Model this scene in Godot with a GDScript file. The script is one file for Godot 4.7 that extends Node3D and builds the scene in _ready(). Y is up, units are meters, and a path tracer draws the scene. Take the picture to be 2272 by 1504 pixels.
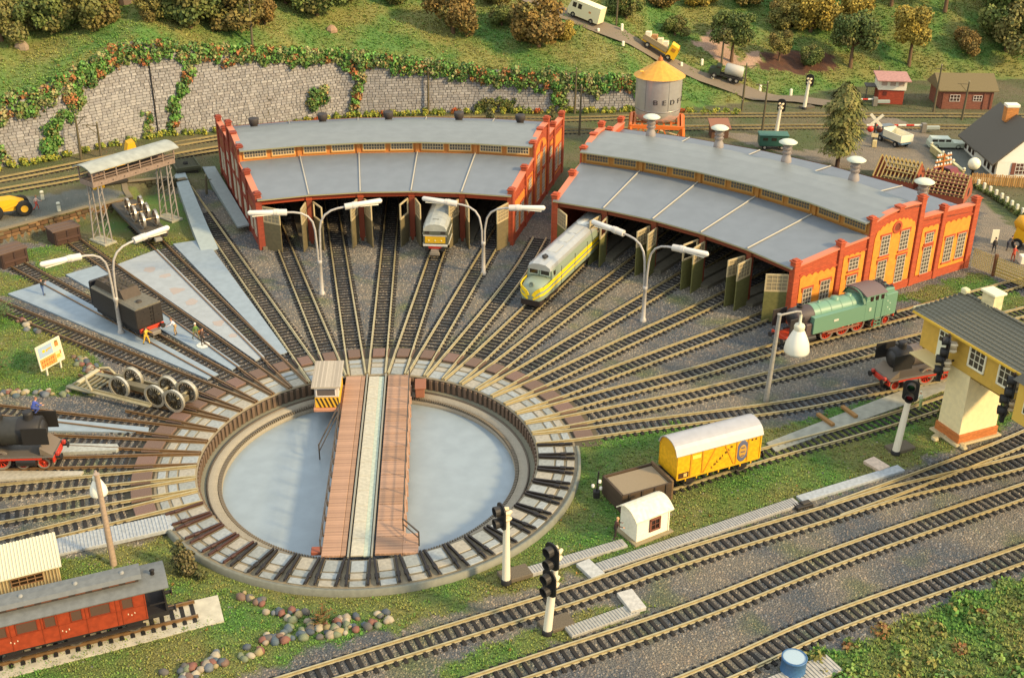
extends Node3D
# A model railway yard: turntable, two roundhouses, retaining wall and hillside.

const PHI0 := -0.0595719        # bearing of the turntable bridge
const STEP := 0.1308997         # 7.5 degrees between the radial tracks
var rng := RandomNumberGenerator.new()
var noise := FastNoiseLite.new()
var noise2 := FastNoiseLite.new()
var taken := {}
var mats := {}
var tex := {}

func _ready():
	rng.seed = 7
	setup_view()
	make_textures()
	build_ground()
	build_turntable()
	build_tracks()
	build_sheds()
	build_wall_and_hill()
	build_left_yard()
	build_rolling_stock()
	build_lamps_and_signals()
	build_right_side()
	build_front_details()
	build_people()

func setup_view():
	var cam := Camera3D.new(); cam.name = "camera"; add_child(cam)
	cam.position = Vector3(11.404, 51.277, 80.160)
	cam.rotation = Vector3(-0.47187, 0.0, 0.005774)
	cam.fov = 32.0126; cam.near = 0.5; cam.far = 1500.0
	cam.current = true
	var sky := Sky.new()
	var pm := ProceduralSkyMaterial.new()
	pm.sky_top_color = Color(0.84, 0.87, 0.90)
	pm.sky_horizon_color = Color(0.90, 0.90, 0.84)
	pm.sky_curve = 0.2
	pm.ground_bottom_color = Color(0.42, 0.40, 0.34)
	pm.ground_horizon_color = Color(0.62, 0.58, 0.50)
	pm.sun_angle_max = 0.0
	pm.sky_energy_multiplier = 1.05
	sky.sky_material = pm
	var env := Environment.new()
	env.background_mode = Environment.BG_SKY
	env.sky = sky
	env.tonemap_mode = Environment.TONE_MAPPER_LINEAR
	env.tonemap_exposure = 1.42
	env.sdfgi_enabled = true; env.ssao_enabled = true; env.ssil_enabled = true
	var we := WorldEnvironment.new(); we.name = "world_environment"; we.environment = env; add_child(we)
	var sun := DirectionalLight3D.new(); sun.name = "sun"; add_child(sun)
	sun.light_color = Color(1.0, 0.87, 0.66)
	sun.light_energy = 1.3
	sun.light_angular_distance = 6.0
	sun.shadow_enabled = true
	sun.look_at_from_position(Vector3(0.83, 0.52, 0.44) * 100.0, Vector3.ZERO)

# ---------------------------------------------------------------- materials
func make_textures():
	noise.noise_type = FastNoiseLite.TYPE_SIMPLEX_SMOOTH; noise.seed = 3; noise.frequency = 0.09; noise.fractal_octaves = 4
	noise2.noise_type = FastNoiseLite.TYPE_SIMPLEX_SMOOTH; noise2.seed = 11; noise2.frequency = 0.45; noise2.fractal_octaves = 3
	tex["grain"] = ntex(0.06, 5, 0.74, 1.0, false, 1.0)
	tex["stain"] = ntex(0.014, 5, 0.90, 1.0, false, 1.0)
	tex["faint"] = ntex(0.02, 4, 0.955, 1.0, false, 1.0)
	tex["fine"] = ntex(0.16, 3, 0.62, 1.0, false, 1.0)
	tex["bump"] = ntex(0.10, 4, 0.0, 1.0, true, 5.0)
	tex["plank"] = plank_texture(false)
	tex["plankx"] = plank_texture(true)
	tex["brick"] = brick_texture()

func ntex(freq: float, oct: int, lo: float, hi: float, as_normal: bool, bump: float) -> NoiseTexture2D:
	var n := FastNoiseLite.new(); n.noise_type = FastNoiseLite.TYPE_SIMPLEX_SMOOTH
	n.frequency = freq; n.fractal_octaves = oct; n.seed = int(freq * 1000.0) + oct
	var t := NoiseTexture2D.new(); t.width = 512; t.height = 512; t.seamless = true; t.noise = n
	if as_normal:
		t.as_normal_map = true; t.bump_strength = bump
	else:
		var g := Gradient.new(); g.set_color(0, Color(lo, lo, lo)); g.set_color(1, Color(hi, hi, hi))
		g.set_offset(0, 0.25); g.set_offset(1, 0.75)
		t.color_ramp = g
	return t

func plank_texture(turned: bool) -> ImageTexture:
	var im := Image.create(256, 256, false, Image.FORMAT_RGB8)
	var r := RandomNumberGenerator.new(); r.seed = 5
	for k in 16:
		var v := r.randf_range(0.82, 1.0)
		im.fill_rect(Rect2i(0, k * 16, 256, 16), Color(v, v * 0.985, v * 0.96))
		im.fill_rect(Rect2i(0, k * 16, 256, 1), Color(0.6, 0.56, 0.52))
		for j in 40:
			var w := v * r.randf_range(0.88, 1.03)
			im.fill_rect(Rect2i(r.randi_range(0, 230), k * 16 + r.randi_range(2, 14), r.randi_range(8, 40), 1), Color(w, w * 0.98, w * 0.95))
	if turned: im.rotate_90(CLOCKWISE)
	im.generate_mipmaps()
	return ImageTexture.create_from_image(im)

func brick_texture() -> ImageTexture:
	var im := Image.create(256, 256, false, Image.FORMAT_RGB8)
	im.fill(Color(0.80, 0.78, 0.74))
	var r := RandomNumberGenerator.new(); r.seed = 8
	for row in 16:
		for c in 9:
			var v := r.randf_range(0.86, 1.0)
			im.fill_rect(Rect2i(c * 32 - (16 if row % 2 else 0), row * 16, 30, 14), Color(v, v, v))
	im.generate_mipmaps()
	return ImageTexture.create_from_image(im)

# a material: sRGB colour, roughness, metal, surface pattern and its scale in repeats per metre
func mt(hex: String, rough := 0.8, metal := 0.0, pat := "", sc := 0.3) -> StandardMaterial3D:
	var key := "%s_%s_%s_%s_%s" % [hex, rough, metal, pat, sc]
	if mats.has(key): return mats[key]
	var m := StandardMaterial3D.new()
	m.albedo_color = Color.html(hex)
	m.roughness = rough; m.metallic = metal
	if pat != "":
		m.albedo_texture = tex[pat]
		m.uv1_triplanar = true
		m.uv1_scale = Vector3(sc, sc, sc)
	mats[key] = m
	return m

func vmat(rough := 0.9, pat := "", sc := 0.5, bump := false, back := 0.0) -> StandardMaterial3D:
	var key := "v_%s_%s_%s_%s_%s" % [rough, pat, sc, bump, back]
	if mats.has(key): return mats[key]
	var m := StandardMaterial3D.new()
	m.vertex_color_use_as_albedo = true
	m.roughness = rough
	if pat != "":
		m.albedo_texture = tex[pat]; m.uv1_triplanar = true; m.uv1_world_triplanar = true; m.uv1_scale = Vector3(sc, sc, sc)
	if bump:
		m.normal_enabled = true; m.normal_texture = tex["bump"]; m.normal_scale = 0.8
	if back > 0.0:
		m.backlight_enabled = true; m.backlight = Color(back, back, back * 0.5)
	mats[key] = m
	return m

# ---------------------------------------------------------------- naming
func numbered(called: String, parent: Node) -> String:
	var key := "%d/%s" % [parent.get_instance_id(), called]
	var n: int = taken.get(key, -1) + 1
	taken[key] = n
	return called if n == 0 else "%s_%03d" % [called, n]

func tag(o: Node, label := "", category := "", group := "", kind := "") -> Node:
	if label != "": o.set_meta("label", label)
	if category != "": o.set_meta("category", category)
	if group != "": o.set_meta("group", group)
	if kind != "": o.set_meta("kind", kind)
	return o

func thing(called: String, label: String, category: String, at := Vector3.ZERO, turn := 0.0, group := "") -> Node3D:
	var o := Node3D.new(); o.name = numbered(called, self); add_child(o, true)
	o.position = at; o.rotation.y = turn
	tag(o, label, category, group)
	return o

func put(called: String, st: SurfaceTool, m: Material, parent: Node = self, at := Vector3.ZERO) -> MeshInstance3D:
	st.generate_normals()
	st.set_material(m)
	var o := MeshInstance3D.new(); o.mesh = st.commit()
	o.name = numbered(called, parent); parent.add_child(o, true); o.position = at
	return o

func inst(called: String, mesh: Mesh, parent: Node, tr: Transform3D, m: Material = null) -> MeshInstance3D:
	var o := MeshInstance3D.new(); o.mesh = mesh
	if m: o.material_override = m
	o.name = numbered(called, parent); parent.add_child(o, true); o.transform = tr
	return o

func mesh_of(st: SurfaceTool, m: Material) -> ArrayMesh:
	st.generate_normals(); st.set_material(m)
	return st.commit()

func dup(o: Node3D, at: Vector3, turn := 0.0, label := "", group := "") -> Node3D:
	var c: Node3D = o.duplicate()
	var base := String(o.name)
	if base.length() > 4 and base.right(3).is_valid_int(): base = base.left(base.length() - 4)
	c.name = numbered(base, self); add_child(c, true)
	c.position = at; c.rotation.y = turn
	if label != "": c.set_meta("label", label)
	if group != "": c.set_meta("group", group)
	return c

# ---------------------------------------------------------------- shapes
func S() -> SurfaceTool:
	var st := SurfaceTool.new(); st.begin(Mesh.PRIMITIVE_TRIANGLES); st.set_smooth_group(-1)
	return st

var mirror := false
func tri(st: SurfaceTool, a: Vector3, b: Vector3, c: Vector3):
	st.add_vertex(a)
	if mirror:
		st.add_vertex(b); st.add_vertex(c)
	else:
		st.add_vertex(c); st.add_vertex(b)

func quad(st: SurfaceTool, a: Vector3, b: Vector3, c: Vector3, d: Vector3):
	tri(st, a, b, c); tri(st, a, c, d)

func quad_out(st: SurfaceTool, a: Vector3, b: Vector3, c: Vector3, d: Vector3, mid: Vector3):
	var n := (b - a).cross(c - a)
	if n.length_squared() < 1e-12: n = (c - a).cross(d - a)
	if n.dot((a + b + c + d) * 0.25 - mid) >= 0.0: quad(st, a, b, c, d)
	else: quad(st, d, c, b, a)

func tri_out(st: SurfaceTool, a: Vector3, b: Vector3, c: Vector3, mid: Vector3):
	if (b - a).cross(c - a).dot((a + b + c) / 3.0 - mid) >= 0.0: tri(st, a, b, c)
	else: tri(st, a, c, b)

# box of size s round c, with chamfered edges when ch > 0
func bx(st: SurfaceTool, c: Vector3, s: Vector3, ch := 0.0, tr := Transform3D.IDENTITY):
	var h := s * 0.5
	var mid := tr * c
	if ch <= 0.0:
		var p := []
		for i in 8:
			p.append(tr * (c + Vector3(h.x * (1 if i & 1 else -1), h.y * (1 if i & 2 else -1), h.z * (1 if i & 4 else -1))))
		for f in [[0, 1, 3, 2], [4, 5, 7, 6], [0, 1, 5, 4], [2, 3, 7, 6], [0, 2, 6, 4], [1, 3, 7, 5]]:
			quad_out(st, p[f[0]], p[f[1]], p[f[2]], p[f[3]], mid)
		return
	ch = minf(ch, minf(h.x, minf(h.y, h.z)) * 0.95)
	var q := {}
	for i in 8:
		for ax in 3:
			var v := Vector3(h.x * (1 if i & 1 else -1), h.y * (1 if i & 2 else -1), h.z * (1 if i & 4 else -1))
			for k in 3:
				if k != ax: v[k] -= ch * signf(v[k])
			q[i * 3 + ax] = tr * (c + v)
	for ax in 3:
		var b0 := 1 << ax; var b1 := 1 << ((ax + 1) % 3); var b2 := 1 << ((ax + 2) % 3)
		for s0 in [0, b0]:
			quad_out(st, q[s0 * 3 + ax], q[(s0 | b1) * 3 + ax], q[(s0 | b1 | b2) * 3 + ax], q[(s0 | b2) * 3 + ax], mid)
		# edges along ax, between the faces of the two other axes
		var a1 := (ax + 1) % 3; var a2 := (ax + 2) % 3
		for s1 in [0, b1]:
			for s2 in [0, b2]:
				var lo: int = s1 | s2; var hi: int = lo | b0
				quad_out(st, q[lo * 3 + a1], q[hi * 3 + a1], q[hi * 3 + a2], q[lo * 3 + a2], mid)
	for i in 8:
		tri_out(st, q[i * 3], q[i * 3 + 1], q[i * 3 + 2], mid)

func bar(st: SurfaceTool, a: Vector3, b: Vector3, w: float, h: float, up := Vector3.UP):
	var d := b - a
	var z := d.normalized()
	var x := up.cross(z)
	if x.length() < 0.01: x = Vector3.RIGHT.cross(z)
	x = x.normalized()
	var y := z.cross(x)
	bx(st, Vector3(0, 0, d.length() * 0.5), Vector3(w, h, d.length()), 0.0, Transform3D(Basis(x, y, z), a))

func tube(st: SurfaceTool, pts: Array, rad, sides := 6, caps := true):
	var n := pts.size()
	var rings := []
	var up := Vector3.UP
	var prev_x := Vector3.ZERO
	for i in n:
		var d: Vector3 = (pts[mini(i + 1, n - 1)] - pts[maxi(i - 1, 0)]).normalized()
		var x: Vector3
		if prev_x == Vector3.ZERO:
			x = up.cross(d)
			if x.length() < 0.05: x = Vector3.RIGHT.cross(d)
		else: x = prev_x - d * prev_x.dot(d)
		x = x.normalized(); prev_x = x
		var y := d.cross(x)
		var r: float = rad[i] if rad is Array else rad
		var ring := []
		for k in sides:
			var a := TAU * k / sides
			ring.append(pts[i] + (x * cos(a) + y * sin(a)) * r)
		rings.append(ring)
	st.set_smooth_group(0)
	for i in n - 1:
		for k in sides:
			var k2 := (k + 1) % sides
			quad(st, rings[i][k], rings[i][k2], rings[i + 1][k2], rings[i + 1][k])
	st.set_smooth_group(-1)
	if caps:
		for k in range(1, sides - 1):
			tri(st, rings[0][0], rings[0][k + 1], rings[0][k])
			tri(st, rings[n - 1][0], rings[n - 1][k], rings[n - 1][k + 1])

# profile of (radius, height) turned round the y axis
func lathe(st: SurfaceTool, prof: Array, sides := 16, tr := Transform3D.IDENTITY, smooth := true):
	if smooth: st.set_smooth_group(1)
	for i in prof.size() - 1:
		var p: Vector2 = prof[i]; var q: Vector2 = prof[i + 1]
		for k in sides:
			var a0 := TAU * k / sides; var a1 := TAU * (k + 1) / sides
			var v0 := tr * Vector3(p.x * cos(a0), p.y, -p.x * sin(a0)); var v1 := tr * Vector3(p.x * cos(a1), p.y, -p.x * sin(a1))
			var v2 := tr * Vector3(q.x * cos(a1), q.y, -q.x * sin(a1)); var v3 := tr * Vector3(q.x * cos(a0), q.y, -q.x * sin(a0))
			if p.x > 0.0001: tri(st, v0, v1, v2)
			if q.x > 0.0001: tri(st, v0, v2, v3)
			if p.x <= 0.0001 and q.x > 0.0001: pass
	st.set_smooth_group(-1)

# outline in x,y pushed along z from z0 to z1
func prism(st: SurfaceTool, poly: Array, z0: float, z1: float, tr := Transform3D.IDENTITY):
	var pa := PackedVector2Array(poly)
	if not Geometry2D.is_polygon_clockwise(pa): pass
	else: pa.reverse()
	var n := pa.size()
	var idx := Geometry2D.triangulate_polygon(pa)
	mirror = tr.basis.determinant() < 0.0
	for i in range(0, idx.size(), 3):
		var a := pa[idx[i]]; var b := pa[idx[i + 1]]; var c := pa[idx[i + 2]]
		if (b - a).cross(c - a) < 0.0:
			var t := b; b = c; c = t
		tri(st, tr * Vector3(a.x, a.y, z1), tr * Vector3(b.x, b.y, z1), tr * Vector3(c.x, c.y, z1))
		tri(st, tr * Vector3(a.x, a.y, z0), tr * Vector3(c.x, c.y, z0), tr * Vector3(b.x, b.y, z0))
	for i in n:
		var a := pa[i]; var b := pa[(i + 1) % n]
		quad(st, tr * Vector3(a.x, a.y, z0), tr * Vector3(b.x, b.y, z0), tr * Vector3(b.x, b.y, z1), tr * Vector3(a.x, a.y, z1))
	mirror = false

# outline in x,z raised from y0 to y1
func slab(st: SurfaceTool, poly: Array, y0: float, y1: float, tr := Transform3D.IDENTITY):
	var flat := []
	for p in poly: flat.append(Vector2(p.x, -p.y))
	prism(st, flat, y0, y1, tr * Transform3D(Basis(Vector3.RIGHT, Vector3(0, 0, -1), Vector3.UP), Vector3.ZERO))

# closed outline (side, height) carried along a path
func sweep(st: SurfaceTool, prof: Array, path: Array, closed_ends := true):
	var n := path.size(); var m := prof.size()
	var rings := []
	for i in n:
		var d: Vector3 = path[mini(i + 1, n - 1)] - path[maxi(i - 1, 0)]
		var dh := Vector3(d.x, 0, d.z).normalized()
		var side := Vector3(-dh.z, 0, dh.x)
		var ring := []
		for q in prof: ring.append(path[i] + side * q.x + Vector3.UP * q.y)
		rings.append(ring)
	for i in n - 1:
		for k in m:
			var k2 := (k + 1) % m
			quad(st, rings[i][k], rings[i + 1][k], rings[i + 1][k2], rings[i][k2])
	if closed_ends:
		for e in [0, n - 1]:
			for k in range(1, m - 1):
				if e == 0: tri(st, rings[e][0], rings[e][k], rings[e][k + 1])
				else: tri(st, rings[e][0], rings[e][k + 1], rings[e][k])

func P(r: float, k: float, y: float) -> Vector3:
	var a := PHI0 + STEP * k
	return Vector3(r * sin(a), y, -r * cos(a))

func yaw_of(d: Vector3) -> float:
	return atan2(-d.z, d.x)

func lerp_table(x: float, xs: Array, ys: Array) -> float:
	if x <= xs[0]: return ys[0]
	for i in range(1, xs.size()):
		if x <= xs[i]: return lerpf(ys[i - 1], ys[i], (x - xs[i - 1]) / (xs[i] - xs[i - 1]))
	return ys[ys.size() - 1]

# ---------------------------------------------------------------- ground
const WX := [-80.0, -62.0, -54.1, -49.0, -39.9, -32.3, -14.6, 5.0, 20.0, 29.3, 36.0, 45.0, 60.0, 75.0, 120.0]
const WZ := [-50.0, -60.0, -66.3, -69.5, -78.8, -83.8, -95.2, -98.0, -98.3, -99.3, -100.5, -103.0, -110.0, -118.0, -122.0]
const HX := [-80.0, -54.1, -49.0, -39.9, -32.3, -14.6, 5.0, 20.0, 29.3, 36.0, 42.0, 120.0]
const HY := [8.2, 9.2, 10.4, 14.3, 12.2, 9.0, 6.0, 4.8, 4.2, 1.2, -0.3, -0.3]
const SX := [-80.0, -20.0, 20.0, 45.0, 60.0, 75.0, 120.0]
const SY := [0.32, 0.32, 0.3, 0.3, 0.36, 0.6, 0.6]
const ZX := [-60.0, -50.0, -46.2, -38.9, -35.2, -35.1, -32.0, -24.0]
const ZZ := [-30.0, -40.0, -43.7, -51.4, -55.1, -60.5, -62.0, -65.0]

func wall_z(x: float) -> float: return lerp_table(x, WX, WZ)

func base_h(x: float, z: float) -> float:
	var w := wall_z(x)
	if z < w - (1.3 if x < 34.0 else 0.0):
		return lerp_table(x, HX, HY) + lerp_table(x, SX, SY) * (w - z)
	if x < -24.0 and z < lerp_table(x, ZX, ZZ):
		return -0.3 + 1.6 * clampf((-24.0 - x) / 14.0, 0.0, 1.0)
	var r := sqrt(x * x + z * z)
	if r < 24.0:
		var k := (atan2(x, -z) - PHI0) / STEP
		if k > 11.9 or k < -16.0:
			return -0.3 - 0.35 * clampf((22.0 - r) / 4.0, 0.0, 1.0)
	return -0.3

func ground_h(x: float, z: float) -> float:
	var h := base_h(x, z)
	if z < wall_z(x) - 1.3:
		h += noise.get_noise_2d(x * 1.6, z * 1.6) * 0.55
	else:
		h += noise2.get_noise_2d(x, z) * 0.05
	return h

func poly(a: Array) -> PackedVector2Array:
	var o := PackedVector2Array()
	for i in range(0, a.size(), 2): o.append(Vector2(a[i], a[i + 1]))
	return o

var zones := []
func make_zones():
	zones = [
		["grass", poly([-23.4, 16.0, -20.1, 13.9, -13.2, 10.5, -12.5, 8.0, 1.6, 11.1, 13.7, 5.4, 17.0, -2.1, 25.3, -5.7, 32.8, -4.7, 44.1, -10.2, 59.1, -17.1, 55.2, -6.8, 41.8, 1.6, 23.9, 11.2, 0.7, 21.8, -4.4, 24.6, -12.0, 30.0, -34.0, 32.0, -34.0, 20.0])],
		["grass", poly([6.6, 24.4, 11.9, 20.9, 16.4, 18.6, 20.4, 17.6, 21.5, 18.3, 14.8, 21.9, 8.0, 25.6])],
		["lush", poly([26.0, 26.2, 30.2, 22.9, 33.7, 21.4, 38.7, 18.7, 44.5, 15.8, 52.2, 12.4, 60.0, 20.0, 40.1, 32.7])],
		["grass", poly([-45.9, -29.0, -36.8, -25.4, -29.4, -19.2, -25.4, -13.9, -25.8, -9.4, -33.4, -9.7, -44.0, -12.0])],
		["grass", poly([-50.7, -38.4, -43.8, -36.4, -37.9, -33.6, -40.6, -30.5, -47.5, -26.4])],
		["grass", poly([-44.2, -41.9, -39.6, -44.1, -34.1, -38.4, -37.8, -33.9])],
		["grass", poly([-36.7, -41.5, -37.3, -58.8, -31.0, -60.6, -25.6, -49.9, -24.5, -45.0, -28.5, -42.7, -31.8, -38.4])],
		["grass", poly([49.9, -30.3, 61.7, -37.5, 64.7, -31.6, 75.0, -20.0, 60.5, -20.8, 54.1, -29.3])],
		["path", poly([39.3, -88.6, 48.2, -86.6, 50.6, -79.3, 58.8, -81.5, 63.4, -86.9, 64.7, -95.6, 69.9, -95.7, 72.0, -87.1, 75.8, -80.8, 69.4, -78.7, 69.4, -63.9, 71.2, -48.6, 69.0, -30.0, 61.8, -38.6, 68.9, -55.9, 63.2, -60.5, 60.3, -70.8, 55.3, -72.6, 47.0, -80.3])],
		["lot", poly([69.4, -82.8, 75.8, -82.9, 76.0, -67.5, 71.8, -67.4])],
		["lot", poly([-60.1, -47.5, -40.8, -58.4, -35.4, -56.9, -38.8, -51.4, -46.2, -43.5, -58.0, -33.0])],
		["sand", poly([42.1, -120.0, 45.1, -125.1, 46.9, -124.7, 48.3, -119.5, 48.9, -114.0, 46.0, -113.7])],
		["sand", poly([48.7, -114.2, 50.4, -118.6, 53.4, -120.5, 52.4, -116.3, 50.6, -114.3])],
		["earth", poly([52.2, -114.7, 53.6, -119.5, 59.0, -121.3, 65.8, -120.6, 65.9, -117.9, 59.3, -114.7])],
	]

func zone_at(x: float, z: float) -> String:
	var j := noise2.get_noise_2d(x * 0.7 + 40.0, z * 0.7) * 0.9
	var q := Vector2(x + j, z + noise2.get_noise_2d(x * 0.7, z * 0.7 - 70.0) * 0.9)
	for i in range(zones.size() - 1, -1, -1):
		if Geometry2D.is_point_in_polygon(q, zones[i][1]): return zones[i][0]
	if q.y < wall_z(q.x) + 0.6: return "hill"
	if q.y < -62.0 and q.y > wall_z(q.x): return "meadow"
	if q.x < -32.0 and q.y < -44.0: return "meadow"
	if q.x > 70.0 and q.y < -40.0: return "meadow"
	return "gravel"

func mixc(a: Color, b: Color, t: float) -> Color: return a.lerp(b, clampf(t, 0.0, 1.0))

func zone_colour(zn: String, x: float, z: float) -> Color:
	var n := noise.get_noise_2d(x, z) * 0.9
	var f := noise2.get_noise_2d(x * 1.7, z * 1.7)
	match zn:
		"gravel":
			var c := mixc(Color(0.215, 0.196, 0.155), Color(0.105, 0.118, 0.128), 0.45 + n * 2.4)
			c = mixc(c, Color(0.30, 0.225, 0.16), f * 0.8 - 0.05)
			c = mixc(c, Color(0.12, 0.15, 0.055), noise2.get_noise_2d(x * 0.35, z * 0.35 + 90.0) * 1.6 - 0.28)
			return c
		"grass", "lush":
			var c := mixc(Color(0.225, 0.225, 0.060), Color(0.100, 0.225, 0.038), 0.45 + n * 1.5 + f * 0.5)
			return mixc(c, Color(0.20, 0.13, 0.045), f * 1.1 - 0.25 - n * 0.3)
		"meadow":
			var c := mixc(Color(0.20, 0.17, 0.085), Color(0.105, 0.145, 0.04), 0.42 + n * 1.2)
			return c
		"path": return mixc(Color(0.36, 0.29, 0.20), Color(0.27, 0.23, 0.17), 0.5 + f)
		"lot": return mixc(Color(0.235, 0.235, 0.19), Color(0.17, 0.18, 0.145), 0.5 + n + f * 0.5)
		"sand": return mixc(Color(0.68, 0.44, 0.30), Color(0.55, 0.36, 0.24), 0.5 + f)
		"earth": return mixc(Color(0.17, 0.07, 0.035), Color(0.10, 0.05, 0.03), 0.5 + f)
		_:
			var c := mixc(Color(0.300, 0.300, 0.085), Color(0.130, 0.270, 0.055), 0.45 + n * 1.7)
			return mixc(c, Color(0.26, 0.18, 0.06), f * 0.9 - 0.2)

func build_ground():
	make_zones()
	var x0 := -68.0; var z0 := -152.0; var d := 0.6
	var nx := 300; var nz := 312
	var pos := PackedVector3Array(); var col := PackedColorArray()
	for j in nz + 1:
		for i in nx + 1:
			var x := x0 + i * d; var z := z0 + j * d
			pos.append(Vector3(x, ground_h(x, z), z))
			col.append(zone_colour(zone_at(x, z), x, z))
	var ix := PackedInt32Array()
	for j in nz:
		for i in nx:
			var cx := x0 + (i + 0.5) * d; var cz := z0 + (j + 0.5) * d
			if cx * cx + cz * cz < 16.35 * 16.35: continue
			var a := j * (nx + 1) + i
			ix.append_array(PackedInt32Array([a, a + 1, a + nx + 2, a, a + nx + 2, a + nx + 1]))
	var st := SurfaceTool.new(); st.begin(Mesh.PRIMITIVE_TRIANGLES); st.set_smooth_group(0)
	for i in pos.size():
		st.set_color(col[i]); st.add_vertex(pos[i])
	for i in ix: st.add_index(i)
	var g := put("ground", st, vmat(0.95, "fine", 0.09, true))
	tag(g, "model yard ground with grey ballast and patches of grass, rising to the wooded hill behind", "ground", "", "structure")
	var b := S()
	bx(b, Vector3(-334, -1.6, -150), Vector3(531, 1.4, 900))
	bx(b, Vector3(372, -1.6, -150), Vector3(519, 1.4, 900))
	bx(b, Vector3(22, -1.6, 168), Vector3(180.8, 1.4, 264))
	bx(b, Vector3(22, -1.6, -376.5), Vector3(180.8, 1.4, 447))
	var t := put("terrain", b, mt("6d6a3c", 0.95, 0.0, "grain", 0.2)); tag(t, "rough grassy land stretching away beyond the yard", "ground", "", "structure")
	scatter_gravel(); scatter_grass()

func scatter(called: String, mesh: Mesh, xf: Array, cols: Array, m: Material, label: String, cat: String):
	var mm := MultiMesh.new(); mm.transform_format = MultiMesh.TRANSFORM_3D; mm.use_colors = true
	mm.mesh = mesh; mm.instance_count = xf.size()
	for i in xf.size():
		mm.set_instance_transform(i, xf[i]); mm.set_instance_color(i, cols[i])
	var o := MultiMeshInstance3D.new(); o.multimesh = mm; o.material_override = m
	o.name = numbered(called, self); add_child(o, true)
	tag(o, label, cat, "", "stuff")

func chip_mesh() -> ArrayMesh:
	var st := S()
	var p := [Vector3(0.5, 0.05, 0.1), Vector3(-0.1, 0.0, 0.45), Vector3(-0.45, 0.08, -0.1), Vector3(0.1, 0.02, -0.4), Vector3(0.02, 0.42, 0.03)]
	for k in 4: tri(st, p[k], p[(k + 3) % 4], p[4])
	return mesh_of(st, vmat(0.95))

func tuft_mesh() -> ArrayMesh:
	var st := S()
	for k in 4:
		var a := TAU * k / 4.0 + 0.4 * k
		var o := Vector3(cos(a), 0, sin(a))
		var s := Vector3(-o.z, 0, o.x)
		tri(st, o * 0.12 - s * 0.28, o * 0.12 + s * 0.28, o * 0.55 + Vector3(0, 0.75 + 0.2 * (k % 2), 0))
	return mesh_of(st, vmat(0.95))

func scatter_gravel():
	var xf := []; var cols := []
	var n := 0
	while n < 260000:
		n += 1
		var x := rng.randf_range(-46, 66); var z := rng.randf_range(-66, 33)
		var r := sqrt(x * x + z * z)
		if r < 18.9: continue
		# fewer where the picture shows little of it
		if zone_at(x, z) != "gravel" and rng.randf() > 0.03: continue
		var s := rng.randf_range(0.10, 0.25)
		var b := Basis(Vector3.UP, rng.randf() * TAU).scaled(Vector3(s, s * rng.randf_range(0.6, 1.1), s))
		xf.append(Transform3D(b, Vector3(x, ground_h(x, z) - 0.01, z)))
		var c := zone_colour("gravel", x, z)
		var v := rng.randf_range(0.6, 1.35)
		if rng.randf() < 0.05: v = 1.8
		c = mixc(Color(c.r * v, c.g * v, c.b * v), Color(0.33, 0.24, 0.15), rng.randf() * 0.35)
		cols.append(c)
	scatter("ballast", chip_mesh(), xf, cols, vmat(0.95), "loose grey and tan ballast chips between the tracks", "gravel")

func scatter_grass():
	var xf := []; var cols := []
	var n := 0
	while n < 380000:
		n += 1
		var x: float; var z: float
		if n < 230000:
			x = rng.randf_range(-46, 66); z = rng.randf_range(-46, 33)
			if x * x + z * z < 17.15 * 17.15: continue
		else:
			x = rng.randf_range(-62, 104); z = rng.randf_range(-140, -60)
		var zn := zone_at(x, z)
		if zn == "gravel" or zn == "path" or zn == "lot" or zn == "sand" or zn == "earth": continue
		if zn == "hill" and z > wall_z(x) - 0.2: continue
		if zn == "meadow" and rng.randf() < 0.45: continue
		var s := rng.randf_range(0.13, 0.28)
		if zn == "hill": s *= 1.7
		if zn == "lush": s *= 1.5
		if zn == "meadow": s *= 0.8
		var b := Basis(Vector3.UP, rng.randf() * TAU).scaled(Vector3(s, s * rng.randf_range(0.35, 0.8), s))
		xf.append(Transform3D(b, Vector3(x, ground_h(x, z) - 0.02, z)))
		var c := zone_colour(zn, x, z)
		var v := rng.randf_range(0.7, 1.35)
		c = Color(c.r * v, c.g * v, c.b * v)
		var t := rng.randf()
		if t < 0.10: c = mixc(c, Color(0.10, 0.30, 0.04), 0.5)
		elif t < 0.16: c = mixc(c, Color(0.34, 0.29, 0.09), 0.4)
		elif t < 0.166: c = mixc(c, Color(0.40, 0.10, 0.03), 0.55)
		cols.append(c)
	scatter("grass", tuft_mesh(), xf, cols, vmat(0.95, "", 0.5, false, 0.15), "short scatter grass in mixed green and straw tones", "grass")

# ---------------------------------------------------------------- turntable
func arc_strip(st: SurfaceTool, r0: float, y0: float, r1: float, y1: float, k0: float, k1: float, n: int, smooth := true):
	if smooth: st.set_smooth_group(2)
	for i in n:
		var a := lerpf(k0, k1, float(i) / n); var b := lerpf(k0, k1, float(i + 1) / n)
		quad(st, P(r0, a, y0), P(r0, b, y0), P(r1, b, y1), P(r1, a, y1))
	st.set_smooth_group(-1)

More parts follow.
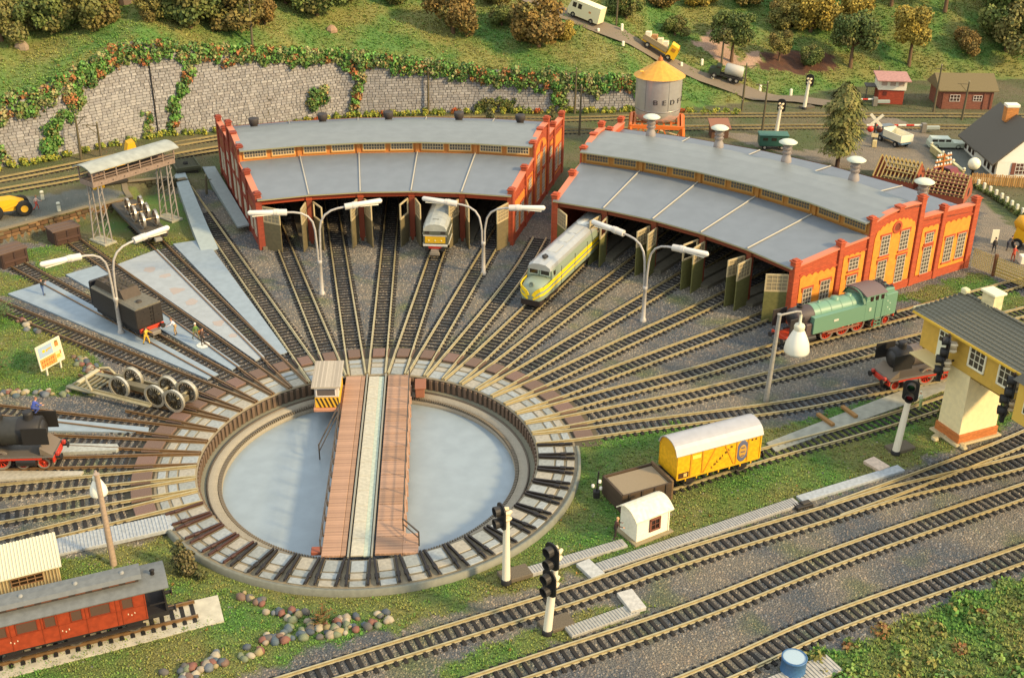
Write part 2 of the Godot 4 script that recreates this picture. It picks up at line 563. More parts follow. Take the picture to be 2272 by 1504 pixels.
func build_turntable():
	var o := thing("turntable_pit", "round turntable pit with ribbed wall, rack ring and pale blue-grey floor", "turntable pit")
	# floor
	var st := S()
	for i in 96: tri(st, Vector3(0, -2.1, 0), P(11.72, i * 0.5 + 0.5, -2.1), P(11.72, i * 0.5, -2.1))
	var fm := mt("8d9aa0", 0.28, 0.0, "faint", 0.04)
	put("pit_floor", st, fm, o)
	st = S()
	arc_strip(st, 11.72, -2.1, 11.72, -1.72, 0, 48, 96)
	arc_strip(st, 11.72, -1.72, 12.05, -1.72, 0, 48, 96)
	arc_strip(st, 12.05, -1.72, 12.05, -1.45, 0, 48, 96)
	arc_strip(st, 12.05, -1.45, 12.75, -1.42, 0, 48, 96)
	put("rack_ledge", st, mt("a8a08c", 0.7, 0.0, "grain", 0.4), o)
	st = S()
	arc_strip(st, 12.75, -1.42, 12.78, -1.30, 0, 48, 96)
	arc_strip(st, 12.78, -1.30, 12.88, -1.30, 0, 48, 96)
	arc_strip(st, 12.88, -1.30, 12.92, -1.45, 0, 48, 96)
	put("circle_rail", st, mt("5c5346", 0.5, 0.4), o)
	st = S()
	arc_strip(st, 12.92, -1.45, 13.42, -1.38, 0, 48, 96)
	put("outer_ledge", st, mt("8d8a74", 0.75, 0.0, "grain", 0.4), o)
	# rack teeth: too many and too small to pick apart
	st = S()
	for i in 330:
		var k := i * 48.0 / 330.0
		var c := P(11.86, k, -1.60); var u := (P(1, k, 0)).normalized(); var s := Vector3(-u.z, 0, u.x)
		bx(st, Vector3.ZERO, Vector3(0.26, 0.24, 0.13), 0.0, Transform3D(Basis(u, Vector3.UP, -s), c))
	tag(put("rack_teeth", st, mt("6f6656", 0.7), o), "", "", "", "stuff")
	# wall and ribs
	st = S(); arc_strip(st, 13.42, -1.4, 13.5, -0.22, 0, 48, 96)
	put("pit_wall", st, mt("4f4436", 0.85, 0.0, "stain", 0.15), o)
	st = S(); bx(st, Vector3(0, 0, 0), Vector3(0.16, 1.02, 0.30), 0.03)
	var rib := mesh_of(st, mt("7a6552", 0.8, 0.0, "grain", 0.6))
	for i in 144:
		var k := i / 3.0 + 0.16
		inst("rib", rib, o, Transform3D(Basis(Vector3.UP, -(PHI0 + STEP * k) + PI / 2), P(13.40, k, -0.86)))
	# deck ring
	st = S()
	arc_strip(st, 13.5, -0.22, 16.72, -0.26, 0, 48, 96)
	arc_strip(st, 13.46, -0.30, 13.5, -0.22, 0, 48, 96)
	put("deck_ring", st, mt("877c64", 0.75, 0.0, "stain", 0.2), o)
	st = S()
	arc_strip(st, 16.72, -0.26, 16.74, -0.12, 11.75, 32.3, 42)
	arc_strip(st, 16.74, -0.12, 16.98, -0.14, 11.75, 32.3, 42)
	arc_strip(st, 16.98, -0.14, 17.02, -1.0, 11.75, 32.3, 42)
	put("rim", st, mt("78796a", 0.6, 0.0, "stain", 0.25), o)
	st = S()
	arc_strip(st, 16.72, -0.26, 19.0, -0.29, -15.7, 11.75, 56)
	arc_strip(st, 19.0, -0.29, 19.02, -0.5, -15.7, 11.75, 56)
	put("apron", st, mt("57503f", 0.9, 0.0, "grain", 0.4), o)
	# stepped pale plates between the rails at all 48 places
	var pm := [mt("9aa09e", 0.55, 0.0, "stain", 0.35), mt("90948e", 0.55, 0.0, "stain", 0.35), mt("a39d8c", 0.6, 0.0, "stain", 0.35)]
	var shapes := []
	for seg in [[13.62, 14.85], [15.0, 15.62], [15.86, 16.45]]:
		st = S()
		var w0: float = 0.56
		var r0: float = seg[0]; var r1: float = seg[1]
		bx(st, Vector3((r0 + r1) * 0.5, 0.0, 0), Vector3(r1 - r0, 0.09, w0 * 2), 0.03)
		shapes.append(mesh_of(st, pm[0]))
	for i in 48:
		for s in 3:
			inst("deck_plate", shapes[s], o, Transform3D(Basis(Vector3.UP, -(PHI0 + STEP * i) + PI / 2), Vector3(0, -0.215, 0)), pm[(i * 7 + s * 2) % 3])
	# unused places: two dark stub rails with a swelling near the rim
	var dm := [mt("1f1a17", 0.5, 0.2), mt("3d231b", 0.6, 0.1)]
	st = S()
	for s in [-1, 1]:
		bx(st, Vector3(15.0, -0.06, s * 0.74), Vector3(2.9, 0.2, 0.16), 0.02)
		bx(st, Vector3(15.55, -0.05, s * 0.74), Vector3(0.5, 0.22, 0.3), 0.06)
		bx(st, Vector3(16.35, -0.09, s * 0.74), Vector3(0.3, 0.13, 0.22), 0.05)
	var stub := mesh_of(st, dm[0])
	for i in range(12, 33):
		inst("stub_rail", stub, o, Transform3D(Basis(Vector3.UP, -(PHI0 + STEP * i) + PI / 2), Vector3.ZERO), dm[1] if i > 28 else dm[0])
	# brown blocks that lock the radial tracks in place
	var bm := [mt("7a6252", 0.75, 0.0, "grain", 0.5), mt("6b574c", 0.75, 0.0, "grain", 0.5), mt("84685a", 0.75, 0.0, "grain", 0.5)]
	st = S(); bx(st, Vector3(17.65, -0.16, 0), Vector3(1.55, 0.22, 1.12), 0.04)
	var blk := mesh_of(st, bm[0])
	st = S()
	for s in [-1, 1]: bx(st, Vector3(17.7, -0.19, s * 0.28), Vector3(1.5, 0.16, 0.16), 0.03)
	var gap := mesh_of(st, bm[1])
	for i in range(-15, 12):
		inst("locking_block", blk, o, Transform3D(Basis(Vector3.UP, -(PHI0 + STEP * i) + PI / 2), Vector3.ZERO), bm[(i * i + 20) % 3])
		if i < 11: inst("spacer_bar", gap, o, Transform3D(Basis(Vector3.UP, -(PHI0 + STEP * (i + 0.5)) + PI / 2), Vector3.ZERO), bm[(i * i + 21) % 3])
	build_bridge()

func build_bridge():
	# local x runs along the bridge to the far end, z to the right-hand side
	var o := thing("turntable_bridge", "brown planked turntable bridge with pale centre walkway, railings and yellow striped cab", "turntable bridge", Vector3.ZERO, -PHI0 + PI / 2)
	var wood := mt("bb967c", 0.7, 0.0, "plankx", 0.55)
	var wood2 := mt("ad8a70", 0.7, 0.0, "plankx", 0.55)
	var st := S(); bx(st, Vector3(0, -0.16, -2.05), Vector3(26.2, 0.2, 1.35), 0.03); put("deck", st, wood, o)
	st = S(); bx(st, Vector3(0, -0.17, -1.18), Vector3(26.2, 0.2, 0.36), 0.03); put("deck", st, wood2, o)
	# right deck: separate plates with open joints
	for i in 13:
		st = S(); bx(st, Vector3(-12.05 + i * 2.015, -0.16, 2.02), Vector3(1.95, 0.2, 1.95), 0.02)
		put("deck_plate", st, wood if i % 3 else wood2, o)
	st = S(); bx(st, Vector3(-11.9, -0.15, 3.55), Vector3(2.3, 0.2, 1.1), 0.02)
	for q in [[-10.95, 3.25], [-10.95, 3.9], [-11.8, 3.2], [-11.9, 3.9], [-12.9, 3.95]]: lathe(st, [Vector2(0.07, -0.05), Vector2(0.06, 0.0), Vector2(0.0, 0.01)], 6, Transform3D(Basis.IDENTITY, Vector3(q[0], -0.02, q[1])))
	put("side_platform", st, wood, o)
	st = S(); bx(st, Vector3(-12.2, -0.3, -3.1), Vector3(0.7, 0.3, 0.8), 0.04); put("lock_housing", st, mt("8a4a34", 0.7), o)
	# pale walkway in the middle, lower than the rails
	for i in 13:
		st = S(); bx(st, Vector3(-12.05 + i * 2.015, -0.22, -0.22), Vector3(1.98, 0.14, 0.9), 0.015)
		put("walkway_plate", st, mt("bdb7a0", 0.45, 0.0, "stain", 0.3), o)
	st = S(); bx(st, Vector3(0, -0.23, 0.46), Vector3(26.2, 0.12, 0.46), 0.01); put("walkway_strip", st, mt("b3bda8", 0.45, 0.0, "stain", 0.3), o)
	for s in [-1, 1]:
		st = S(); bx(st, Vector3(0, -0.1, s * 0.83), Vector3(26.7, 0.2, 0.14), 0.02); put("rail", st, mt("9a9684", 0.4, 0.4), o)
	# girders
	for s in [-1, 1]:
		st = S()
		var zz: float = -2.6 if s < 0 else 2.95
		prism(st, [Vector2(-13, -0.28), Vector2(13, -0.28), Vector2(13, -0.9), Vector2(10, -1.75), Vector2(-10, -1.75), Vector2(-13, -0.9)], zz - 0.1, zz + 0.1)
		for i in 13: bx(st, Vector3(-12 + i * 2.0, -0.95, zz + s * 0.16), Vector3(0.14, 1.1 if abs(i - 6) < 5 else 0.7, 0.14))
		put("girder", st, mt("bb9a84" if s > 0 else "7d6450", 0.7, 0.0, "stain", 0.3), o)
	# railings
	for s in [-1, 1]:
		var zz: float = -2.78 if s < 0 else 2.98
		var x0: float = -12.6 if s < 0 else -10.4
		var x1: float = 6.4 if s < 0 else 12.6
		st = S()
		bar(st, Vector3(x0, 1.0, zz), Vector3(x1, 1.0, zz), 0.07, 0.07)
		bar(st, Vector3(x0, 0.5, zz), Vector3(x1, 0.5, zz), 0.05, 0.05)
		if s > 0:
			bar(st, Vector3(x0, 1.0, zz), Vector3(-12.1, 1.0, 4.15), 0.09, 0.09)
			bar(st, Vector3(x0, 0.5, zz), Vector3(-12.1, 0.5, 4.15), 0.07, 0.07)
		else:
			bar(st, Vector3(x1, 1.0, zz), Vector3(2.4, -0.6, zz - 1.5), 0.09, 0.09)
			bar(st, Vector3(x1, 0.4, zz), Vector3(2.4, -1.2, zz - 1.5), 0.07, 0.07)
			bar(st, Vector3(2.4, -0.5, zz - 1.5), Vector3(2.4, -2.0, zz - 1.5), 0.1, 0.1)
		put("railing", st, mt("4a4238", 0.6), o)
		var n := 11
		for i in n:
			st = S(); bx(st, Vector3(lerpf(x0, x1, i / (n - 1.0)), 0.42, zz), Vector3(0.09, 1.2, 0.09))
			put("railing_post", st, mt("4a4238", 0.6), o)
		if s > 0:
			st = S(); bx(st, Vector3(-12.1, 0.42, 4.15), Vector3(0.1, 1.2, 0.1)); put("railing_post", st, mt("4a4238", 0.6), o)
	# cab hung outside the left deck at the far end
	var c := Vector3(10.0, 0, -4.0)
	st = S(); bx(st, c + Vector3(0, -0.55, 0), Vector3(4.2, 0.3, 2.4), 0.04); put("cab_floor", st, mt("b98466", 0.7), o)
	st = S(); bx(st, c + Vector3(0, 0.12, 0), Vector3(3.8, 1.0, 2.1), 0.03); put("cab_base", st, mt("d9a92e", 0.6), o)
	st = S(); bx(st, c + Vector3(0, 1.15, 0), Vector3(3.75, 1.04, 2.05), 0.03); put("cab_wall", st, mt("c9beb2", 0.6), o)
	# slanting dark stripes on the front panel
	for i in 6:
		st = S()
		var z0 := -1.0 + i * 0.36
		var fx := -1.9 - 0.012
		var pts := [Vector3(fx, 0.58, z0), Vector3(fx, 0.58, z0 + 0.17), Vector3(fx, -0.34, z0 + 0.52), Vector3(fx, -0.34, z0 + 0.35)]
		var zs := []
		for q in pts: zs.append(c + Vector3(q.x, q.y, minf(q.z, 1.04)))
		var bk := []
		for q in zs: bk.append(q + Vector3(0.03, 0, 0))
		var mid := c + Vector3(fx + 0.015, 0.1, z0 + 0.26)
		quad_out(st, zs[0], zs[1], zs[2], zs[3], mid)
		for e in 4: quad_out(st, zs[e], zs[(e + 1) % 4], bk[(e + 1) % 4], bk[e], mid)
		put("warning_stripe", st, mt("3d2c14", 0.6), o)
	st = S(); bx(st, c + Vector3(-1.885, 1.12, -0.05), Vector3(0.06, 0.62, 1.5), 0.02)
	var w := put("window", st, mt("5f5650", 0.25), o)
	st = S()
	for q in [[0, 0.36, 1.62, 0.08], [0, -0.36, 1.62, 0.08]]: bx(st, c + Vector3(-1.9, 1.12 + q[1], -0.05), Vector3(0.08, q[3], q[2]))
	for q in [-0.81, 0.81]: bx(st, c + Vector3(-1.9, 1.12, -0.05 + q), Vector3(0.08, 0.8, 0.08))
	put("frame", st, mt("d6cec4", 0.6), w)
	st = S(); bx(st, c + Vector3(0.2, 1.15, 1.05), Vector3(2.6, 0.6, 0.05), 0.01); put("window", st, mt("5f5650", 0.25), o)
	st = S()
	prism(st, [Vector2(-2.25, 1.70), Vector2(2.25, 1.86), Vector2(2.25, 2.0), Vector2(-2.25, 1.84)], -1.25, 1.25, Transform3D(Basis.IDENTITY, c))
	put("cab_roof", st, mt("b9b0a0", 0.7, 0.0, "plank", 0.5), o)
	st = S(); bx(st, Vector3(11.6, -0.75, 3.9), Vector3(1.6, 0.9, 0.8), 0.06); bx(st, Vector3(11.6, -0.22, 3.95), Vector3(1.8, 0.12, 1.0), 0.03)
	put("drive_box", st, mt("8d5a40", 0.7), o)

# ---------------------------------------------------------------- tracks
const RAIL := [Vector2(-0.06, 0.0), Vector2(0.06, 0.0), Vector2(0.06, -0.07), Vector2(0.022, -0.1), Vector2(0.022, -0.16), Vector2(0.1, -0.2), Vector2(-0.1, -0.2), Vector2(-0.022, -0.16), Vector2(-0.022, -0.1), Vector2(-0.06, -0.07)]
var sleeper_mesh: ArrayMesh
var sleeper_mats := []

func smooth_path(pts: Array, spacing := 1.2) -> Array:
	if pts.size() == 2: return pts
	var out := []
	for i in pts.size() - 1:
		var p0: Vector3 = pts[maxi(i - 1, 0)]; var p1: Vector3 = pts[i]; var p2: Vector3 = pts[i + 1]; var p3: Vector3 = pts[mini(i + 2, pts.size() - 1)]
		var n := maxi(1, int(p1.distance_to(p2) / spacing))
		for j in n: out.append(p1.cubic_interpolate(p2, p0, p3, float(j) / n))
	out.append(pts[pts.size() - 1])
	return out

func offset_path(path: Array, d: float) -> Array:
	var out := []
	for i in path.size():
		var t: Vector3 = (path[mini(i + 1, path.size() - 1)] - path[maxi(i - 1, 0)])
		t.y = 0; t = t.normalized()
		out.append(path[i] + Vector3(-t.z, 0, t.x) * d)
	return out

func path_points(path: Array, start: float, pitch: float, stop := 1e9) -> Array:
	var out := []
	var run := 0.0; var next := start
	for i in path.size() - 1:
		var a: Vector3 = path[i]; var b: Vector3 = path[i + 1]
		var l := a.distance_to(b)
		while next <= run + l and next < stop:
			out.append([a.lerp(b, (next - run) / l), (b - a).normalized()])
			next += pitch
		run += l
	return out

func make_track(label: String, pts: Array, group: String, first_sleeper := 0.3, last_sleeper := 1e9, rail_mat: Material = null, single := true, called := "track", pitch := 0.66) -> Node3D:
	if sleeper_mesh == null:
		var q := S()
		bx(q, Vector3(0, -0.265, 0), Vector3(0.27, 0.13, 2.45), 0.02)
		for s in [-1, 1]:
			bx(q, Vector3(0, -0.175, s * 0.9), Vector3(0.16, 0.07, 0.1)); bx(q, Vector3(0, -0.175, s * 0.58), Vector3(0.16, 0.07, 0.1))
		sleeper_mats = [mt("221f1b", 0.8, 0.0, "grain", 0.8), mt("2a2622", 0.85, 0.0, "grain", 0.8), mt("1b1917", 0.8, 0.0, "grain", 0.8)]
		sleeper_mesh = mesh_of(q, sleeper_mats[0])
	if rail_mat == null: rail_mat = mt("c4b486", 0.32, 0.5, "stain", 0.15)
	var path := smooth_path(pts)
	var o := thing(called, label, "railway track", pts[0], 0.0, group)
	var base: Vector3 = pts[0]
	for s in [-0.775, 0.775]:
		var loc := []
		for v in offset_path(path, s): loc.append(v - base)
		var st := S(); sweep(st, RAIL, loc)
		put("rail", st, rail_mat, o)
	var spots := path_points(path, first_sleeper, pitch, last_sleeper)
	if single:
		var i := 0
		for sp in spots:
			i += 1
			var j := rng.randf_range(-0.03, 0.03)
			inst("sleeper", sleeper_mesh, o, Transform3D(Basis(Vector3.UP, yaw_of(sp[1]) + j), sp[0] - base), sleeper_mats[(i * i) % 3])
	else:
		var st := S()
		for sp in spots: bx(st, Vector3(0, -0.265, 0), Vector3(0.27, 0.13, 2.45), 0.0, Transform3D(Basis(Vector3.UP, yaw_of(sp[1])), sp[0] - base))
		tag(put("sleepers", st, sleeper_mats[0], o), "", "", "", "stuff")
	return o

func rk(list: Array) -> Array:
	var o := []
	for q in list: o.append(P(q[0], q[1], 0.0))
	return o

func xz(list: Array, y := 0.0) -> Array:
	var o := []
	for q in list: o.append(Vector3(q[0], y, q[1]))
	return o

func build_tracks():
	var g := "tracks fanning out from the turntable"
	var rust := mt("8a6c48", 0.42, 0.4, "stain", 0.15)
	var ends := {-15: 40.0, -14: 40.0, -13: 40.0, -12: 40.0, -11: 40.0, -10: 40.0, -9: 22.5, -8: 30.5, -7: 60.0, -6: 56.6, -5: 58.6, -4: 67.0, -3: 73.6, -2: 66.0, -1: 66.0, 0: 66.0, 1: 66.0, 2: 66.0}
	var says := {
		-15: "lowest radial track at the left, beside the corrugated grey strip", -14: "radial track at the left, second above the corrugated strip",
		-13: "radial track at the left, just below the pale walkway under the black locomotive", -12: "radial track carrying the black and red steam locomotive at the left edge",
		-11: "radial track at the left, just above the black locomotive's boiler", -10: "radial track at the left, running along the grey gravel below the pebble border",
		-9: "short radial stub beneath the nearer side of the bare wheel chassis", -8: "short radial stub beneath the far side of the bare wheel chassis",
		-7: "radial track passing behind the small advertising board", -6: "radial track ending at the nearer dark buffer block, carrying the black tender",
		-5: "radial track ending at the farther dark buffer block below the gantry cabin", -4: "radial track carrying the flat wagon loaded with wheel sets",
		-3: "radial track running between the two grey ramps left of the left roundhouse", -2: "radial track into the leftmost bay of the left roundhouse",
		-1: "radial track into the second bay of the left roundhouse", 0: "radial track in line with the turntable bridge, into the middle bay",
		1: "radial track with the grey locomotive with yellow nose panel", 2: "radial track into the right-hand bay of the left roundhouse"}
	for k in range(-15, 3):
		var e: float = ends[k]
		make_track(says[k], rk([[13.52, k], [e, k]]), g, 5.75, minf(e, 60.0) - 13.6, rust if k <= -4 and k >= -12 else null)
	make_track("radial track ending in the gap between the two roundhouses", rk([[13.52, 3], [18.5, 3], [31, 2.97], [40, 2.9], [48.5, 2.78]]), g, 5.75)
	make_track("radial track carrying the green diesel with yellow bands", rk([[13.52, 4], [18.5, 4], [30.6, 3.9], [41.2, 3.86], [66, 3.75]]), g, 5.75, 46.0)
	make_track("radial track into the second bay of the right roundhouse, right of the green diesel", rk([[13.52, 5], [18.5, 5], [31.3, 4.8], [44.7, 4.76], [66, 4.72]]), g, 5.75, 46.0)
	make_track("radial track into the middle bay of the right roundhouse, left of the double lamp", rk([[13.52, 6], [18.5, 6], [28.5, 5.85], [42.4, 5.78], [66, 5.72]]), g, 5.75, 46.0)
	make_track("radial track into the fourth bay of the right roundhouse, right of the double lamp", rk([[13.52, 7], [18.5, 7], [30.7, 6.85], [44.0, 6.8], [66, 6.7]]), g, 5.75, 46.0)
	make_track("radial track into the right-hand bay of the right roundhouse", rk([[13.52, 8], [19, 8], [25, 7.88], [37.7, 7.79], [44.1, 7.76], [66, 7.7]]), g, 5.75, 46.0)
	make_track("radial track along the orange end wall with the green tank locomotive", rk([[13.52, 9], [17, 9], [22.7, 8.9], [31.6, 8.9], [39, 8.8], [55.2, 8.78], [78, 8.75]]), g, 5.75)
	make_track("radial track between the green tank locomotive and the black locomotive", rk([[13.52, 10], [17, 10], [21.3, 9.9], [29.4, 9.79], [39.7, 9.62], [49.5, 9.48], [78, 9.3]]), g, 5.75)
	make_track("radial track with the black locomotive by the signal tower, last on the right", rk([[13.52, 11], [17, 11], [22, 10.86], [27.7, 10.8], [36.7, 10.72], [45.2, 10.54], [60, 10.35], [78, 10.2]]), g, 5.75)
	var m := "main line tracks along the front"
	make_track("siding with the yellow van, ending at the dark buffer block", xz([[23.2, 4.15], [31.6, -0.26], [39.3, -3.8], [47, -7.75], [54.9, -12.35], [72, -23]]), "")
	make_track("main line track nearest the turntable, behind the tall front signal", xz([[-16, 32.6], [0.8, 24.4], [15.0, 17.55], [23.0, 13.3], [34.8, 7.75], [41.3, 4.75], [51.6, 0.75], [72, -8]]), m)
	make_track("middle main line track, in front of the tall signal", xz([[-6, 33.6], [9.1, 25.9], [22.9, 19.2], [34.7, 12.7], [51.2, 4.45], [72, -5.5]]), m)
	make_track("frontmost main line track at the lower right", xz([[8, 33.2], [23.5, 24.95], [33, 19.5], [47.8, 12.45], [68, 2.6]]), m)
	make_track("branch rails turning off the main line in front of the signal tower", xz([[35.5, 7.3], [41.1, 4.25], [46.3, 1.35], [49.4, -0.45], [53.5, -2.9], [70, -13.5]]), "", 9.0, 1e9, null, true, "track")
	make_track("short track on the pale slab under the red coach", xz([[-9.35, 18.85], [-20.7, 23.6], [-34, 29.2]]), "", 0.25, 1e9, rust)
	var b := "double track along the retaining wall"
	var y1 := 1.6
	make_track("track at the foot of the retaining wall", [Vector3(-70, y1, -49), Vector3(-52.9, y1, -60.7), Vector3(-44.8, y1, -67.0), Vector3(-34, 1.0, -78), Vector3(-24, 0.25, -86.5), Vector3(-10, 0, -92.2), Vector3(5, 0, -93.8), Vector3(20, 0, -93.9), Vector3(37, 0, -95.9), Vector3(66.8, 0, -97), Vector3(110, 0, -96.5)], b, 0.3, 1e9, null, false)
	make_track("track on the yard side of the retaining wall's double track", [Vector3(-70, y1, -44), Vector3(-51.2, y1, -56.5), Vector3(-43.2, y1, -62.0), Vector3(-33, 1.0, -73), Vector3(-22, 0.25, -81.5), Vector3(-8, 0, -86.5), Vector3(5, 0, -87.6), Vector3(19.5, 0, -87.7), Vector3(36.3, 0, -89.6), Vector3(65.5, 0, -90.9), Vector3(110, 0, -90.5)], b, 0.3, 1e9, null, false)

# ---------------------------------------------------------------- roundhouses
func face_frame(k: float, side: float) -> Transform3D:
	# local x = outwards along the radius, y = up, z = out of the wall (side +1: clockwise)
	var a := PHI0 + STEP * k
	var u := Vector3(sin(a), 0, -cos(a)); var t := Vector3(cos(a), 0, sin(a)) * side
	return Transform3D(Basis(u, Vector3.UP, t), Vector3.ZERO)

func fq(st: SurfaceTool, tr: Transform3D, c: Vector3, s: Vector3, ch := 0.0):
	bx(st, c, s, ch, tr)

# a glazed window with bars: returns nothing, adds window (> pane, bars) under o; x,y centre, w,h, on plane z0 of tr
func add_window(o: Node, tr: Transform3D, x: float, y: float, w: float, h: float, z0: float, nx: int, ny: int, frame: Material, glass: Material, called := "window"):
	var st := S()
	bx(st, Vector3(x, y, z0 - 0.03), Vector3(w, h, 0.06), 0.0, tr)
	var g := put(called, st, glass, o)
	st = S()
	for i in nx + 1: bx(st, Vector3(x - w * 0.5 + w * i / nx, y, z0 + 0.025), Vector3(0.055, h + 0.05, 0.05), 0.0, tr)
	for j in ny + 1: bx(st, Vector3(x, y - h * 0.5 + h * j / ny, z0 + 0.022), Vector3(w, 0.055, 0.04), 0.0, tr)
	put("glazing_bars", st, frame, g)

func build_sheds():
	roundhouse("left roundhouse", "curved grey-roofed roundhouse of five bays with dark brick sides, behind the turntable", -2.42, 2.36, 5, false, 45.9)
	roundhouse("right roundhouse", "curved grey-roofed roundhouse of five bays with bright orange end wall at its right", 3.17, 8.13, 5, true, 45.9)

func roundhouse(_n: String, label: String, k0: float, k1: float, bays: int, right: bool, rf: float):
	var o := thing("roundhouse", label, "roundhouse")
	var brick := mt("bd5630" if right else "ae4e2c", 0.8, 0.0, "brick", 0.35)
	var brick_dark := mt("92402a", 0.8, 0.0, "brick", 0.35)
	var plaster := mt("ee9632" if right else "d98630", 0.8, 0.0, "stain", 0.2)
	var ochre := mt("b07a36" if right else "c07a3a", 0.75)
	var roof_m := mt("747b80", 0.42, 0.0, "faint", 0.04)
	var seam := mt("a9a496", 0.6)
	var glass := mt("5d5850", 0.25)
	var bars := mt("c8bda6", 0.6)
	var dk := (k1 - k0) / bays
	# roofs, one panel to each bay
	for i in bays:
		var a := k0 + dk * i; var b := a + dk
		var st := S()
		roof_panel(st, a, b, rf - 0.5, 5.75, 55.6, 6.95, 0.16, 3); put("roof_panel", st, roof_m, o)
		st = S(); roof_panel(st, a, b, 63.2, 7.0, 72.3, 6.35, 0.16, 3); put("rear_roof_panel", st, mt("69717a", 0.42, 0.0, "faint", 0.04), o)
		if i > 0:
			st = S(); tube(st, [P(rf - 0.45, a, 5.83), P(55.5, a, 7.02)], 0.09, 5); put("roof_seam", st, seam, o)
			st = S(); tube(st, [P(63.6, a, 7.1), P(72.0, a, 6.47)], 0.07, 5); put("roof_seam", st, seam, o)
		# clerestory: wall, two windows, pilaster
		var ca := P(55.9, a, 0); var cb := P(55.9, b, 0)
		var u := (cb - ca).normalized(); var nn := Vector3(-u.z, 0, u.x)
		if nn.dot(ca) > 0.0: nn = -nn
		var tr := Transform3D(Basis(u, Vector3.UP, nn), (ca + cb) * 0.5)
		var L := ca.distance_to(cb)
		st = S(); bx(st, Vector3(0, 7.6, -0.25), Vector3(L, 1.7, 0.3), 0.0, tr)
		var cw := put("clerestory", st, ochre, o)
		for s in [-1, 1]:
			add_window(cw, tr, s * L * 0.235, 7.62, L * 0.36, 0.72, -0.02, 8, 2, mt("d8c096" if not right else "a98a52", 0.6), glass)
			st = S()
			for q in [-1, 1]:
				bx(st, Vector3(s * L * 0.235, 7.62 + q * 0.46, -0.04), Vector3(L * 0.36 + 0.25, 0.13, 0.14), 0.0, tr)
				bx(st, Vector3(s * L * 0.235 + q * (L * 0.18 + 0.07), 7.62, -0.045), Vector3(0.13, 0.8, 0.14), 0.0, tr)
			put("window_surround", st, mt("cf9a52" if not right else "b8863f", 0.7), cw)
		st = S(); bx(st, Vector3(-L * 0.5, 7.6, -0.02), Vector3(0.45, 1.7, 0.2), 0.02, tr); put("pilaster", st, ochre, cw)
		# fascia beam above each doorway
		ca = P(rf, a, 0); cb = P(rf, b, 0); u = (cb - ca).normalized(); nn = Vector3(-u.z, 0, u.x)
		if nn.dot(ca) > 0.0: nn = -nn
		tr = Transform3D(Basis(u, Vector3.UP, nn), (ca + cb) * 0.5); L = ca.distance_to(cb)
		st = S(); bx(st, Vector3(0, 5.32, -0.2), Vector3(L - 0.5, 0.72, 0.3), 0.0, tr); put("fascia", st, mt("a2401c" if not right else "7d3a1e", 0.7), o)
		# floor apron inside each bay, both sides of the track
		for s in [-1, 1]:
			st = S(); slab(st, [v2(P(rf - 0.35, a + dk * (0.5 + s * 0.47), 0)), v2(P(rf - 0.35, a + dk * (0.5 + s * 0.27), 0)), v2(P(71.5, a + dk * (0.5 + s * 0.32), 0)), v2(P(71.5, a + dk * (0.5 + s * 0.47), 0))], -0.34, 0.1)
			put("bay_floor", st, mt("6f6a5a", 0.8, 0.0, "stain", 0.2), o)
	# main roof: a shallow barrel
	var prof := [[55.1, 8.42], [56.4, 8.62], [58.4, 8.84], [60.4, 8.92], [62.2, 8.84], [63.4, 8.68]]
	for i in bays:
		var a := k0 + dk * i; var b := a + dk
		var st := S()
		for j in prof.size() - 1: roof_panel(st, a, b, prof[j][0], prof[j][1], prof[j + 1][0], prof[j + 1][1], 0.16, 2)
		put("main_roof", st, mt("7a807f", 0.42, 0.0, "faint", 0.04), o)
		# back of the raised part and the rear wall
		var st2 := S()
		quad(st2, P(63.25, b, 6.8), P(63.25, a, 6.8), P(63.25, a, 8.66), P(63.25, b, 8.66))
		quad(st2, P(72.2, b, -0.4), P(72.2, a, -0.4), P(72.2, a, 6.4), P(72.2, b, 6.4))
		quad(st2, P(71.9, a, -0.4), P(71.9, b, -0.4), P(71.9, b, 6.35), P(71.9, a, 6.35))
		put("rear_wall", st2, brick_dark, o)
		# gutter edge under the main roof
		st = S(); bar(st, P(55.08, a, 8.33), P(55.08, b, 8.33), 0.12, 0.1); put("gutter", st, mt("8a8a6a", 0.6), o)
		st = S(); bar(st, P(rf - 0.5, a, 5.66), P(rf - 0.5, b, 5.66), 0.1, 0.1); put("gutter", st, mt("97926a", 0.6), o)
	# posts and doors between the bays
	for i in bays + 1:
		var k := k0 + dk * i
		var tr := face_frame(k, 1.0)
		if i > 0 and i < bays:
			var st := S(); fq(st, tr, Vector3(rf + 0.15, 2.45, 0), Vector3(0.5, 5.6, 0.62), 0.03); put("post", st, mt("7d3a22", 0.8), o)
			st = S(); fq(st, tr, Vector3(rf + 0.1, 5.35, 0), Vector3(0.55, 0.75, 0.72), 0.03); put("post_head", st, mt("a8451f" if not right else "80401f", 0.75), o)
		for s in [-1, 1]:
			if i == 0 and s < 0: continue
			if i == bays and s > 0: continue
			shed_door(o, tr, rf, s, right, i, k0 + dk * i)
	# end walls
	end_wall(o, k0, -1.0, brick_dark if not right else brick, mt("8a4a26", 0.8, 0.0, "stain", 0.2) if not right else plaster, glass, bars, rf)
	end_wall(o, k1, 1.0, brick, plaster, glass, bars, rf)
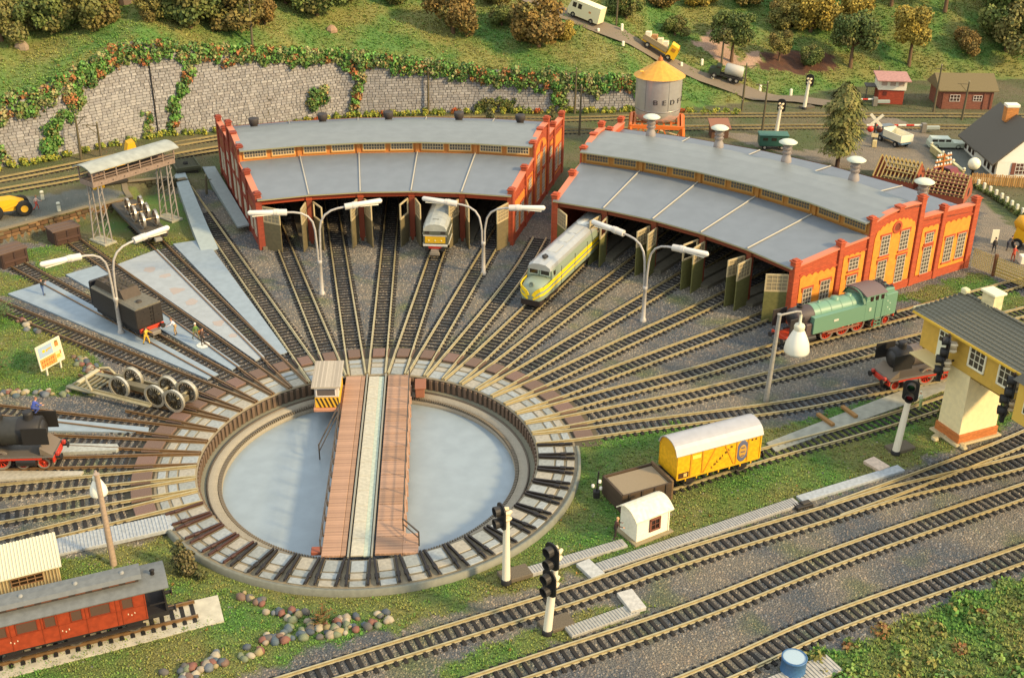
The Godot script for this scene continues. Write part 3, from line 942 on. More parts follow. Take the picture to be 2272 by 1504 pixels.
	# ventilators on the ridge
	if right:
		for i in bays:
			var pz := P(64.2, 3.9 + 1.03 * i, 8.5)
			var st := S(); lathe(st, [Vector2(0.62, 0), Vector2(0.55, 0.5), Vector2(0.42, 0.7), Vector2(0.42, 2.0)], 14, Transform3D(Basis.IDENTITY, pz))
			var v := put("ventilator", st, mt("8f8781", 0.6), o)
			st = S()
			for yy in [0.95, 1.4, 1.8]: lathe(st, [Vector2(0.4, yy), Vector2(0.56, yy + 0.04), Vector2(0.56, yy + 0.18), Vector2(0.4, yy + 0.22)], 14, Transform3D(Basis.IDENTITY, pz), false)
			put("ring", st, mt("7d726a", 0.6), v)
			st = S(); lathe(st, [Vector2(0.3, 2.0), Vector2(1.02, 2.22), Vector2(1.06, 2.3), Vector2(0.7, 2.52), Vector2(0.0, 2.66)], 18, Transform3D(Basis.IDENTITY, pz)); put("cap", st, mt("c9cdb8", 0.5), v)
	else:
		for kk in [-2.02, -1.02, -0.05, 1.0, 1.92]:
			var pz := P(64.4, kk, 7.0)
			var st := S(); lathe(st, [Vector2(0.5, 0), Vector2(0.45, 1.5), Vector2(0.58, 1.75), Vector2(0.66, 2.3), Vector2(0.6, 2.4), Vector2(0.0, 2.2)], 12, Transform3D(Basis.IDENTITY, pz))
			put("ventilator", st, mt("3a3430", 0.7), o)

func v2(p: Vector3) -> Vector2: return Vector2(p.x, p.z)

func roof_panel(st: SurfaceTool, a: float, b: float, r0: float, y0: float, r1: float, y1: float, th: float, n: int):
	# a slightly domed flat strip with thickness
	var mid := P((r0 + r1) * 0.5, (a + b) * 0.5, (y0 + y1) * 0.5 - th * 0.5)
	var p := [P(r0, a, y0), P(r0, b, y0), P(r1, b, y1), P(r1, a, y1)]
	var q := []
	for v in p: q.append(v - Vector3(0, th, 0))
	quad_out(st, p[0], p[1], p[2], p[3], mid); quad_out(st, q[0], q[1], q[2], q[3], mid)
	for i in 4: quad_out(st, p[i], p[(i + 1) % 4], q[(i + 1) % 4], q[i], mid)

func shed_door(o: Node, tr: Transform3D, rf: float, s: float, right: bool, i: int, _k: float):
	# an open door leaf standing out from the post towards the turntable
	var panel := mt("6b6a3a" if right else "6e6446", 0.8, 0.0, "stain", 0.3)
	var wd := 2.3
	var ang := 0.10 * s if right else 0.32 * s
	var lt := tr * Transform3D(Basis(Vector3.UP, ang), Vector3(rf - 0.15, 0, s * 0.42))
	if (right and i == 0) or (not right and i == 0): lt = tr * Transform3D(Basis(Vector3.UP, 0.75 * s), Vector3(rf - 0.1, 0, s * 0.5))
	if right and i == 5: lt = tr * Transform3D(Basis(Vector3.UP, 0.6 * s), Vector3(rf - 0.1, 0, s * 0.5))
	var st := S(); bx(st, Vector3(-wd * 0.5, 1.35, 0), Vector3(wd, 3.3, 0.12), 0.02, lt)
	var d := put("door", st, panel, o)
	st = S()
	for x in [-0.08, -wd + 0.08]: bx(st, Vector3(x, 3.9, 0), Vector3(0.16, 1.85, 0.14), 0.0, lt)
	for y in [3.06, 4.76]: bx(st, Vector3(-wd * 0.5, y, 0), Vector3(wd - 0.3, 0.16, 0.14), 0.0, lt)
	put("window_frame", st, mt("b5a47c", 0.7), d)
	var open_pane := (i * 3 + int(s)) % 4 != 0
	if open_pane:
		st = S(); bx(st, Vector3(-wd * 0.5, 3.9, 0), Vector3(wd - 0.32, 1.55, 0.03), 0.0, lt); put("pane", st, mt("8a7f66", 0.35), d)
		st = S()
		for n in range(1, 4): bx(st, Vector3(-0.16 - (wd - 0.32) * n / 4.0, 3.9, 0), Vector3(0.06, 1.54, 0.1), 0.0, lt)
		for n in range(1, 4): bx(st, Vector3(-wd * 0.5, 3.14 + 1.54 * n / 4.0, 0), Vector3(wd - 0.32, 0.06, 0.09), 0.0, lt)
		put("glazing_bars", st, mt("b5a47c", 0.7), d)

func end_wall(o: Node, k: float, side: float, brick: Material, plaster: Material, glass: Material, bars: Material, rf: float):
	var tr := face_frame(k, side)
	# wall body with its stepped parapet (thickness 0.5, outer face at z = 0)
	var st := S()
	var top := [Vector2(rf - 0.2, -0.5), Vector2(72.6, -0.5), Vector2(72.6, 7.05), Vector2(68, 7.25), Vector2(63.5, 7.3), Vector2(63.5, 8.95), Vector2(61.8, 9.05), Vector2(60, 9.0), Vector2(58, 8.7), Vector2(56, 8.1), Vector2(56, 6.75), Vector2(54, 6.6), Vector2(52, 6.45), Vector2(50, 6.2), Vector2(48, 5.95), Vector2(rf - 0.2, 5.7)]
	prism(st, top, -0.5, 0.0, tr)
	var w := put("end_wall", st, brick, o)
	# coping along the parapet
	st = S()
	for i in range(2, top.size() - 1):
		var a: Vector2 = top[i]; var b: Vector2 = top[i + 1]
		if absf(a.x - b.x) < 0.1: continue
		var A := tr * Vector3(a.x, a.y + 0.05, -0.2); var B := tr * Vector3(b.x, b.y + 0.05, -0.2)
		bar(st, A, B, 0.72, 0.16)
	put("coping", st, mt("c77a5c", 0.75), w)
	# piers with little heads
	for q in [[rf + 0.15, 5.95, 0.75], [52.0, 6.7, 0.6], [56.1, 8.35, 0.7], [63.3, 9.25, 0.7], [67.0, 7.5, 0.6], [72.2, 7.4, 0.8]]:
		st = S()
		bx(st, Vector3(q[0], (q[1] - 0.4) * 0.5, 0.1), Vector3(q[2], q[1] + 0.4, 0.22), 0.03, tr)
		bx(st, Vector3(q[0], q[1] + 0.12, -0.12), Vector3(q[2] + 0.06, 0.36, 0.72), 0.04, tr)
		bx(st, Vector3(q[0], q[1] + 0.36, -0.12), Vector3(q[2] + 0.24, 0.14, 0.9), 0.04, tr)
		bx(st, Vector3(q[0], q[1] + 0.50, -0.12), Vector3(q[2] - 0.1, 0.16, 0.6), 0.05, tr)
		put("pier", st, brick, w)
	st = S(); bx(st, Vector3(60, 8.95, -0.12), Vector3(0.7, 0.5, 0.7), 0.04, tr); bx(st, Vector3(60, 9.25, -0.12), Vector3(0.9, 0.14, 0.9), 0.04, tr); put("pier_head", st, brick, w)
	# string course and plinth
	st = S()
	bx(st, Vector3(49.2, 4.75, 0.06), Vector3(5.2, 0.16, 0.14), 0.0, tr); bx(st, Vector3(54.05, 5.55, 0.06), Vector3(3.3, 0.16, 0.14), 0.0, tr)
	bx(st, Vector3(65.1, 6.2, 0.06), Vector3(2.9, 0.16, 0.14), 0.0, tr); bx(st, Vector3(69.6, 6.1, 0.06), Vector3(4.4, 0.16, 0.14), 0.0, tr)
	put("string_course", st, brick, w)
	st = S()
	bx(st, Vector3(59.3, 0.1, 0.05), Vector3(26.0, 1.0, 0.12), 0.0, tr); put("plinth", st, brick, w)
	# plastered panels with scalloped heads
	var panels := [[46.75, 51.55, 0.65, 4.35], [52.55, 55.55, 0.65, 5.25], [63.95, 66.45, 0.65, 5.9], [67.55, 71.6, 0.65, 5.75]]
	for p in panels:
		var pl := [Vector2(p[0], p[2]), Vector2(p[1], p[2]), Vector2(p[1], p[3])]
		var n := int((p[1] - p[0]) / 0.72)
		for i in n:
			var x1: float = lerpf(p[1], p[0], float(i) / n); var x0: float = lerpf(p[1], p[0], float(i + 1) / n)
			for t in [0.0, 0.3, 0.5, 0.7, 1.0]:
				if t == 1.0 and i < n - 1: continue
				pl.append(Vector2(lerpf(x1, x0, t), p[3] + 0.26 * sin(PI * t)))
		st = S(); prism(st, pl, 0.005, 0.06, tr); put("plaster_panel", st, plaster, w)
	var gp := [Vector2(56.75, 0.65), Vector2(62.75, 0.65), Vector2(62.75, 6.3)]
	for i in 10:
		for t in [0.0, 0.35, 0.65]:
			var f: float = (i + t) / 10.0
			var x := lerpf(62.75, 56.75, f)
			gp.append(Vector2(x, 6.3 + 1.45 * sqrt(maxf(0.0, 1.0 - pow((f - 0.5) * 2.0, 2))) + 0.2 * sin(PI * t)))
	gp.append(Vector2(56.75, 6.3))
	st = S(); prism(st, gp, 0.005, 0.06, tr); put("plaster_panel", st, plaster, w)
	# windows with brick heads and pale sills
	var wins := [[47.9, 1.9, 1.15, 2.3, 3, 5], [50.3, 2.1, 1.25, 2.5, 3, 5], [54.05, 4.3, 1.3, 1.2, 3, 3], [54.05, 1.9, 1.3, 2.2, 3, 5],
		[58.35, 2.15, 1.25, 3.0, 3, 7], [61.2, 2.15, 1.25, 3.0, 3, 7], [58.35, 5.35, 1.2, 2.1, 3, 5], [61.2, 5.35, 1.2, 2.1, 3, 5],
		[65.2, 4.75, 1.15, 1.05, 3, 3], [65.2, 2.2, 1.2, 3.0, 3, 7], [68.6, 2.7, 1.2, 2.8, 3, 6], [70.6, 2.7, 1.2, 2.8, 3, 6]]
	for q in wins:
		add_window(w, tr, q[0], q[1], q[2], q[3], 0.075, q[4], q[5], bars, glass)
		st = S()
		bx(st, Vector3(q[0], q[1] + q[3] * 0.5 + 0.14, 0.08), Vector3(q[2] + 0.5, 0.2, 0.14), 0.03, tr)
		for s in [-1, 1]: bx(st, Vector3(q[0] + s * (q[2] * 0.5 + 0.12), q[1] + q[3] * 0.5 - 0.1, 0.07), Vector3(0.16, 0.3, 0.12), 0.0, tr)
		put("window_head", st, brick, w)
		st = S(); bx(st, Vector3(q[0], q[1] - q[3] * 0.5 - 0.12, 0.11), Vector3(q[2] + 0.35, 0.16, 0.2), 0.02, tr); put("window_sill", st, brick, w)
	# round window
	st = S(); lathe(st, [Vector2(0.42, 0.06), Vector2(0.42, 0.14), Vector2(0.68, 0.14), Vector2(0.68, 0.05)], 20, tr * Transform3D(Basis(Vector3.RIGHT, PI / 2), Vector3(59.85, 7.05, 0)), false)
	put("round_window", st, brick, w)
	st = S(); lathe(st, [Vector2(0.42, 0.075), Vector2(0.0, 0.076)], 20, tr * Transform3D(Basis(Vector3.RIGHT, PI / 2), Vector3(59.85, 7.05, 0)), false); put("round_pane", st, mt("7a3a24", 0.6), w)

# ---------------------------------------------------------------- retaining wall, hill, plants
# many small leaf faces spread through a set of blobs [centre, radius]
func leaves(st: SurfaceTool, blobs: Array, n: int, size: float, cols: Array, r: RandomNumberGenerator, flat := 1.0):
	var total := 0.0
	for b in blobs: total += b[1] * b[1]
	for b in blobs:
		var m := int(n * b[1] * b[1] / total)
		var tone: Color = cols[r.randi() % cols.size()]
		for i in m:
			var d := Vector3(r.randfn(), r.randfn(), r.randfn()).normalized()
			var rad: float = b[1] * pow(r.randf(), 0.28) * r.randf_range(0.85, 1.1)
			var c: Vector3 = b[0] + Vector3(d.x, d.y * flat, d.z) * rad
			var nrm := (d * 1.1 + Vector3(r.randfn(), r.randfn(), r.randfn()) * 0.75).normalized()
			var x := nrm.cross(Vector3(r.randfn(), r.randfn(), r.randfn())).normalized()
			var y := nrm.cross(x)
			var s := size * r.randf_range(0.55, 1.3)
			var col: Color = mixc(tone, cols[r.randi() % cols.size()], r.randf() * 0.6)
			var v := r.randf_range(0.72, 1.3)
			st.set_color(Color(col.r * v, col.g * v, col.b * v))
			var a := c + x * s; var e := c + y * s * 0.8; var f := c - x * s * 0.7 + y * s * 0.1; var g := c - y * s * 0.75
			tri(st, a, e, f); tri(st, a, f, g)

func leaf_mat() -> StandardMaterial3D: return vmat(0.9, "", 0.5, false, 0.12)

const OLIVE := [Color(0.196, 0.181, 0.043), Color(0.138, 0.152, 0.038), Color(0.254, 0.210, 0.051), Color(0.174, 0.131, 0.038)]
const MOSS := [Color(0.109, 0.152, 0.035), Color(0.152, 0.181, 0.043), Color(0.080, 0.116, 0.032), Color(0.189, 0.167, 0.051)]
const RUST := [Color(0.225, 0.145, 0.041), Color(0.290, 0.181, 0.043), Color(0.167, 0.123, 0.038), Color(0.174, 0.160, 0.043)]
const GOLD := [Color(0.377, 0.275, 0.043), Color(0.290, 0.232, 0.043), Color(0.435, 0.319, 0.058), Color(0.232, 0.189, 0.043)]
const IVY := [Color(0.087, 0.217, 0.036), Color(0.123, 0.275, 0.051), Color(0.072, 0.152, 0.043), Color(0.203, 0.261, 0.072), Color(0.348, 0.319, 0.145), Color(0.145, 0.348, 0.072), Color(0.435, 0.145, 0.058), Color(0.102, 0.189, 0.058)]
const FOOT := [Color(0.406, 0.377, 0.051), Color(0.275, 0.319, 0.051), Color(0.507, 0.406, 0.058), Color(0.174, 0.246, 0.043)]
const SPRUCE := [Color(0.109, 0.116, 0.043), Color(0.080, 0.090, 0.041), Color(0.160, 0.145, 0.058)]

func wall_pt(x: float, y: float, out := 0.0) -> Vector3:
	var z := wall_z(x)
	var t := Vector3(0.6, 0, wall_z(x + 0.3) - wall_z(x - 0.3)).normalized()
	var n := Vector3(-t.z, 0, t.x)
	return Vector3(x, y, z) + n * out

func ground_foot(x: float) -> float: return base_h(x, wall_z(x) + 0.7)

func build_wall_and_hill():
	build_retaining_wall(); build_wall_plants(); build_road(); build_hill_plants()

func build_retaining_wall():
	var o := thing("retaining_wall", "long curved grey stone retaining wall with ivy below the wooded hillside", "retaining wall")
	var tone := [Color(0.45, 0.44, 0.435), Color(0.39, 0.38, 0.375), Color(0.51, 0.495, 0.48), Color(0.42, 0.40, 0.385)]
	var r := RandomNumberGenerator.new(); r.seed = 21
	# mortar core
	var x := -64.0
	var line := []
	while x < 33.5:
		line.append(x); x += 0.8
	var st := S(); st.set_color(Color(0.20, 0.185, 0.165))
	for i in line.size() - 1:
		var a: float = line[i]; var b: float = line[i + 1]
		var ya := ground_foot(a) - 0.4; var yb := ground_foot(b) - 0.4
		var ta := lerp_table(a, HX, HY) + 0.1; var tb := lerp_table(b, HX, HY) + 0.1
		quad(st, wall_pt(a, ya), wall_pt(b, yb), wall_pt(b, tb), wall_pt(a, ta))
		quad(st, wall_pt(a, ta), wall_pt(b, tb), wall_pt(b, tb, -2.4), wall_pt(a, ta, -2.4))
	put("core", st, vmat(0.95, "grain", 0.4), o)
	# stones: cumulative length along the wall
	var xs := []; var ls := []
	var run := 0.0
	x = -63.5
	while x < 33.3:
		xs.append(x); ls.append(run)
		run += wall_pt(x, 0).distance_to(wall_pt(x + 0.25, 0)); x += 0.25
	var big := S()
	var big_n := 0
	var single := 0
	var vm := vmat(0.95, "grain", 0.5)
	var protos := []
	for c in 3:
		var ps := S(); ps.set_color(tone[c])
		bx(ps, Vector3(0, 0, 0.02), Vector3(1, 1, 1), 0.12)
		protos.append(mesh_of(ps, vm))
	var course := 0.40
	for row in 40:
		var y := -0.4 + row * course
		var s := r.randf_range(0.0, 0.5)
		while s < run - 0.8:
			var w := r.randf_range(0.45, 1.05)
			var mid := s + w * 0.5
			s += w
			var fx := lerp_table_fast(mid, ls, xs)
			if y + course > lerp_table(fx, HX, HY) + 0.05 or y < ground_foot(fx) - 0.5: continue
			var A := wall_pt(lerp_table_fast(mid - w * 0.5, ls, xs), y + course * 0.5); var B := wall_pt(lerp_table_fast(mid + w * 0.5, ls, xs), y + course * 0.5)
			var u := (B - A).normalized(); var n := Vector3(-u.z, 0, u.x)
			var prd := r.randf_range(0.05, 0.13)
			var h := course - 0.05
			if single < 300 and fx > -49.0 and fx < -38.5 and y > 2.0 and y < 12.5:
				single += 1
				inst("stone", protos[r.randi() % 3], o, Transform3D(Basis(u * (w - 0.05), Vector3.UP * h, n * 0.24), (A + B) * 0.5 + n * (prd - 0.1)))
			else:
				var col: Color = tone[r.randi() % 4]
				var v := r.randf_range(0.86, 1.12)
				big.set_color(Color(col.r * v, col.g * v, col.b * v))
				var c0 := (A + B) * 0.5
				var e := [c0 - u * (w * 0.5 - 0.025) - Vector3.UP * h * 0.5, c0 + u * (w * 0.5 - 0.025) - Vector3.UP * h * 0.5, c0 + u * (w * 0.5 - 0.025) + Vector3.UP * h * 0.5, c0 - u * (w * 0.5 - 0.025) + Vector3.UP * h * 0.5]
				var f := []
				for q in e: f.append(q + n * prd + (c0 - q) * 0.14)
				quad(big, f[0], f[1], f[2], f[3])
				for k in 4: quad(big, e[k], e[(k + 1) % 4], f[(k + 1) % 4], f[k])
				big_n += 1
	tag(put("stonework", big, vm, o), "", "", "", "stuff")
	# dark joints between the wall sections, and the drainpipe
	for q in [[-38.3, 13.8, 1.2], [-12.4, 8.4, 0.0]]:
		st = S(); tube(st, [wall_pt(q[0], q[2], 0.2), wall_pt(q[0], q[1], 0.2)], 0.09, 6); put("drain_pipe", st, mt("1d1b1c", 0.6), o)

func lerp_table_fast(v: float, a: Array, b: Array) -> float:
	var lo := 0; var hi := a.size() - 1
	if v <= a[0]: return b[0]
	if v >= a[hi]: return b[hi]
	while hi - lo > 1:
		var m := (lo + hi) >> 1
		if a[m] <= v: lo = m
		else: hi = m
	return lerpf(b[lo], b[hi], (v - a[lo]) / (a[hi] - a[lo]))

func ivy(label: String, line: Array, width: float, n: int, cols: Array, called := "ivy"):
	var r := RandomNumberGenerator.new(); r.seed = n + int(line[0][0] * 7.0)
	var blobs := []
	for i in line.size() - 1:
		var m := maxi(2, int(Vector2(line[i][0] - line[i + 1][0], line[i][1] - line[i + 1][1]).length() / (width * 0.13)))
		for j in m:
			var t := float(j) / m
			var x := lerpf(line[i][0], line[i + 1][0], t) + r.randf_range(-0.3, 0.3) * width
			var y := lerpf(line[i][1], line[i + 1][1], t) + r.randf_range(-0.3, 0.3) * width
			blobs.append([wall_pt(x, y, 0.1), width * r.randf_range(0.2, 0.36)])
	if line.size() == 1:
		for j in 9: blobs.append([wall_pt(line[0][0] + r.randf_range(-0.5, 0.5) * width, line[0][1] + r.randf_range(-0.5, 0.5) * width, 0.4), width * 0.3])
	var st := S()
	leaves(st, blobs, int(n * 1.9), 0.24, cols, r)
	tag(put(called, st, leaf_mat()), label, "ivy", "ivy on the retaining wall")

func build_wall_plants():
	ivy("broad diagonal strip of green ivy at the left end of the stone wall", [[-43.6, 12.0], [-45.4, 10.3], [-46.5, 8.8], [-47.7, 6.4], [-49.2, 4.5], [-50.3, 2.2]], 3.1, 2600, IVY)
	ivy("hanging ivy strip with red leaves right of the drainpipe", [[-33.3, 10.6], [-34.3, 9.2], [-35.0, 7.1], [-36.1, 4.7], [-36.6, 1.9]], 2.1, 1500, IVY)
	ivy("narrow upright ivy strip over the left roundhouse", [[-11.8, 8.0], [-11.9, 4.9], [-12.4, 2.2], [-12.9, 0.3]], 2.2, 1200, IVY)
	ivy("bright green ivy strip left of the water tank", [[17.3, 5.1], [18.0, 2.3], [18.4, 0.2]], 2.8, 1100, IVY)
	ivy("ivy patch at the left picture edge of the stone wall", [[-55.6, 7.5], [-54.9, 4.6], [-54.6, 1.7]], 2.2, 800, IVY)
	ivy("thin ivy tuft at the foot of the wall beside the drainpipe", [[-39.5, 4.7], [-39.2, 1.4]], 1.5, 420, IVY)
	ivy("bushy creeper with red leaves growing on the middle of the wall", [[-18.1, 3.1]], 2.9, 700, IVY, "creeper")
	ivy("low green shrub mound at the wall foot behind the left roundhouse", [[5.2, 0.1], [8.7, 0.9], [12.2, 0.4]], 2.6, 1000, MOSS, "creeper")
	# trailing growth all along the coping: nobody could count it
	var r := RandomNumberGenerator.new(); r.seed = 77
	var blobs := []
	var x := -60.0
	while x < 34.0:
		var ty := lerp_table(x, HX, HY)
		var drop := 1.5 + 1.3 * (noise.get_noise_1d(x * 3.0) + 0.5)
		if x < -38.0: drop += 0.9
		if x > 12.0: drop += 0.5
		for j in 5: blobs.append([wall_pt(x + r.randf_range(-0.4, 0.4), ty + 0.8 - r.randf() * drop, 0.1 + r.randf() * 0.3), r.randf_range(0.45, 0.8)])
		x += 0.6
	var st := S(); leaves(st, blobs, 38000, 0.24, IVY, r)
	tag(put("wall_top_growth", st, leaf_mat()), "trailing green growth with red flecks along the top of the stone wall", "undergrowth", "", "stuff")
	# little flowering clumps along the foot
	var protos := []
	for v in 3:
		st = S(); var b := []
		for j in 6: b.append([Vector3(r.randf_range(-0.7, 0.7), r.randf_range(0.15, 0.7), r.randf_range(-0.3, 0.3)), 0.4])
		leaves(st, b, 190, 0.17, FOOT if v < 2 else [Color(0.42, 0.08, 0.025), Color(0.30, 0.16, 0.03), Color(0.2, 0.2, 0.04)], r)
		var c := put("flower_clump", st, leaf_mat())
		tag(c, ["small yellow-green clump growing along the foot of the stone wall", "small straw-green clump growing along the foot of the stone wall", "small red-flowering clump growing along the foot of the stone wall"][v], "shrub", "clumps along the wall foot")
		protos.append(c)
	var first := [true, true, true]
	x = -55.0
	while x < 46.0:
		var v: int = 2 if r.randf() < 0.10 else r.randi() % 2
		var z := (wall_z(x) if x < 33.0 else -98.5) + 0.7 + r.randf() * 0.5
		var at := Vector3(x, base_h(x, z), z)
		if first[v]:
			protos[v].position = at; first[v] = false
		else: dup(protos[v], at, r.randf() * TAU)
		x += r.randf_range(1.0, 2.2)

func build_road():
	var st := S(); st.set_smooth_group(3)
	var far := [[12.0, -123.5], [15.9, -122.0], [19.6, -119.2], [25.4, -116.0], [30.4, -113.6], [38.0, -112.4], [45.1, -110.4], [51.6, -107.4], [57.5, -106.8], [62.4, -104.0], [66.0, -99.0]]
	var near := [[10.0, -121.5], [13.4, -119.4], [17.2, -116.6], [22.6, -113.2], [28.4, -110.2], [35.5, -109.4], [42.7, -107.8], [49.5, -104.4], [56.0, -103.4], [61.0, -100.8], [63.0, -97.0]]
	for i in far.size() - 1:
		for s in 5:
			var t0 := s / 5.0; var t1 := (s + 1) / 5.0
			for c in 6:
				var w0 := c / 6.0; var w1 := (c + 1) / 6.0
				var q := []
				for e in [[t0, w0], [t1, w0], [t1, w1], [t0, w1]]:
					var fx := lerpf(lerpf(near[i][0], near[i + 1][0], e[0]), lerpf(far[i][0], far[i + 1][0], e[0]), e[1])
					var fz := lerpf(lerpf(near[i][1], near[i + 1][1], e[0]), lerpf(far[i][1], far[i + 1][1], e[0]), e[1])
					q.append(Vector3(fx, maxf(base_h(fx, fz) + 0.32, ground_h(fx, fz) + 0.06), fz))
				quad(st, q[0], q[1], q[2], q[3])
	tag(put("road", st, mt("8b7d69", 0.9, 0.0, "grain", 0.3)), "pale narrow road climbing the hillside from the level crossing", "road", "", "structure")

func tree_crown(blobs: Array, n: int, size: float, cols: Array, sd: int, trunk_h: float, limbs := true) -> Node3D:
	var r := RandomNumberGenerator.new(); r.seed = sd
	var o := Node3D.new()
	var st := S(); leaves(st, blobs, n, size, cols, r, 0.9)
	st.generate_normals(); st.set_material(leaf_mat())
	var m := MeshInstance3D.new(); m.name = "crown"; m.mesh = st.commit(); o.add_child(m)
	st = S()
	var top: Vector3 = blobs[0][0]
	tube(st, [Vector3(0, -0.3, 0), Vector3(0.05, trunk_h * 0.5, 0.03), Vector3(0, trunk_h, 0)], [0.26, 0.2, 0.15], 7)
	if limbs:
		for b in blobs: tube(st, [Vector3(0, trunk_h * 0.8, 0), (b[0] + Vector3(0, trunk_h, 0)) * 0.5, b[0]], [0.13, 0.09, 0.04], 5)
	st.generate_normals(); st.set_material(mt("7a5f45", 0.9, 0.0, "grain", 0.6))
	m = MeshInstance3D.new(); m.name = "trunk"; m.mesh = st.commit(); o.add_child(m)
	return o

func blobset(w: float, h: float, lift: float, n: int, sd: int) -> Array:
	var r := RandomNumberGenerator.new(); r.seed = sd
	var out := []
	for i in n:
		var a := r.randf() * TAU; var d := sqrt(r.randf()) * w * 0.36
		var y := lift + h * r.randf_range(0.2, 0.8)
		out.append([Vector3(cos(a) * d, y, sin(a) * d * 0.8), minf(w, h) * r.randf_range(0.16, 0.27)])
	return out

func build_hill_plants():
	var kinds := {}
	for q in [["olive", OLIVE, 0.0], ["moss", MOSS, 0.0], ["rust", RUST, 0.0], ["gold", GOLD, 0.0], ["talloak", MOSS, 2.2], ["tallgold", GOLD, 2.8], ["tallolive", OLIVE, 2.0]]:
		for v in 2:
			var sd := hash(q[0]) % 1000 + v * 17
			kinds[q[0] + str(v)] = tree_crown(blobset(6.0, 4.6, q[2], 26, sd), 8500, 0.18, q[1], sd, maxf(1.2, q[2] + 1.0))
	# [kind, x, z, scale, label]
	var list := [
		["olive0", -47.0, -83.6, 1.15, "rounded olive bush at the top left, above the diagonal ivy"], ["moss0", -51.8, -83.6, 1.05, "dark mossy bush at the top left corner, left of the rounded olive bush"],
		["olive1", -46.8, -88.0, 0.95, "olive bush behind the two rounded bushes at the top left"], ["moss1", -34.4, -88.6, 1.25, "large olive-green bush above the drainpipe, left one of a pair"],
		["olive0", -29.3, -91.6, 1.2, "large brownish-olive bush above the drainpipe, right one of a pair"], ["rust0", -33.3, -95.0, 0.9, "tawny bush behind the pair above the drainpipe"],
		["moss0", -18.8, -103.0, 1.25, "big mossy bush at the top, left of the middle of the picture"], ["olive1", -23.4, -103.6, 1.0, "olive bush left of the big mossy bush at the top"],
		["moss1", -15.4, -109.6, 1.0, "mossy bush at the very top left of the middle"], ["rust1", 1.9, -107.4, 1.15, "brown-olive tree standing alone above the left roundhouse"],
		["olive0", 2.8, -116.2, 0.9, "olive bush at the top edge behind the lone brown-olive tree"], ["rust0", 15.3, -106.0, 1.2, "rust-brown bush on the slope above the wall's right end"],
		["moss0", 9.5, -112.0, 0.62, "low green bush left of the rust-brown bush"], ["moss1", 30.0, -119.0, 0.85, "dark hedge-like bush behind the yellow and white vans"],
		["talloak0", 47.6, -115.6, 0.95, "tree with bare trunk in front of the pale sand bank"], ["talloak1", 68.3, -118.4, 1.05, "dark green tree behind the tall cypress"],
		["tallgold0", 79.0, -121.0, 1.0, "golden-olive tree with a forked pale trunk behind the red cabin"], ["gold1", 62.9, -127.0, 1.15, "golden-brown tree at the top, left of the dark green tree"],
		["gold0", 60.3, -132.0, 1.0, "golden bush at the top edge left of the golden-brown tree"], ["tallgold1", 87.9, -133.0, 1.15, "golden tree at the top right above the brick hut"],
		["moss0", 97.0, -125.5, 1.4, "big green bush at the right edge behind the brick hut"], ["moss1", 99.8, -132.0, 1.4, "tall green bush at the upper right corner"],
		["olive1", 58.6, -127.6, 0.8, "small olive bush above the brown earth bank"], ["tallolive0", 55.9, -117.6, 0.55, "small olive tree on the brown earth bank"],
		["moss0", 61.5, -117.4, 0.62, "low green bush in front of the brown earth bank"], ["moss1", -57.0, -86.0, 1.1, "green bush at the left edge of the hill"],
		["moss0", -57.6, -79.6, 1.0, "low mossy bush at the left edge above the ivy"], ["gold0", 44.8, -133.0, 0.9, "golden bush at the top right of the middle"],
		["olive0", 52.2, -134.6, 0.95, "olive bush at the top, between two golden bushes"], ["tallolive1", 78.4, -133.6, 1.0, "olive tree at the top behind the forked golden tree"],
		["olive1", -39.0, -86.0, 0.6, "small olive bush on the slope above the drainpipe"], ["rust1", -25.4, -96.0, 0.55, "small tawny bush between the big bushes"],
		["moss1", -7.6, -112.0, 0.7, "small mossy bush at the top edge above the left roundhouse"], ["olive0", 8.4, -118.0, 0.7, "small olive bush at the top edge left of the hill road"],
		["rust0", 37.1, -129.0, 0.85, "tawny bush at the top edge above the sand bank"], ["gold1", 70.5, -128.6, 0.9, "golden bush above the dark green tree"],
		["moss0", 38.6, -120.6, 0.6, "dark low bush left of the sand bank"], ["gold0", 19.8, -110.0, 0.5, "small golden bush beside the hill road"],
		["rust1", 90.0, -124.5, 0.7, "tawny low bush above the brick hut's roof"], ["moss1", 47.0, -123.8, 0.62, "mossy bush on top of the sand bank"]]
	var named := {}
	for q in list:
		var src: Node3D = kinds[q[0]]
		var o: Node3D = src.duplicate()
		o.name = numbered("tree" if String(q[0]).begins_with("tall") or q[3] > 1.1 else "bush", self)
		add_child(o, true)
		o.position = Vector3(q[1], ground_h(q[1], q[2]) - 0.15, q[2])
		o.rotation.y = fmod(q[1] * 1.7, TAU); o.scale = Vector3(q[3], q[3], q[3]) * 1.4
		tag(o, q[4], "tree" if String(o.name).begins_with("tree") else "bush", "trees and bushes on the hillside")
	for k in kinds: kinds[k].free()
	# rocks on the slope
	var r := RandomNumberGenerator.new(); r.seed = 12
	for q in [[-54.6, -86.5, 1.5, "9a8f84", "large grey rock in the top left corner"], [-54.9, -84.5, 0.9, "857c70", "grey boulder below the large rock at the top left"], [-55.0, -79.4, 0.8, "b09c86", "pale boulder at the left above the ivy"],
			[-16.3, -100.9, 0.7, "b8977a", "small beige rock left of the lone brown-olive tree"], [-43.5, -90.6, 1.6, "a58e80", "pinkish rock face at the top behind the bushes"], [-39.0, -91.0, 1.3, "9c8a7c", "low pinkish rock at the top edge"]]:
		var st := S(); rock(st, Vector3.ZERO, Vector3(q[2] * 1.3, q[2], q[2]), r)
		tag(put("rock", st, mt(q[3], 0.95, 0.0, "grain", 0.4), self, Vector3(q[0], ground_h(q[0], q[1]) + q[2] * 0.3, q[1])), q[4], "rock", "rocks on the hillside")

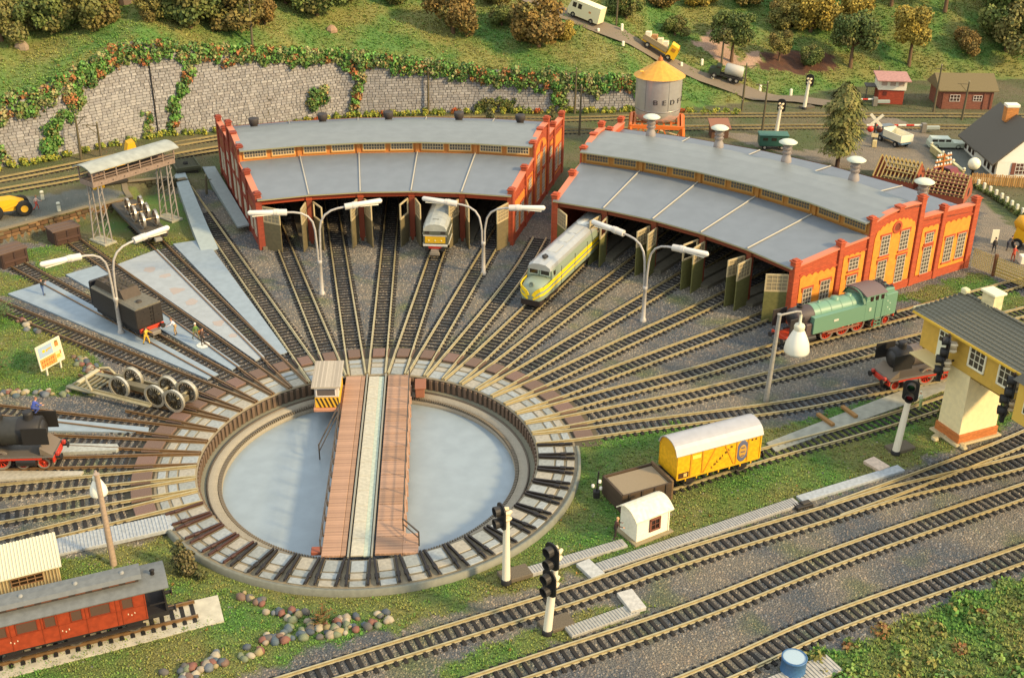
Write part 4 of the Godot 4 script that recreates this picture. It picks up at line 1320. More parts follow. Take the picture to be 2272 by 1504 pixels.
func rock(st: SurfaceTool, c: Vector3, s: Vector3, r: RandomNumberGenerator):
	var off := r.randf() * 100.0
	var n := 8; var m := 6
	var pts := []
	for j in m + 1:
		var row := []
		for i in n:
			var a := TAU * i / n; var b := PI * j / m
			var d := Vector3(sin(b) * cos(a), cos(b), sin(b) * sin(a))
			var k := 1.0 + 0.28 * noise.get_noise_3d(d.x * 9.0 + off, d.y * 9.0, d.z * 9.0)
			row.append(c + Vector3(d.x * s.x, d.y * s.y, d.z * s.z) * k)
		pts.append(row)
	for j in m:
		for i in n: quad_out(st, pts[j][i], pts[j][(i + 1) % n], pts[j + 1][(i + 1) % n], pts[j + 1][i], c)

# ---------------------------------------------------------------- left side of the yard
func plate(label: String, pts: Array, m: Material, y0 := -0.36, y1 := -0.12, called := "paved_strip", group := "grey paved strips between the left tracks") -> MeshInstance3D:
	var st := S()
	var q := []
	for p in pts: q.append(Vector2(p[0], p[1]))
	slab(st, q, y0, y1)
	var o := put(called, st, m); tag(o, label, "pavement", group)
	return o

func rough_wall(label: String, path: Array, y0: Array, y1: Array, hexes: Array, course := 0.42):
	var o := thing("stone_wall", label, "stone wall", Vector3.ZERO, 0.0, "brown stone walls of the raised loading area")
	var r := RandomNumberGenerator.new(); r.seed = int(path[0].x * -10.0)
	var ms := []
	for h in hexes: ms.append(mt(h, 0.95, 0.0, "grain", 0.5))
	var ps := S(); bx(ps, Vector3.ZERO, Vector3.ONE, 0.14)
	var proto := mesh_of(ps, ms[0])
	for i in path.size() - 1:
		var a: Vector2 = path[i]; var b: Vector2 = path[i + 1]
		var u2 := (b - a).normalized(); var u := Vector3(u2.x, 0, u2.y); var n := Vector3(-u.z, 0, u.x)
		var L := a.distance_to(b)
		var A := Vector3(a.x, 0, a.y)
		var st := S()
		var c: float = (y0[i] + y1[i]) * 0.5
		bx(st, Vector3(L * 0.5, c, -0.2), Vector3(L, y1[i] - y0[i], 0.5), 0.0, Transform3D(Basis(u, Vector3.UP, n), A))
		put("core", st, mt("3a3024", 0.95), o)
		var y: float = y0[i]
		while y < y1[i] - 0.15:
			var s := -0.05
			while s < L:
				var w := r.randf_range(0.5, 1.25)
				var hh := minf(course, y1[i] - y)
				inst("stone", proto, o, Transform3D(Basis(u * (w - 0.06), Vector3.UP * (hh - 0.05), n * 0.3), A + u * (s + w * 0.5) + Vector3.UP * (y + hh * 0.5) + n * r.randf_range(0.0, 0.1)), ms[r.randi() % ms.size()])
				s += w
			y += course
		st = S(); bx(st, Vector3(L * 0.5, y1[i] + 0.05, -0.12), Vector3(L + 0.2, 0.14, 0.7), 0.03, Transform3D(Basis(u, Vector3.UP, n), A))
		put("coping", st, mt("8d8064", 0.9, 0.0, "grain", 0.4), o)

func build_left_yard():
	var blue := mt("8e9ca4", 0.6, 0.0, "faint", 0.08)
	plate("long grey-blue paved strip with the man in blue, lowest of the four wedge strips", [[-40.6, -30.2], [-37.6, -33.4], [-15.1, -13.3], [-15.9, -12.4]], blue)
	plate("grey-blue paved wedge beside the black tender, second from below", [[-36.3, -35.1], [-33.7, -37.6], [-13.5, -14.9], [-14.1, -14.1]], blue)
	plate("rust-stained pale paved wedge, second from above", [[-31.6, -37.9], [-28.4, -42.2], [-11.6, -16.7], [-12.3, -16.0]], mt("9fa6a8", 0.6, 0.0, "faint", 0.08))
	# rust patches lie on that wedge as thin stains
	var k := 0
	for q in [[-27.8, -36.6, 1.0], [-25.6, -34.9, 0.8], [-23.5, -31.2, 1.1], [-21.3, -28.4, 0.9], [-17.4, -23.6, 0.9], [-15.4, -20.9, 0.6]]:
		var st := S()
		for i in 16:
			var a0 := TAU * i / 16.0; var a1 := TAU * (i + 1) / 16.0
			var f0 := 0.7 + 0.5 * noise.get_noise_2d(cos(a0) * 9 + q[0] * 5, sin(a0) * 9); var f1 := 0.7 + 0.5 * noise.get_noise_2d(cos(a1) * 9 + q[0] * 5, sin(a1) * 9)
			tri(st, Vector3.ZERO, Vector3(cos(a1) * f1 * q[2], 0, sin(a1) * f1 * q[2]), Vector3(cos(a0) * f0 * q[2], 0, sin(a0) * f0 * q[2]))
		tag(put("rust_stain", st, mt(["a2978e", "a49a92"][k % 2], 0.75), self, Vector3(q[0], -0.114, q[1])), "faint rusty stain on the pale paved wedge", "stain", "rust stains on the paved wedge"); k += 1
	plate("upper grey paved wedge reaching up to the ramp", [[-27.1, -43.8], [-24.3, -45.0], [-22.1, -42.0], [-9.6, -17.6], [-10.3, -17.1]], blue)
	plate("narrow pale strip in front of the black locomotive's smokebox", [[-28.6, -5.6], [-18.8, -4.0], [-18.7, -3.2], [-28.4, -3.4]], blue)
	plate("long pale rounded walkway lying ahead of the black locomotive", [[-27.0, -1.3], [-20.6, -1.2], [-20.3, -0.75], [-20.4, -0.3], [-27.0, 0.3]], mt("a9aca2", 0.7, 0.0, "stain", 0.3), -0.36, 0.0)
	plate("pale strip below the black locomotive's track", [[-34.6, 2.6], [-22.1, 2.6], [-22.2, 3.15], [-34.0, 4.6]], mt("b3ae9c", 0.8, 0.0, "stain", 0.3))
	# ramps either side of the outer track
	var st := S()
	ramp(st, [Vector3(-32.9, 0.65, -66.5), Vector3(-31.7, 0.65, -67.4), Vector3(-23.9, 0.65, -47.4), Vector3(-25.6, 0.65, -46.8), Vector3(-21.6, -0.15, -42.4), Vector3(-23.4, -0.15, -41.7)])
	tag(put("loading_ramp", st, mt("9aa7a6", 0.7, 0.0, "faint", 0.1)), "long pale grey loading ramp sloping down to the paved wedge", "ramp", "ramps beside the left roundhouse")
	st = S()
	slab(st, [Vector2(-29.5, -68.3), Vector2(-27.9, -68.6), Vector2(-19.2, -47.9), Vector2(-20.4, -47.2)], 0.45, 0.65)
	slab(st, [Vector2(-29.3, -68.0), Vector2(-28.1, -68.2), Vector2(-20.2, -49.5), Vector2(-21.0, -49.2)], -0.4, 0.45)
	tag(put("loading_platform", st, mt("8b9594", 0.7, 0.0, "faint", 0.1)), "grey loading platform along the dark side wall of the left roundhouse", "platform", "ramps beside the left roundhouse")
	rough_wall("long brown stone wall along the raised road at the left edge", [Vector2(-54, -36.5), Vector2(-46.3, -43.8), Vector2(-38.9, -51.3), Vector2(-34.95, -55.2)], [-0.5, -0.5, -0.5], [1.42, 1.4, 1.2], ["8a6a48", "75583c", "9a7a54", "64503a", "7f7050", "5f5a38"])
	rough_wall("dark mossy stone wall behind the wheel-set wagon", [Vector2(-37.2, -60.3), Vector2(-32.2, -62.1), Vector2(-30.4, -63.2)], [-0.5, -0.5], [1.3, 0.75], ["4e4c34", "5d573c", "423f2c", "6b6448"])
	rough_wall("short stone wall end with pale coping below the gantry cabin", [Vector2(-34.95, -55.2), Vector2(-36.2, -57.6), Vector2(-37.2, -60.3)], [-0.5, -0.5], [1.15, 1.2], ["8a7a5c", "75684c", "64583f"])
	build_gantry()
	buffer_block("dark planked buffer block at the left picture edge", P(58.2, -6.0, 0), -6.0)
	buffer_block("dark planked buffer block below the gantry cabin", P(60.2, -5.07, 0), -5.07)
	var o := thing("buffer_wagon", "low dark green flat car standing against the stops behind the gantry cabin", "flat car", P(75.2, -2.86, 0), yaw_of(-P(1, -2.86, 0)))
	st = S(); bx(st, Vector3(0, 0.9, 0), Vector3(4.6, 0.3, 3.2), 0.04); put("deck", st, mt("4a4c38", 0.8, 0.0, "plank", 0.6), o)
	st = S(); bx(st, Vector3(0.2, 0.35, 0), Vector3(4.0, 0.8, 2.4), 0.06); put("frame", st, mt("2c2b22", 0.85), o)
	st = S()
	for s in [-1, 1]: bx(st, Vector3(0, 1.14, s * 1.5), Vector3(4.6, 0.2, 0.16))
	bx(st, Vector3(2.2, 1.2, 0), Vector3(0.16, 0.3, 3.0)); put("rim", st, mt("54553e", 0.8), o)
	st = S(); lathe(st, [Vector2(0.35, 1.05), Vector2(0.3, 1.35), Vector2(0, 1.4)], 10); put("cap", st, mt("26251e", 0.8), o)
	build_sign(); build_chassis(); build_machines()

func ramp(st: SurfaceTool, p: Array):
	ring4(st, [p[0], p[1], p[2], p[3]], (p[0] + p[2]) * 0.5 - Vector3(0, 0.4, 0))
	ring4(st, [p[3], p[2], p[4], p[5]], (p[3] + p[4]) * 0.5 - Vector3(0, 0.4, 0))

func ring4(st: SurfaceTool, q: Array, mid: Vector3):
	quad_out(st, q[0], q[1], q[2], q[3], mid)
	for i in 4:
		var a: Vector3 = q[i]; var b: Vector3 = q[(i + 1) % 4]
		quad_out(st, a, b, Vector3(b.x, -0.45, b.z), Vector3(a.x, -0.45, a.z), mid)

func buffer_block(label: String, at: Vector3, k: float):
	var o := thing("buffer_block", label, "buffer stop", at, yaw_of(-P(1, k, 0)), "dark buffer blocks at the left")
	var side := mt("4f3a30", 0.85, 0.0, "plank", 0.7)
	var st := S(); bx(st, Vector3(0, 0.45, 0), Vector3(2.4, 1.7, 3.0), 0.05); put("body", st, side, o)
	for i in 5:
		st = S(); bx(st, Vector3(-1.0 + i * 0.5, 1.37 + 0.05 * (i % 2), 0), Vector3(0.46, 0.16, 3.3), 0.03); put("plank", st, mt("6f5a4c", 0.85, 0.0, "grain", 0.6), o)
	st = S()
	for z in [-1.3, 0.0, 1.3]: bx(st, Vector3(1.24, 0.45, z), Vector3(0.12, 1.7, 0.22), 0.02)
	put("upright", st, mt("3d2c26", 0.85), o)
	st = S(); bx(st, Vector3(1.3, 0.35, 0), Vector3(0.14, 0.3, 2.6), 0.03); put("beam", st, mt("4a342a", 0.8), o)

func build_gantry():
	var A := Vector3(-35.3, 0, -44.7); var B := Vector3(-29.6, 0, -52.0)
	var o := thing("gantry_cabin", "brown signal cabin with grey roof raised on lattice legs over the left tracks", "gantry cabin", A, yaw_of(B - A))
	var L := A.distance_to(B)
	var wood := mt("8f7c6e", 0.8, 0.0, "stain", 0.3)
	var steel := mt("97918a", 0.7, 0.0, "stain", 0.3)
	for q in [0.0, L]:
		var st := S(); bx(st, Vector3(q, -0.2, 0), Vector3(1.6, 0.25, 3.0), 0.03); put("foot_plate", st, mt("a9a690", 0.8, 0.0, "stain", 0.3), o)
		for s in [-1, 1]:
			st = S(); tube(st, [Vector3(q - 0.45, -0.2, s * 1.15), Vector3(q - 0.2, 6.6, s * 0.95)], 0.1, 5); put("leg", st, steel, o)
			st = S(); tube(st, [Vector3(q + 0.45, -0.2, s * 1.15), Vector3(q + 0.2, 6.6, s * 0.95)], 0.1, 5); put("leg", st, steel, o)
		st = S()
		for j in 5:
			var y0 := 0.2 + j * 1.25
			for s in [-1, 1]: bar(st, Vector3(q - 0.42, y0, s * 1.12), Vector3(q + 0.42, y0 + 1.1, s * 1.08), 0.06, 0.06)
			bar(st, Vector3(q, y0, -1.1), Vector3(q, y0 + 1.2, 1.1), 0.06, 0.06)
		put("bracing", st, steel, o)
	var st := S(); bx(st, Vector3(L * 0.5, 6.95, 0), Vector3(L + 1.8, 0.6, 2.5), 0.03); put("girder", st, wood, o)
	st = S()
	for i in 7: lathe(st, [Vector2(0.09, 0), Vector2(0.0, 0.02)], 6, Transform3D(Basis(Vector3.RIGHT, PI / 2), Vector3(0.2 + i * 1.5, 6.95, 1.26)))
	put("bolts", st, mt("3c332d", 0.7), o)
	for s in [-1, 1]:
		st = S()
		bx(st, Vector3(L * 0.5, 7.55, s * 1.2), Vector3(L + 1.8, 0.1, 0.1)); bx(st, Vector3(L * 0.5, 7.85, s * 1.2), Vector3(L + 1.8, 0.1, 0.1))
		put("rail_bar", st, mt("7d6b5e", 0.8), o)
		for i in 8:
			st = S(); bx(st, Vector3(-0.85 + i * (L + 1.7) / 7.0, 7.95, s * 1.2), Vector3(0.13, 1.4, 0.13)); put("post", st, wood, o)
	st = S(); bx(st, Vector3(L * 0.5, 7.3, 0), Vector3(L + 1.6, 0.1, 2.2)); put("floor", st, mt("5e5044", 0.8), o)
	for q in [0.6, L - 0.4]:
		st = S(); bx(st, Vector3(q, 7.95, -0.3), Vector3(1.0, 1.3, 1.4), 0.03); put("locker", st, mt("8a7264", 0.8), o)
	st = S()
	var pr := []
	for i in 9:
		var t := -1.0 + i * 0.25
		pr.append(Vector2(t * 1.75, 8.62 + 0.5 * (1.0 - t * t)))
	for i in 9:
		var t := 1.0 - i * 0.25
		pr.append(Vector2(t * 1.75, 8.5 + 0.5 * (1.0 - t * t)))
	prism(st, pr, -1.25, L + 1.25, Transform3D(Basis(Vector3(0, 0, 1), Vector3.UP, Vector3(-1, 0, 0)), Vector3(L, 0, 0)))
	put("roof", st, mt("a3a79d", 0.6, 0.0, "stain", 0.1), o)

func build_sign():
	var o := thing("advertising_board", "small tilted white advertising board with orange and blue print on two posts", "sign board", Vector3(-30.15, -0.3, -13.9), yaw_of(Vector3(0.9, 0, -1.8)))
	o.scale = Vector3(0.86, 0.86, 0.86)
	var st := S()
	var lean := Transform3D(Basis(Vector3.RIGHT, -0.12), Vector3(0, 0.75, 0))
	bx(st, Vector3(0, 1.35, 0), Vector3(3.3, 2.7, 0.12), 0.02, lean); put("board", st, mt("d6cbb0", 0.7), o)
	for s in [-1, 1]:
		st = S(); bx(st, Vector3(s * 0.95, 0.4, 0), Vector3(0.16, 1.2, 0.14), 0.0); put("post", st, mt("d8d0b8", 0.7), o)
	# flat print: a blue field, an orange band of lettering, small pictures at the right
	var prints := [[-0.5, 1.92, 1.85, 1.15, "93a8bd"], [-0.45, 0.68, 2.1, 1.05, "d09248"], [1.0, 2.05, 0.85, 0.95, "efd9a8"], [0.98, 0.8, 0.85, 0.9, "eccf8c"]]
	for q in prints:
		st = S(); bx(st, Vector3(q[0], q[1], 0.07), Vector3(q[2], q[3], 0.02), 0.0, lean); put("print", st, mt(q[4], 0.6), o)
	var r := RandomNumberGenerator.new(); r.seed = 3
	var marks := [[-0.75, 1.95, 0.34, 0.3, "e3b521"], [-0.35, 1.9, 0.2, 0.26, "d9a520"], [0.0, 1.98, 0.5, 0.18, "b59b50"], [1.0, 2.05, 0.5, 0.5, "cc7a3c"], [1.0, 2.35, 0.4, 0.2, "6f6a38"], [0.9, 0.75, 0.5, 0.4, "c9a040"], [1.25, 1.05, 0.14, 0.4, "8a4a30"]]
	for q in marks:
		st = S(); bx(st, Vector3(q[0], q[1], 0.088), Vector3(q[2], q[3], 0.012), 0.005, lean); put("print", st, mt(q[4], 0.6), o)
	for row in 2:
		for i in 6:
			st = S()
			var x := -1.25 + i * 0.3
			var y := 0.88 - row * 0.42
			bar(st, lean * Vector3(x - 0.06, y - 0.14, 0.09), lean * Vector3(x - 0.06 + r.randf_range(-0.05, 0.1), y + 0.14, 0.09), 0.05, 0.012, Vector3(0, 0, 1))
			bar(st, lean * Vector3(x - 0.06, y + r.randf_range(-0.1, 0.1), 0.09), lean * Vector3(x + 0.1, y + r.randf_range(-0.14, 0.14), 0.09), 0.05, 0.012, Vector3(0, 0, 1))
			put("lettering", st, mt("a8321e" if (i + row) % 3 else "7a3020", 0.6), o)

# a wheel set: axle across local z, two wheels with tyres
func wheel_mesh(rad: float, w: float, spokes: int, hub: Material, tyre: Material) -> Array:
	var tr := Transform3D(Basis(Vector3.RIGHT, PI / 2), Vector3.ZERO)
	var st := S(); lathe(st, [Vector2(rad * 0.84, -w * 0.4), Vector2(rad, -w * 0.5), Vector2(rad, w * 0.35), Vector2(rad * 1.07, w * 0.4), Vector2(rad * 1.07, w * 0.55), Vector2(rad * 0.84, w * 0.55), Vector2(rad * 0.84, -w * 0.4)], 24, tr, false)
	var ty := mesh_of(st, tyre)
	st = S()
	lathe(st, [Vector2(0.0, -w * 0.5), Vector2(rad * 0.2, -w * 0.48), Vector2(rad * 0.24, w * 0.3), Vector2(0.0, w * 0.35)], 12, tr)
	for i in spokes:
		var a := TAU * i / spokes
		bar(st, Vector3(cos(a), sin(a), 0) * rad * 0.18, Vector3(cos(a), sin(a), 0) * rad * 0.86, rad * 0.07, w * 0.35, Vector3(0, 0, 1))
	lathe(st, [Vector2(rad * 0.78, -w * 0.3), Vector2(rad * 0.86, -w * 0.3), Vector2(rad * 0.86, w * 0.3), Vector2(rad * 0.78, w * 0.3), Vector2(rad * 0.78, -w * 0.3)], 20, tr, false)
	return [ty, mesh_of(st, hub)]

func add_wheel(parent: Node, wm: Array, at: Vector3, side: float, called := "wheel") -> MeshInstance3D:
	var w := inst(called, wm[1], parent, Transform3D(Basis(Vector3.UP, 0.0 if side > 0 else PI), at))
	inst("tyre", wm[0], w, Transform3D.IDENTITY)
	return w

func build_chassis():
	var k := -8.45
	var u := P(1, k, 0)
	var o := thing("locomotive_chassis", "bare brass locomotive chassis with large unpainted wheels left of the turntable", "locomotive chassis", P(22.5, k, 0.0), yaw_of(u))
	var brass := mt("b0a684", 0.45, 0.35, "stain", 0.3)
	var wm := wheel_mesh(1.0, 0.28, 16, mt("4a4230", 0.5, 0.3), mt("c9c3b0", 0.3, 0.6))
	for x in [1.6, -2.2, -4.2]:
		var ax := Vector3(x, 1.05, 0)
		for s in [-1, 1]: add_wheel(o, wm, ax + Vector3(0, 0, s * 0.86), s)
		var st := S(); tube(st, [ax - Vector3(0, 0, 0.8), ax + Vector3(0, 0, 0.8)], 0.12, 8); put("axle", st, brass, o)
	for s in [-1, 1]:
		var st := S()
		bx(st, Vector3(1.0, 0.42, s * 1.62), Vector3(6.4, 0.12, 0.36), 0.02); bx(st, Vector3(1.0, 0.56, s * 1.46), Vector3(6.4, 0.2, 0.07))
		put("side_frame", st, brass, o)
		st = S(); tube(st, [Vector3(4.1, 0.5, s * 1.55), Vector3(4.7, 1.15, s * 1.4), Vector3(5.3, 1.2, s * 0.9)], 0.13, 5); put("frame_strut", st, brass, o)
		st = S(); bx(st, Vector3(5.6, 0.2, s * 1.4), Vector3(2.9, 0.14, 0.5), 0.02); put("rear_frame", st, mt("8f8a70", 0.6, 0.2), o)
	for i in 6:
		var st := S(); bx(st, Vector3(4.4 + i * 0.5, 0.12, 0), Vector3(0.26, 0.12, 2.6), 0.02); put("cross_member", st, mt("77725a", 0.7), o)
	var st := S(); bx(st, Vector3(5.2, 1.2, -0.6), Vector3(0.4, 0.16, 2.6), 0.03); put("cross_beam", st, mt("c0b590", 0.5, 0.2), o)
	st = S(); bx(st, Vector3(-0.8, 0.9, 0), Vector3(8.0, 0.5, 0.7), 0.04); put("main_frame", st, mt("6e664e", 0.6, 0.2), o)

func build_machines():
	var o := thing("wheel_loader", "yellow toy wheel loader with a big black tyre at the left edge", "wheel loader", Vector3(-47.3, 1.32, -48.6), yaw_of(Vector3(0.85, 0, -0.5)))
	var y := mt("e0a81c", 0.5)
	var st := S(); prism(st, [Vector2(-2.6, 0.9), Vector2(1.8, 0.7), Vector2(2.0, 1.5), Vector2(0.6, 2.1), Vector2(-2.6, 2.2)], -0.8, 0.8); put("body", st, y, o)
	st = S(); prism(st, [Vector2(-3.5, 0.2), Vector2(-2.3, 0.1), Vector2(-2.2, 0.9), Vector2(-3.4, 0.8)], -1.3, 1.3); put("bucket", st, y, o)
	st = S(); bar(st, Vector3(-2.9, 0.6, 1.0), Vector3(1.2, 1.6, 1.0), 0.2, 0.3); put("arm", st, y, o)
	for x in [-1.5, 1.7]:
		for s in [-1, 1]:
			st = S(); lathe(st, [Vector2(0.42, -0.28), Vector2(0.8, -0.28), Vector2(0.92, -0.16), Vector2(0.92, 0.16), Vector2(0.8, 0.28), Vector2(0.42, 0.28)], 18, Transform3D(Basis(Vector3.RIGHT, PI / 2), Vector3(x, 0.92, s * 1.1)))
			var w := put("tyre", st, mt("20201e", 0.85), o)
			st = S(); lathe(st, [Vector2(0.0, -0.26), Vector2(0.42, -0.26), Vector2(0.42, 0.26), Vector2(0.0, 0.26)], 12, Transform3D(Basis(Vector3.RIGHT, PI / 2), Vector3(x, 0.92, s * 1.1)), false); put("rim", st, mt("cfa028", 0.5), w)
	o = thing("excavator", "yellow toy excavator partly hidden behind the gantry cabin", "excavator", Vector3(-38.6, 1.2, -60.3), yaw_of(Vector3(0.9, 0, -0.5)))
	st = S(); bx(st, Vector3(0, 1.4, 0), Vector3(2.6, 1.2, 1.8), 0.12); put("body", st, y, o)
	st = S(); bx(st, Vector3(0.5, 2.5, 0), Vector3(1.3, 1.2, 1.4), 0.1); put("cab", st, mt("c99a20", 0.5), o)
	st = S()
	for s in [-1, 1]: bx(st, Vector3(0, 0.4, s * 0.9), Vector3(3.2, 0.7, 0.5), 0.2)
	put("crawler", st, mt("2a2824", 0.85), o)
	st = S(); bar(st, Vector3(0.9, 1.6, 0.3), Vector3(2.4, 4.2, 0.3), 0.35, 0.5); put("boom", st, y, o)
	st = S(); prism(st, [Vector2(1.9, 3.9), Vector2(3.3, 3.6), Vector2(3.0, 5.2), Vector2(2.2, 5.0)], -0.5, 1.1); put("bucket", st, y, o)
	st = S(); prism(st, [Vector2(-2.8, 0.1), Vector2(-1.4, 0.2), Vector2(-1.6, 1.2), Vector2(-2.2, 1.0)], 0.2, 1.8); put("blade", st, y, o)
	for q in [[-45.2, -53.9, "white marker post beside the raised road, farther from the wall"], [-41.9, -50.1, "white marker post on the raised road near its stone wall"]]:
		st = S(); bx(st, Vector3(0, 0.55, 0), Vector3(0.42, 1.15, 0.42), 0.08)
		var m := thing("marker_post", q[2], "marker post", Vector3(q[0], 1.3, q[1]), 0.4, "white marker posts on the raised road")
		put("post", st, mt("d0cdb6", 0.8), m)
		st = S(); bx(st, Vector3(0, 0.86, 0), Vector3(0.45, 0.2, 0.45), 0.04); put("band", st, mt("8a8a78", 0.8), m)

# ---------------------------------------------------------------- rolling stock
func rail_thing(called: String, label: String, cat: String, at: Vector3, dir: Vector3, group := "") -> Node3D:
	return thing(called, label, cat, at, yaw_of(dir), group)

func buffers(o: Node, x: float, m: Material, y := 1.05):
	for s in [-1, 1]:
		var st := S(); tube(st, [Vector3(x, y, s * 0.88), Vector3(x + 0.45 * signf(x), y, s * 0.88)], 0.13, 8); tube(st, [Vector3(x + 0.45 * signf(x), y, s * 0.88), Vector3(x + 0.53 * signf(x), y, s * 0.88)], 0.26, 10)
		put("buffer", st, m, o)

func bogie(o: Node, x: float, m: Material, wm: Array):
	var st := S()
	for s in [-1, 1]:
		bx(st, Vector3(x, 0.62, s * 1.02), Vector3(3.4, 0.35, 0.16), 0.04)
		for d in [-1.1, 1.1]: bx(st, Vector3(x + d, 0.5, s * 1.08), Vector3(0.5, 0.5, 0.14), 0.05)
	bx(st, Vector3(x, 0.75, 0), Vector3(1.4, 0.3, 2.0))
	var b := put("bogie", st, m, o)
	for d in [-1.1, 1.1]:
		for s in [-1, 1]: add_wheel(b, wm, Vector3(x + d, 0.5, s * 0.78), s)

func body_section(st: SurfaceTool, prof: Array, xs: Array, scl: Array):
	# prof: half outline (z, y) mirrored; lofted along x with a scale per station
	var rings := []
	for i in xs.size():
		var ring := []
		for q in prof: ring.append(Vector3(xs[i], q.y * scl[i].y, q.x * scl[i].x))
		for j in range(prof.size() - 1, -1, -1): ring.append(Vector3(xs[i], prof[j].y * scl[i].y, -prof[j].x * scl[i].x))
		rings.append(ring)
	var n: int = rings[0].size()
	for i in xs.size() - 1:
		for k in n:
			var k2 := (k + 1) % n
			quad(st, rings[i][k], rings[i][k2], rings[i + 1][k2], rings[i + 1][k])
	for e in [0, xs.size() - 1]:
		for k in range(1, n - 1):
			if e == 0: tri(st, rings[e][0], rings[e][k + 1], rings[e][k])
			else: tri(st, rings[e][0], rings[e][k], rings[e][k + 1])

var dark_wheels := []
func build_rolling_stock():
	dark_wheels = wheel_mesh(0.48, 0.2, 8, mt("1f1c1a", 0.7), mt("6b655c", 0.4, 0.5))
	grey_diesel(); green_diesel(); green_tank_loco(); black_locos(); tender(); wheel_wagon(); yellow_van(); red_coach()

func grey_diesel():
	var d := -P(1, 1, 0)
	var o := rail_thing("diesel_locomotive", "grey diesel locomotive with yellow nose panel emerging from the left roundhouse", "locomotive", P(48.6, 1, 0), d)
	var blk := mt("1d1c1a", 0.7)
	bogie(o, 5.4, blk, dark_wheels); bogie(o, -5.4, blk, dark_wheels)
	var st := S(); body_section(st, [Vector2(1.32, 1.0), Vector2(1.42, 1.2), Vector2(1.42, 2.6), Vector2(1.36, 3.15)], [-8.2, 7.5, 8.15], [Vector2(1, 1), Vector2(1, 1), Vector2(0.93, 0.985)]); put("body", st, mt("56594c", 0.5), o)
	st = S(); body_section(st, [Vector2(1.37, 3.1), Vector2(1.36, 3.32), Vector2(1.1, 3.68), Vector2(0.6, 3.88), Vector2(0.0, 3.94)], [-8.2, 7.0, 7.9, 8.2], [Vector2(1, 1), Vector2(1, 1), Vector2(0.97, 0.99), Vector2(0.93, 0.955)]); put("roof", st, mt("a7aaa0", 0.5, 0.0, "stain", 0.15), o)
	for s in [-1, 1]:
		st = S(); bx(st, Vector3(-0.2, 2.42, s * 1.43), Vector3(15.6, 0.14, 0.04)); bx(st, Vector3(-0.2, 1.25, s * 1.43), Vector3(15.6, 0.16, 0.05)); put("white_band", st, mt("d9d4c4", 0.5), o)
	st = S(); bx(st, Vector3(8.1, 1.95, 0), Vector3(0.14, 0.85, 2.3), 0.04); put("nose_panel", st, mt("e2b01c", 0.5), o)
	st = S(); bx(st, Vector3(8.06, 2.85, 0), Vector3(0.14, 0.75, 2.5), 0.05); bx(st, Vector3(8.14, 2.42, 0), Vector3(0.1, 0.12, 2.6)); put("cab_front", st, mt("bcb6aa", 0.5), o)
	for z in [-0.88, 0.88]:
		st = S(); bx(st, Vector3(8.13, 2.86, z), Vector3(0.06, 0.5, 0.55), 0.02); put("window", st, mt("3a3430", 0.2), o)
	st = S(); bx(st, Vector3(8.13, 3.0, 0), Vector3(0.06, 0.16, 0.85), 0.02); put("headcode_box", st, mt("6a625a", 0.4), o)
	st = S(); bx(st, Vector3(8.15, 1.3, 0), Vector3(0.2, 0.22, 2.7), 0.03); put("skirt", st, mt("d9d2c2", 0.5), o)
	st = S(); bx(st, Vector3(8.12, 1.05, 0), Vector3(0.16, 0.34, 1.7), 0.04); put("buffer_beam", st, mt("b02a18", 0.5), o)
	for z in [-0.7, 0.0, 0.7]:
		st = S(); lathe(st, [Vector2(0.09, 0), Vector2(0.07, 0.06), Vector2(0, 0.07)], 8, Transform3D(Basis(Vector3.BACK, -PI / 2), Vector3(8.17, 1.85, z))); put("lamp", st, mt("f0dca0", 0.3), o)
	st = S(); bx(st, Vector3(8.5, 0.75, 0), Vector3(0.7, 0.3, 0.9), 0.04); bx(st, Vector3(8.8, 0.55, 0), Vector3(0.25, 0.35, 1.1), 0.04); put("coupling", st, mt("7d7466", 0.6), o)
	st = S(); bx(st, Vector3(7.0, 3.9, 0), Vector3(0.35, 0.1, 0.7), 0.03); put("roof_hatch", st, mt("77786e", 0.6), o)
	buffers(o, 8.2, blk)

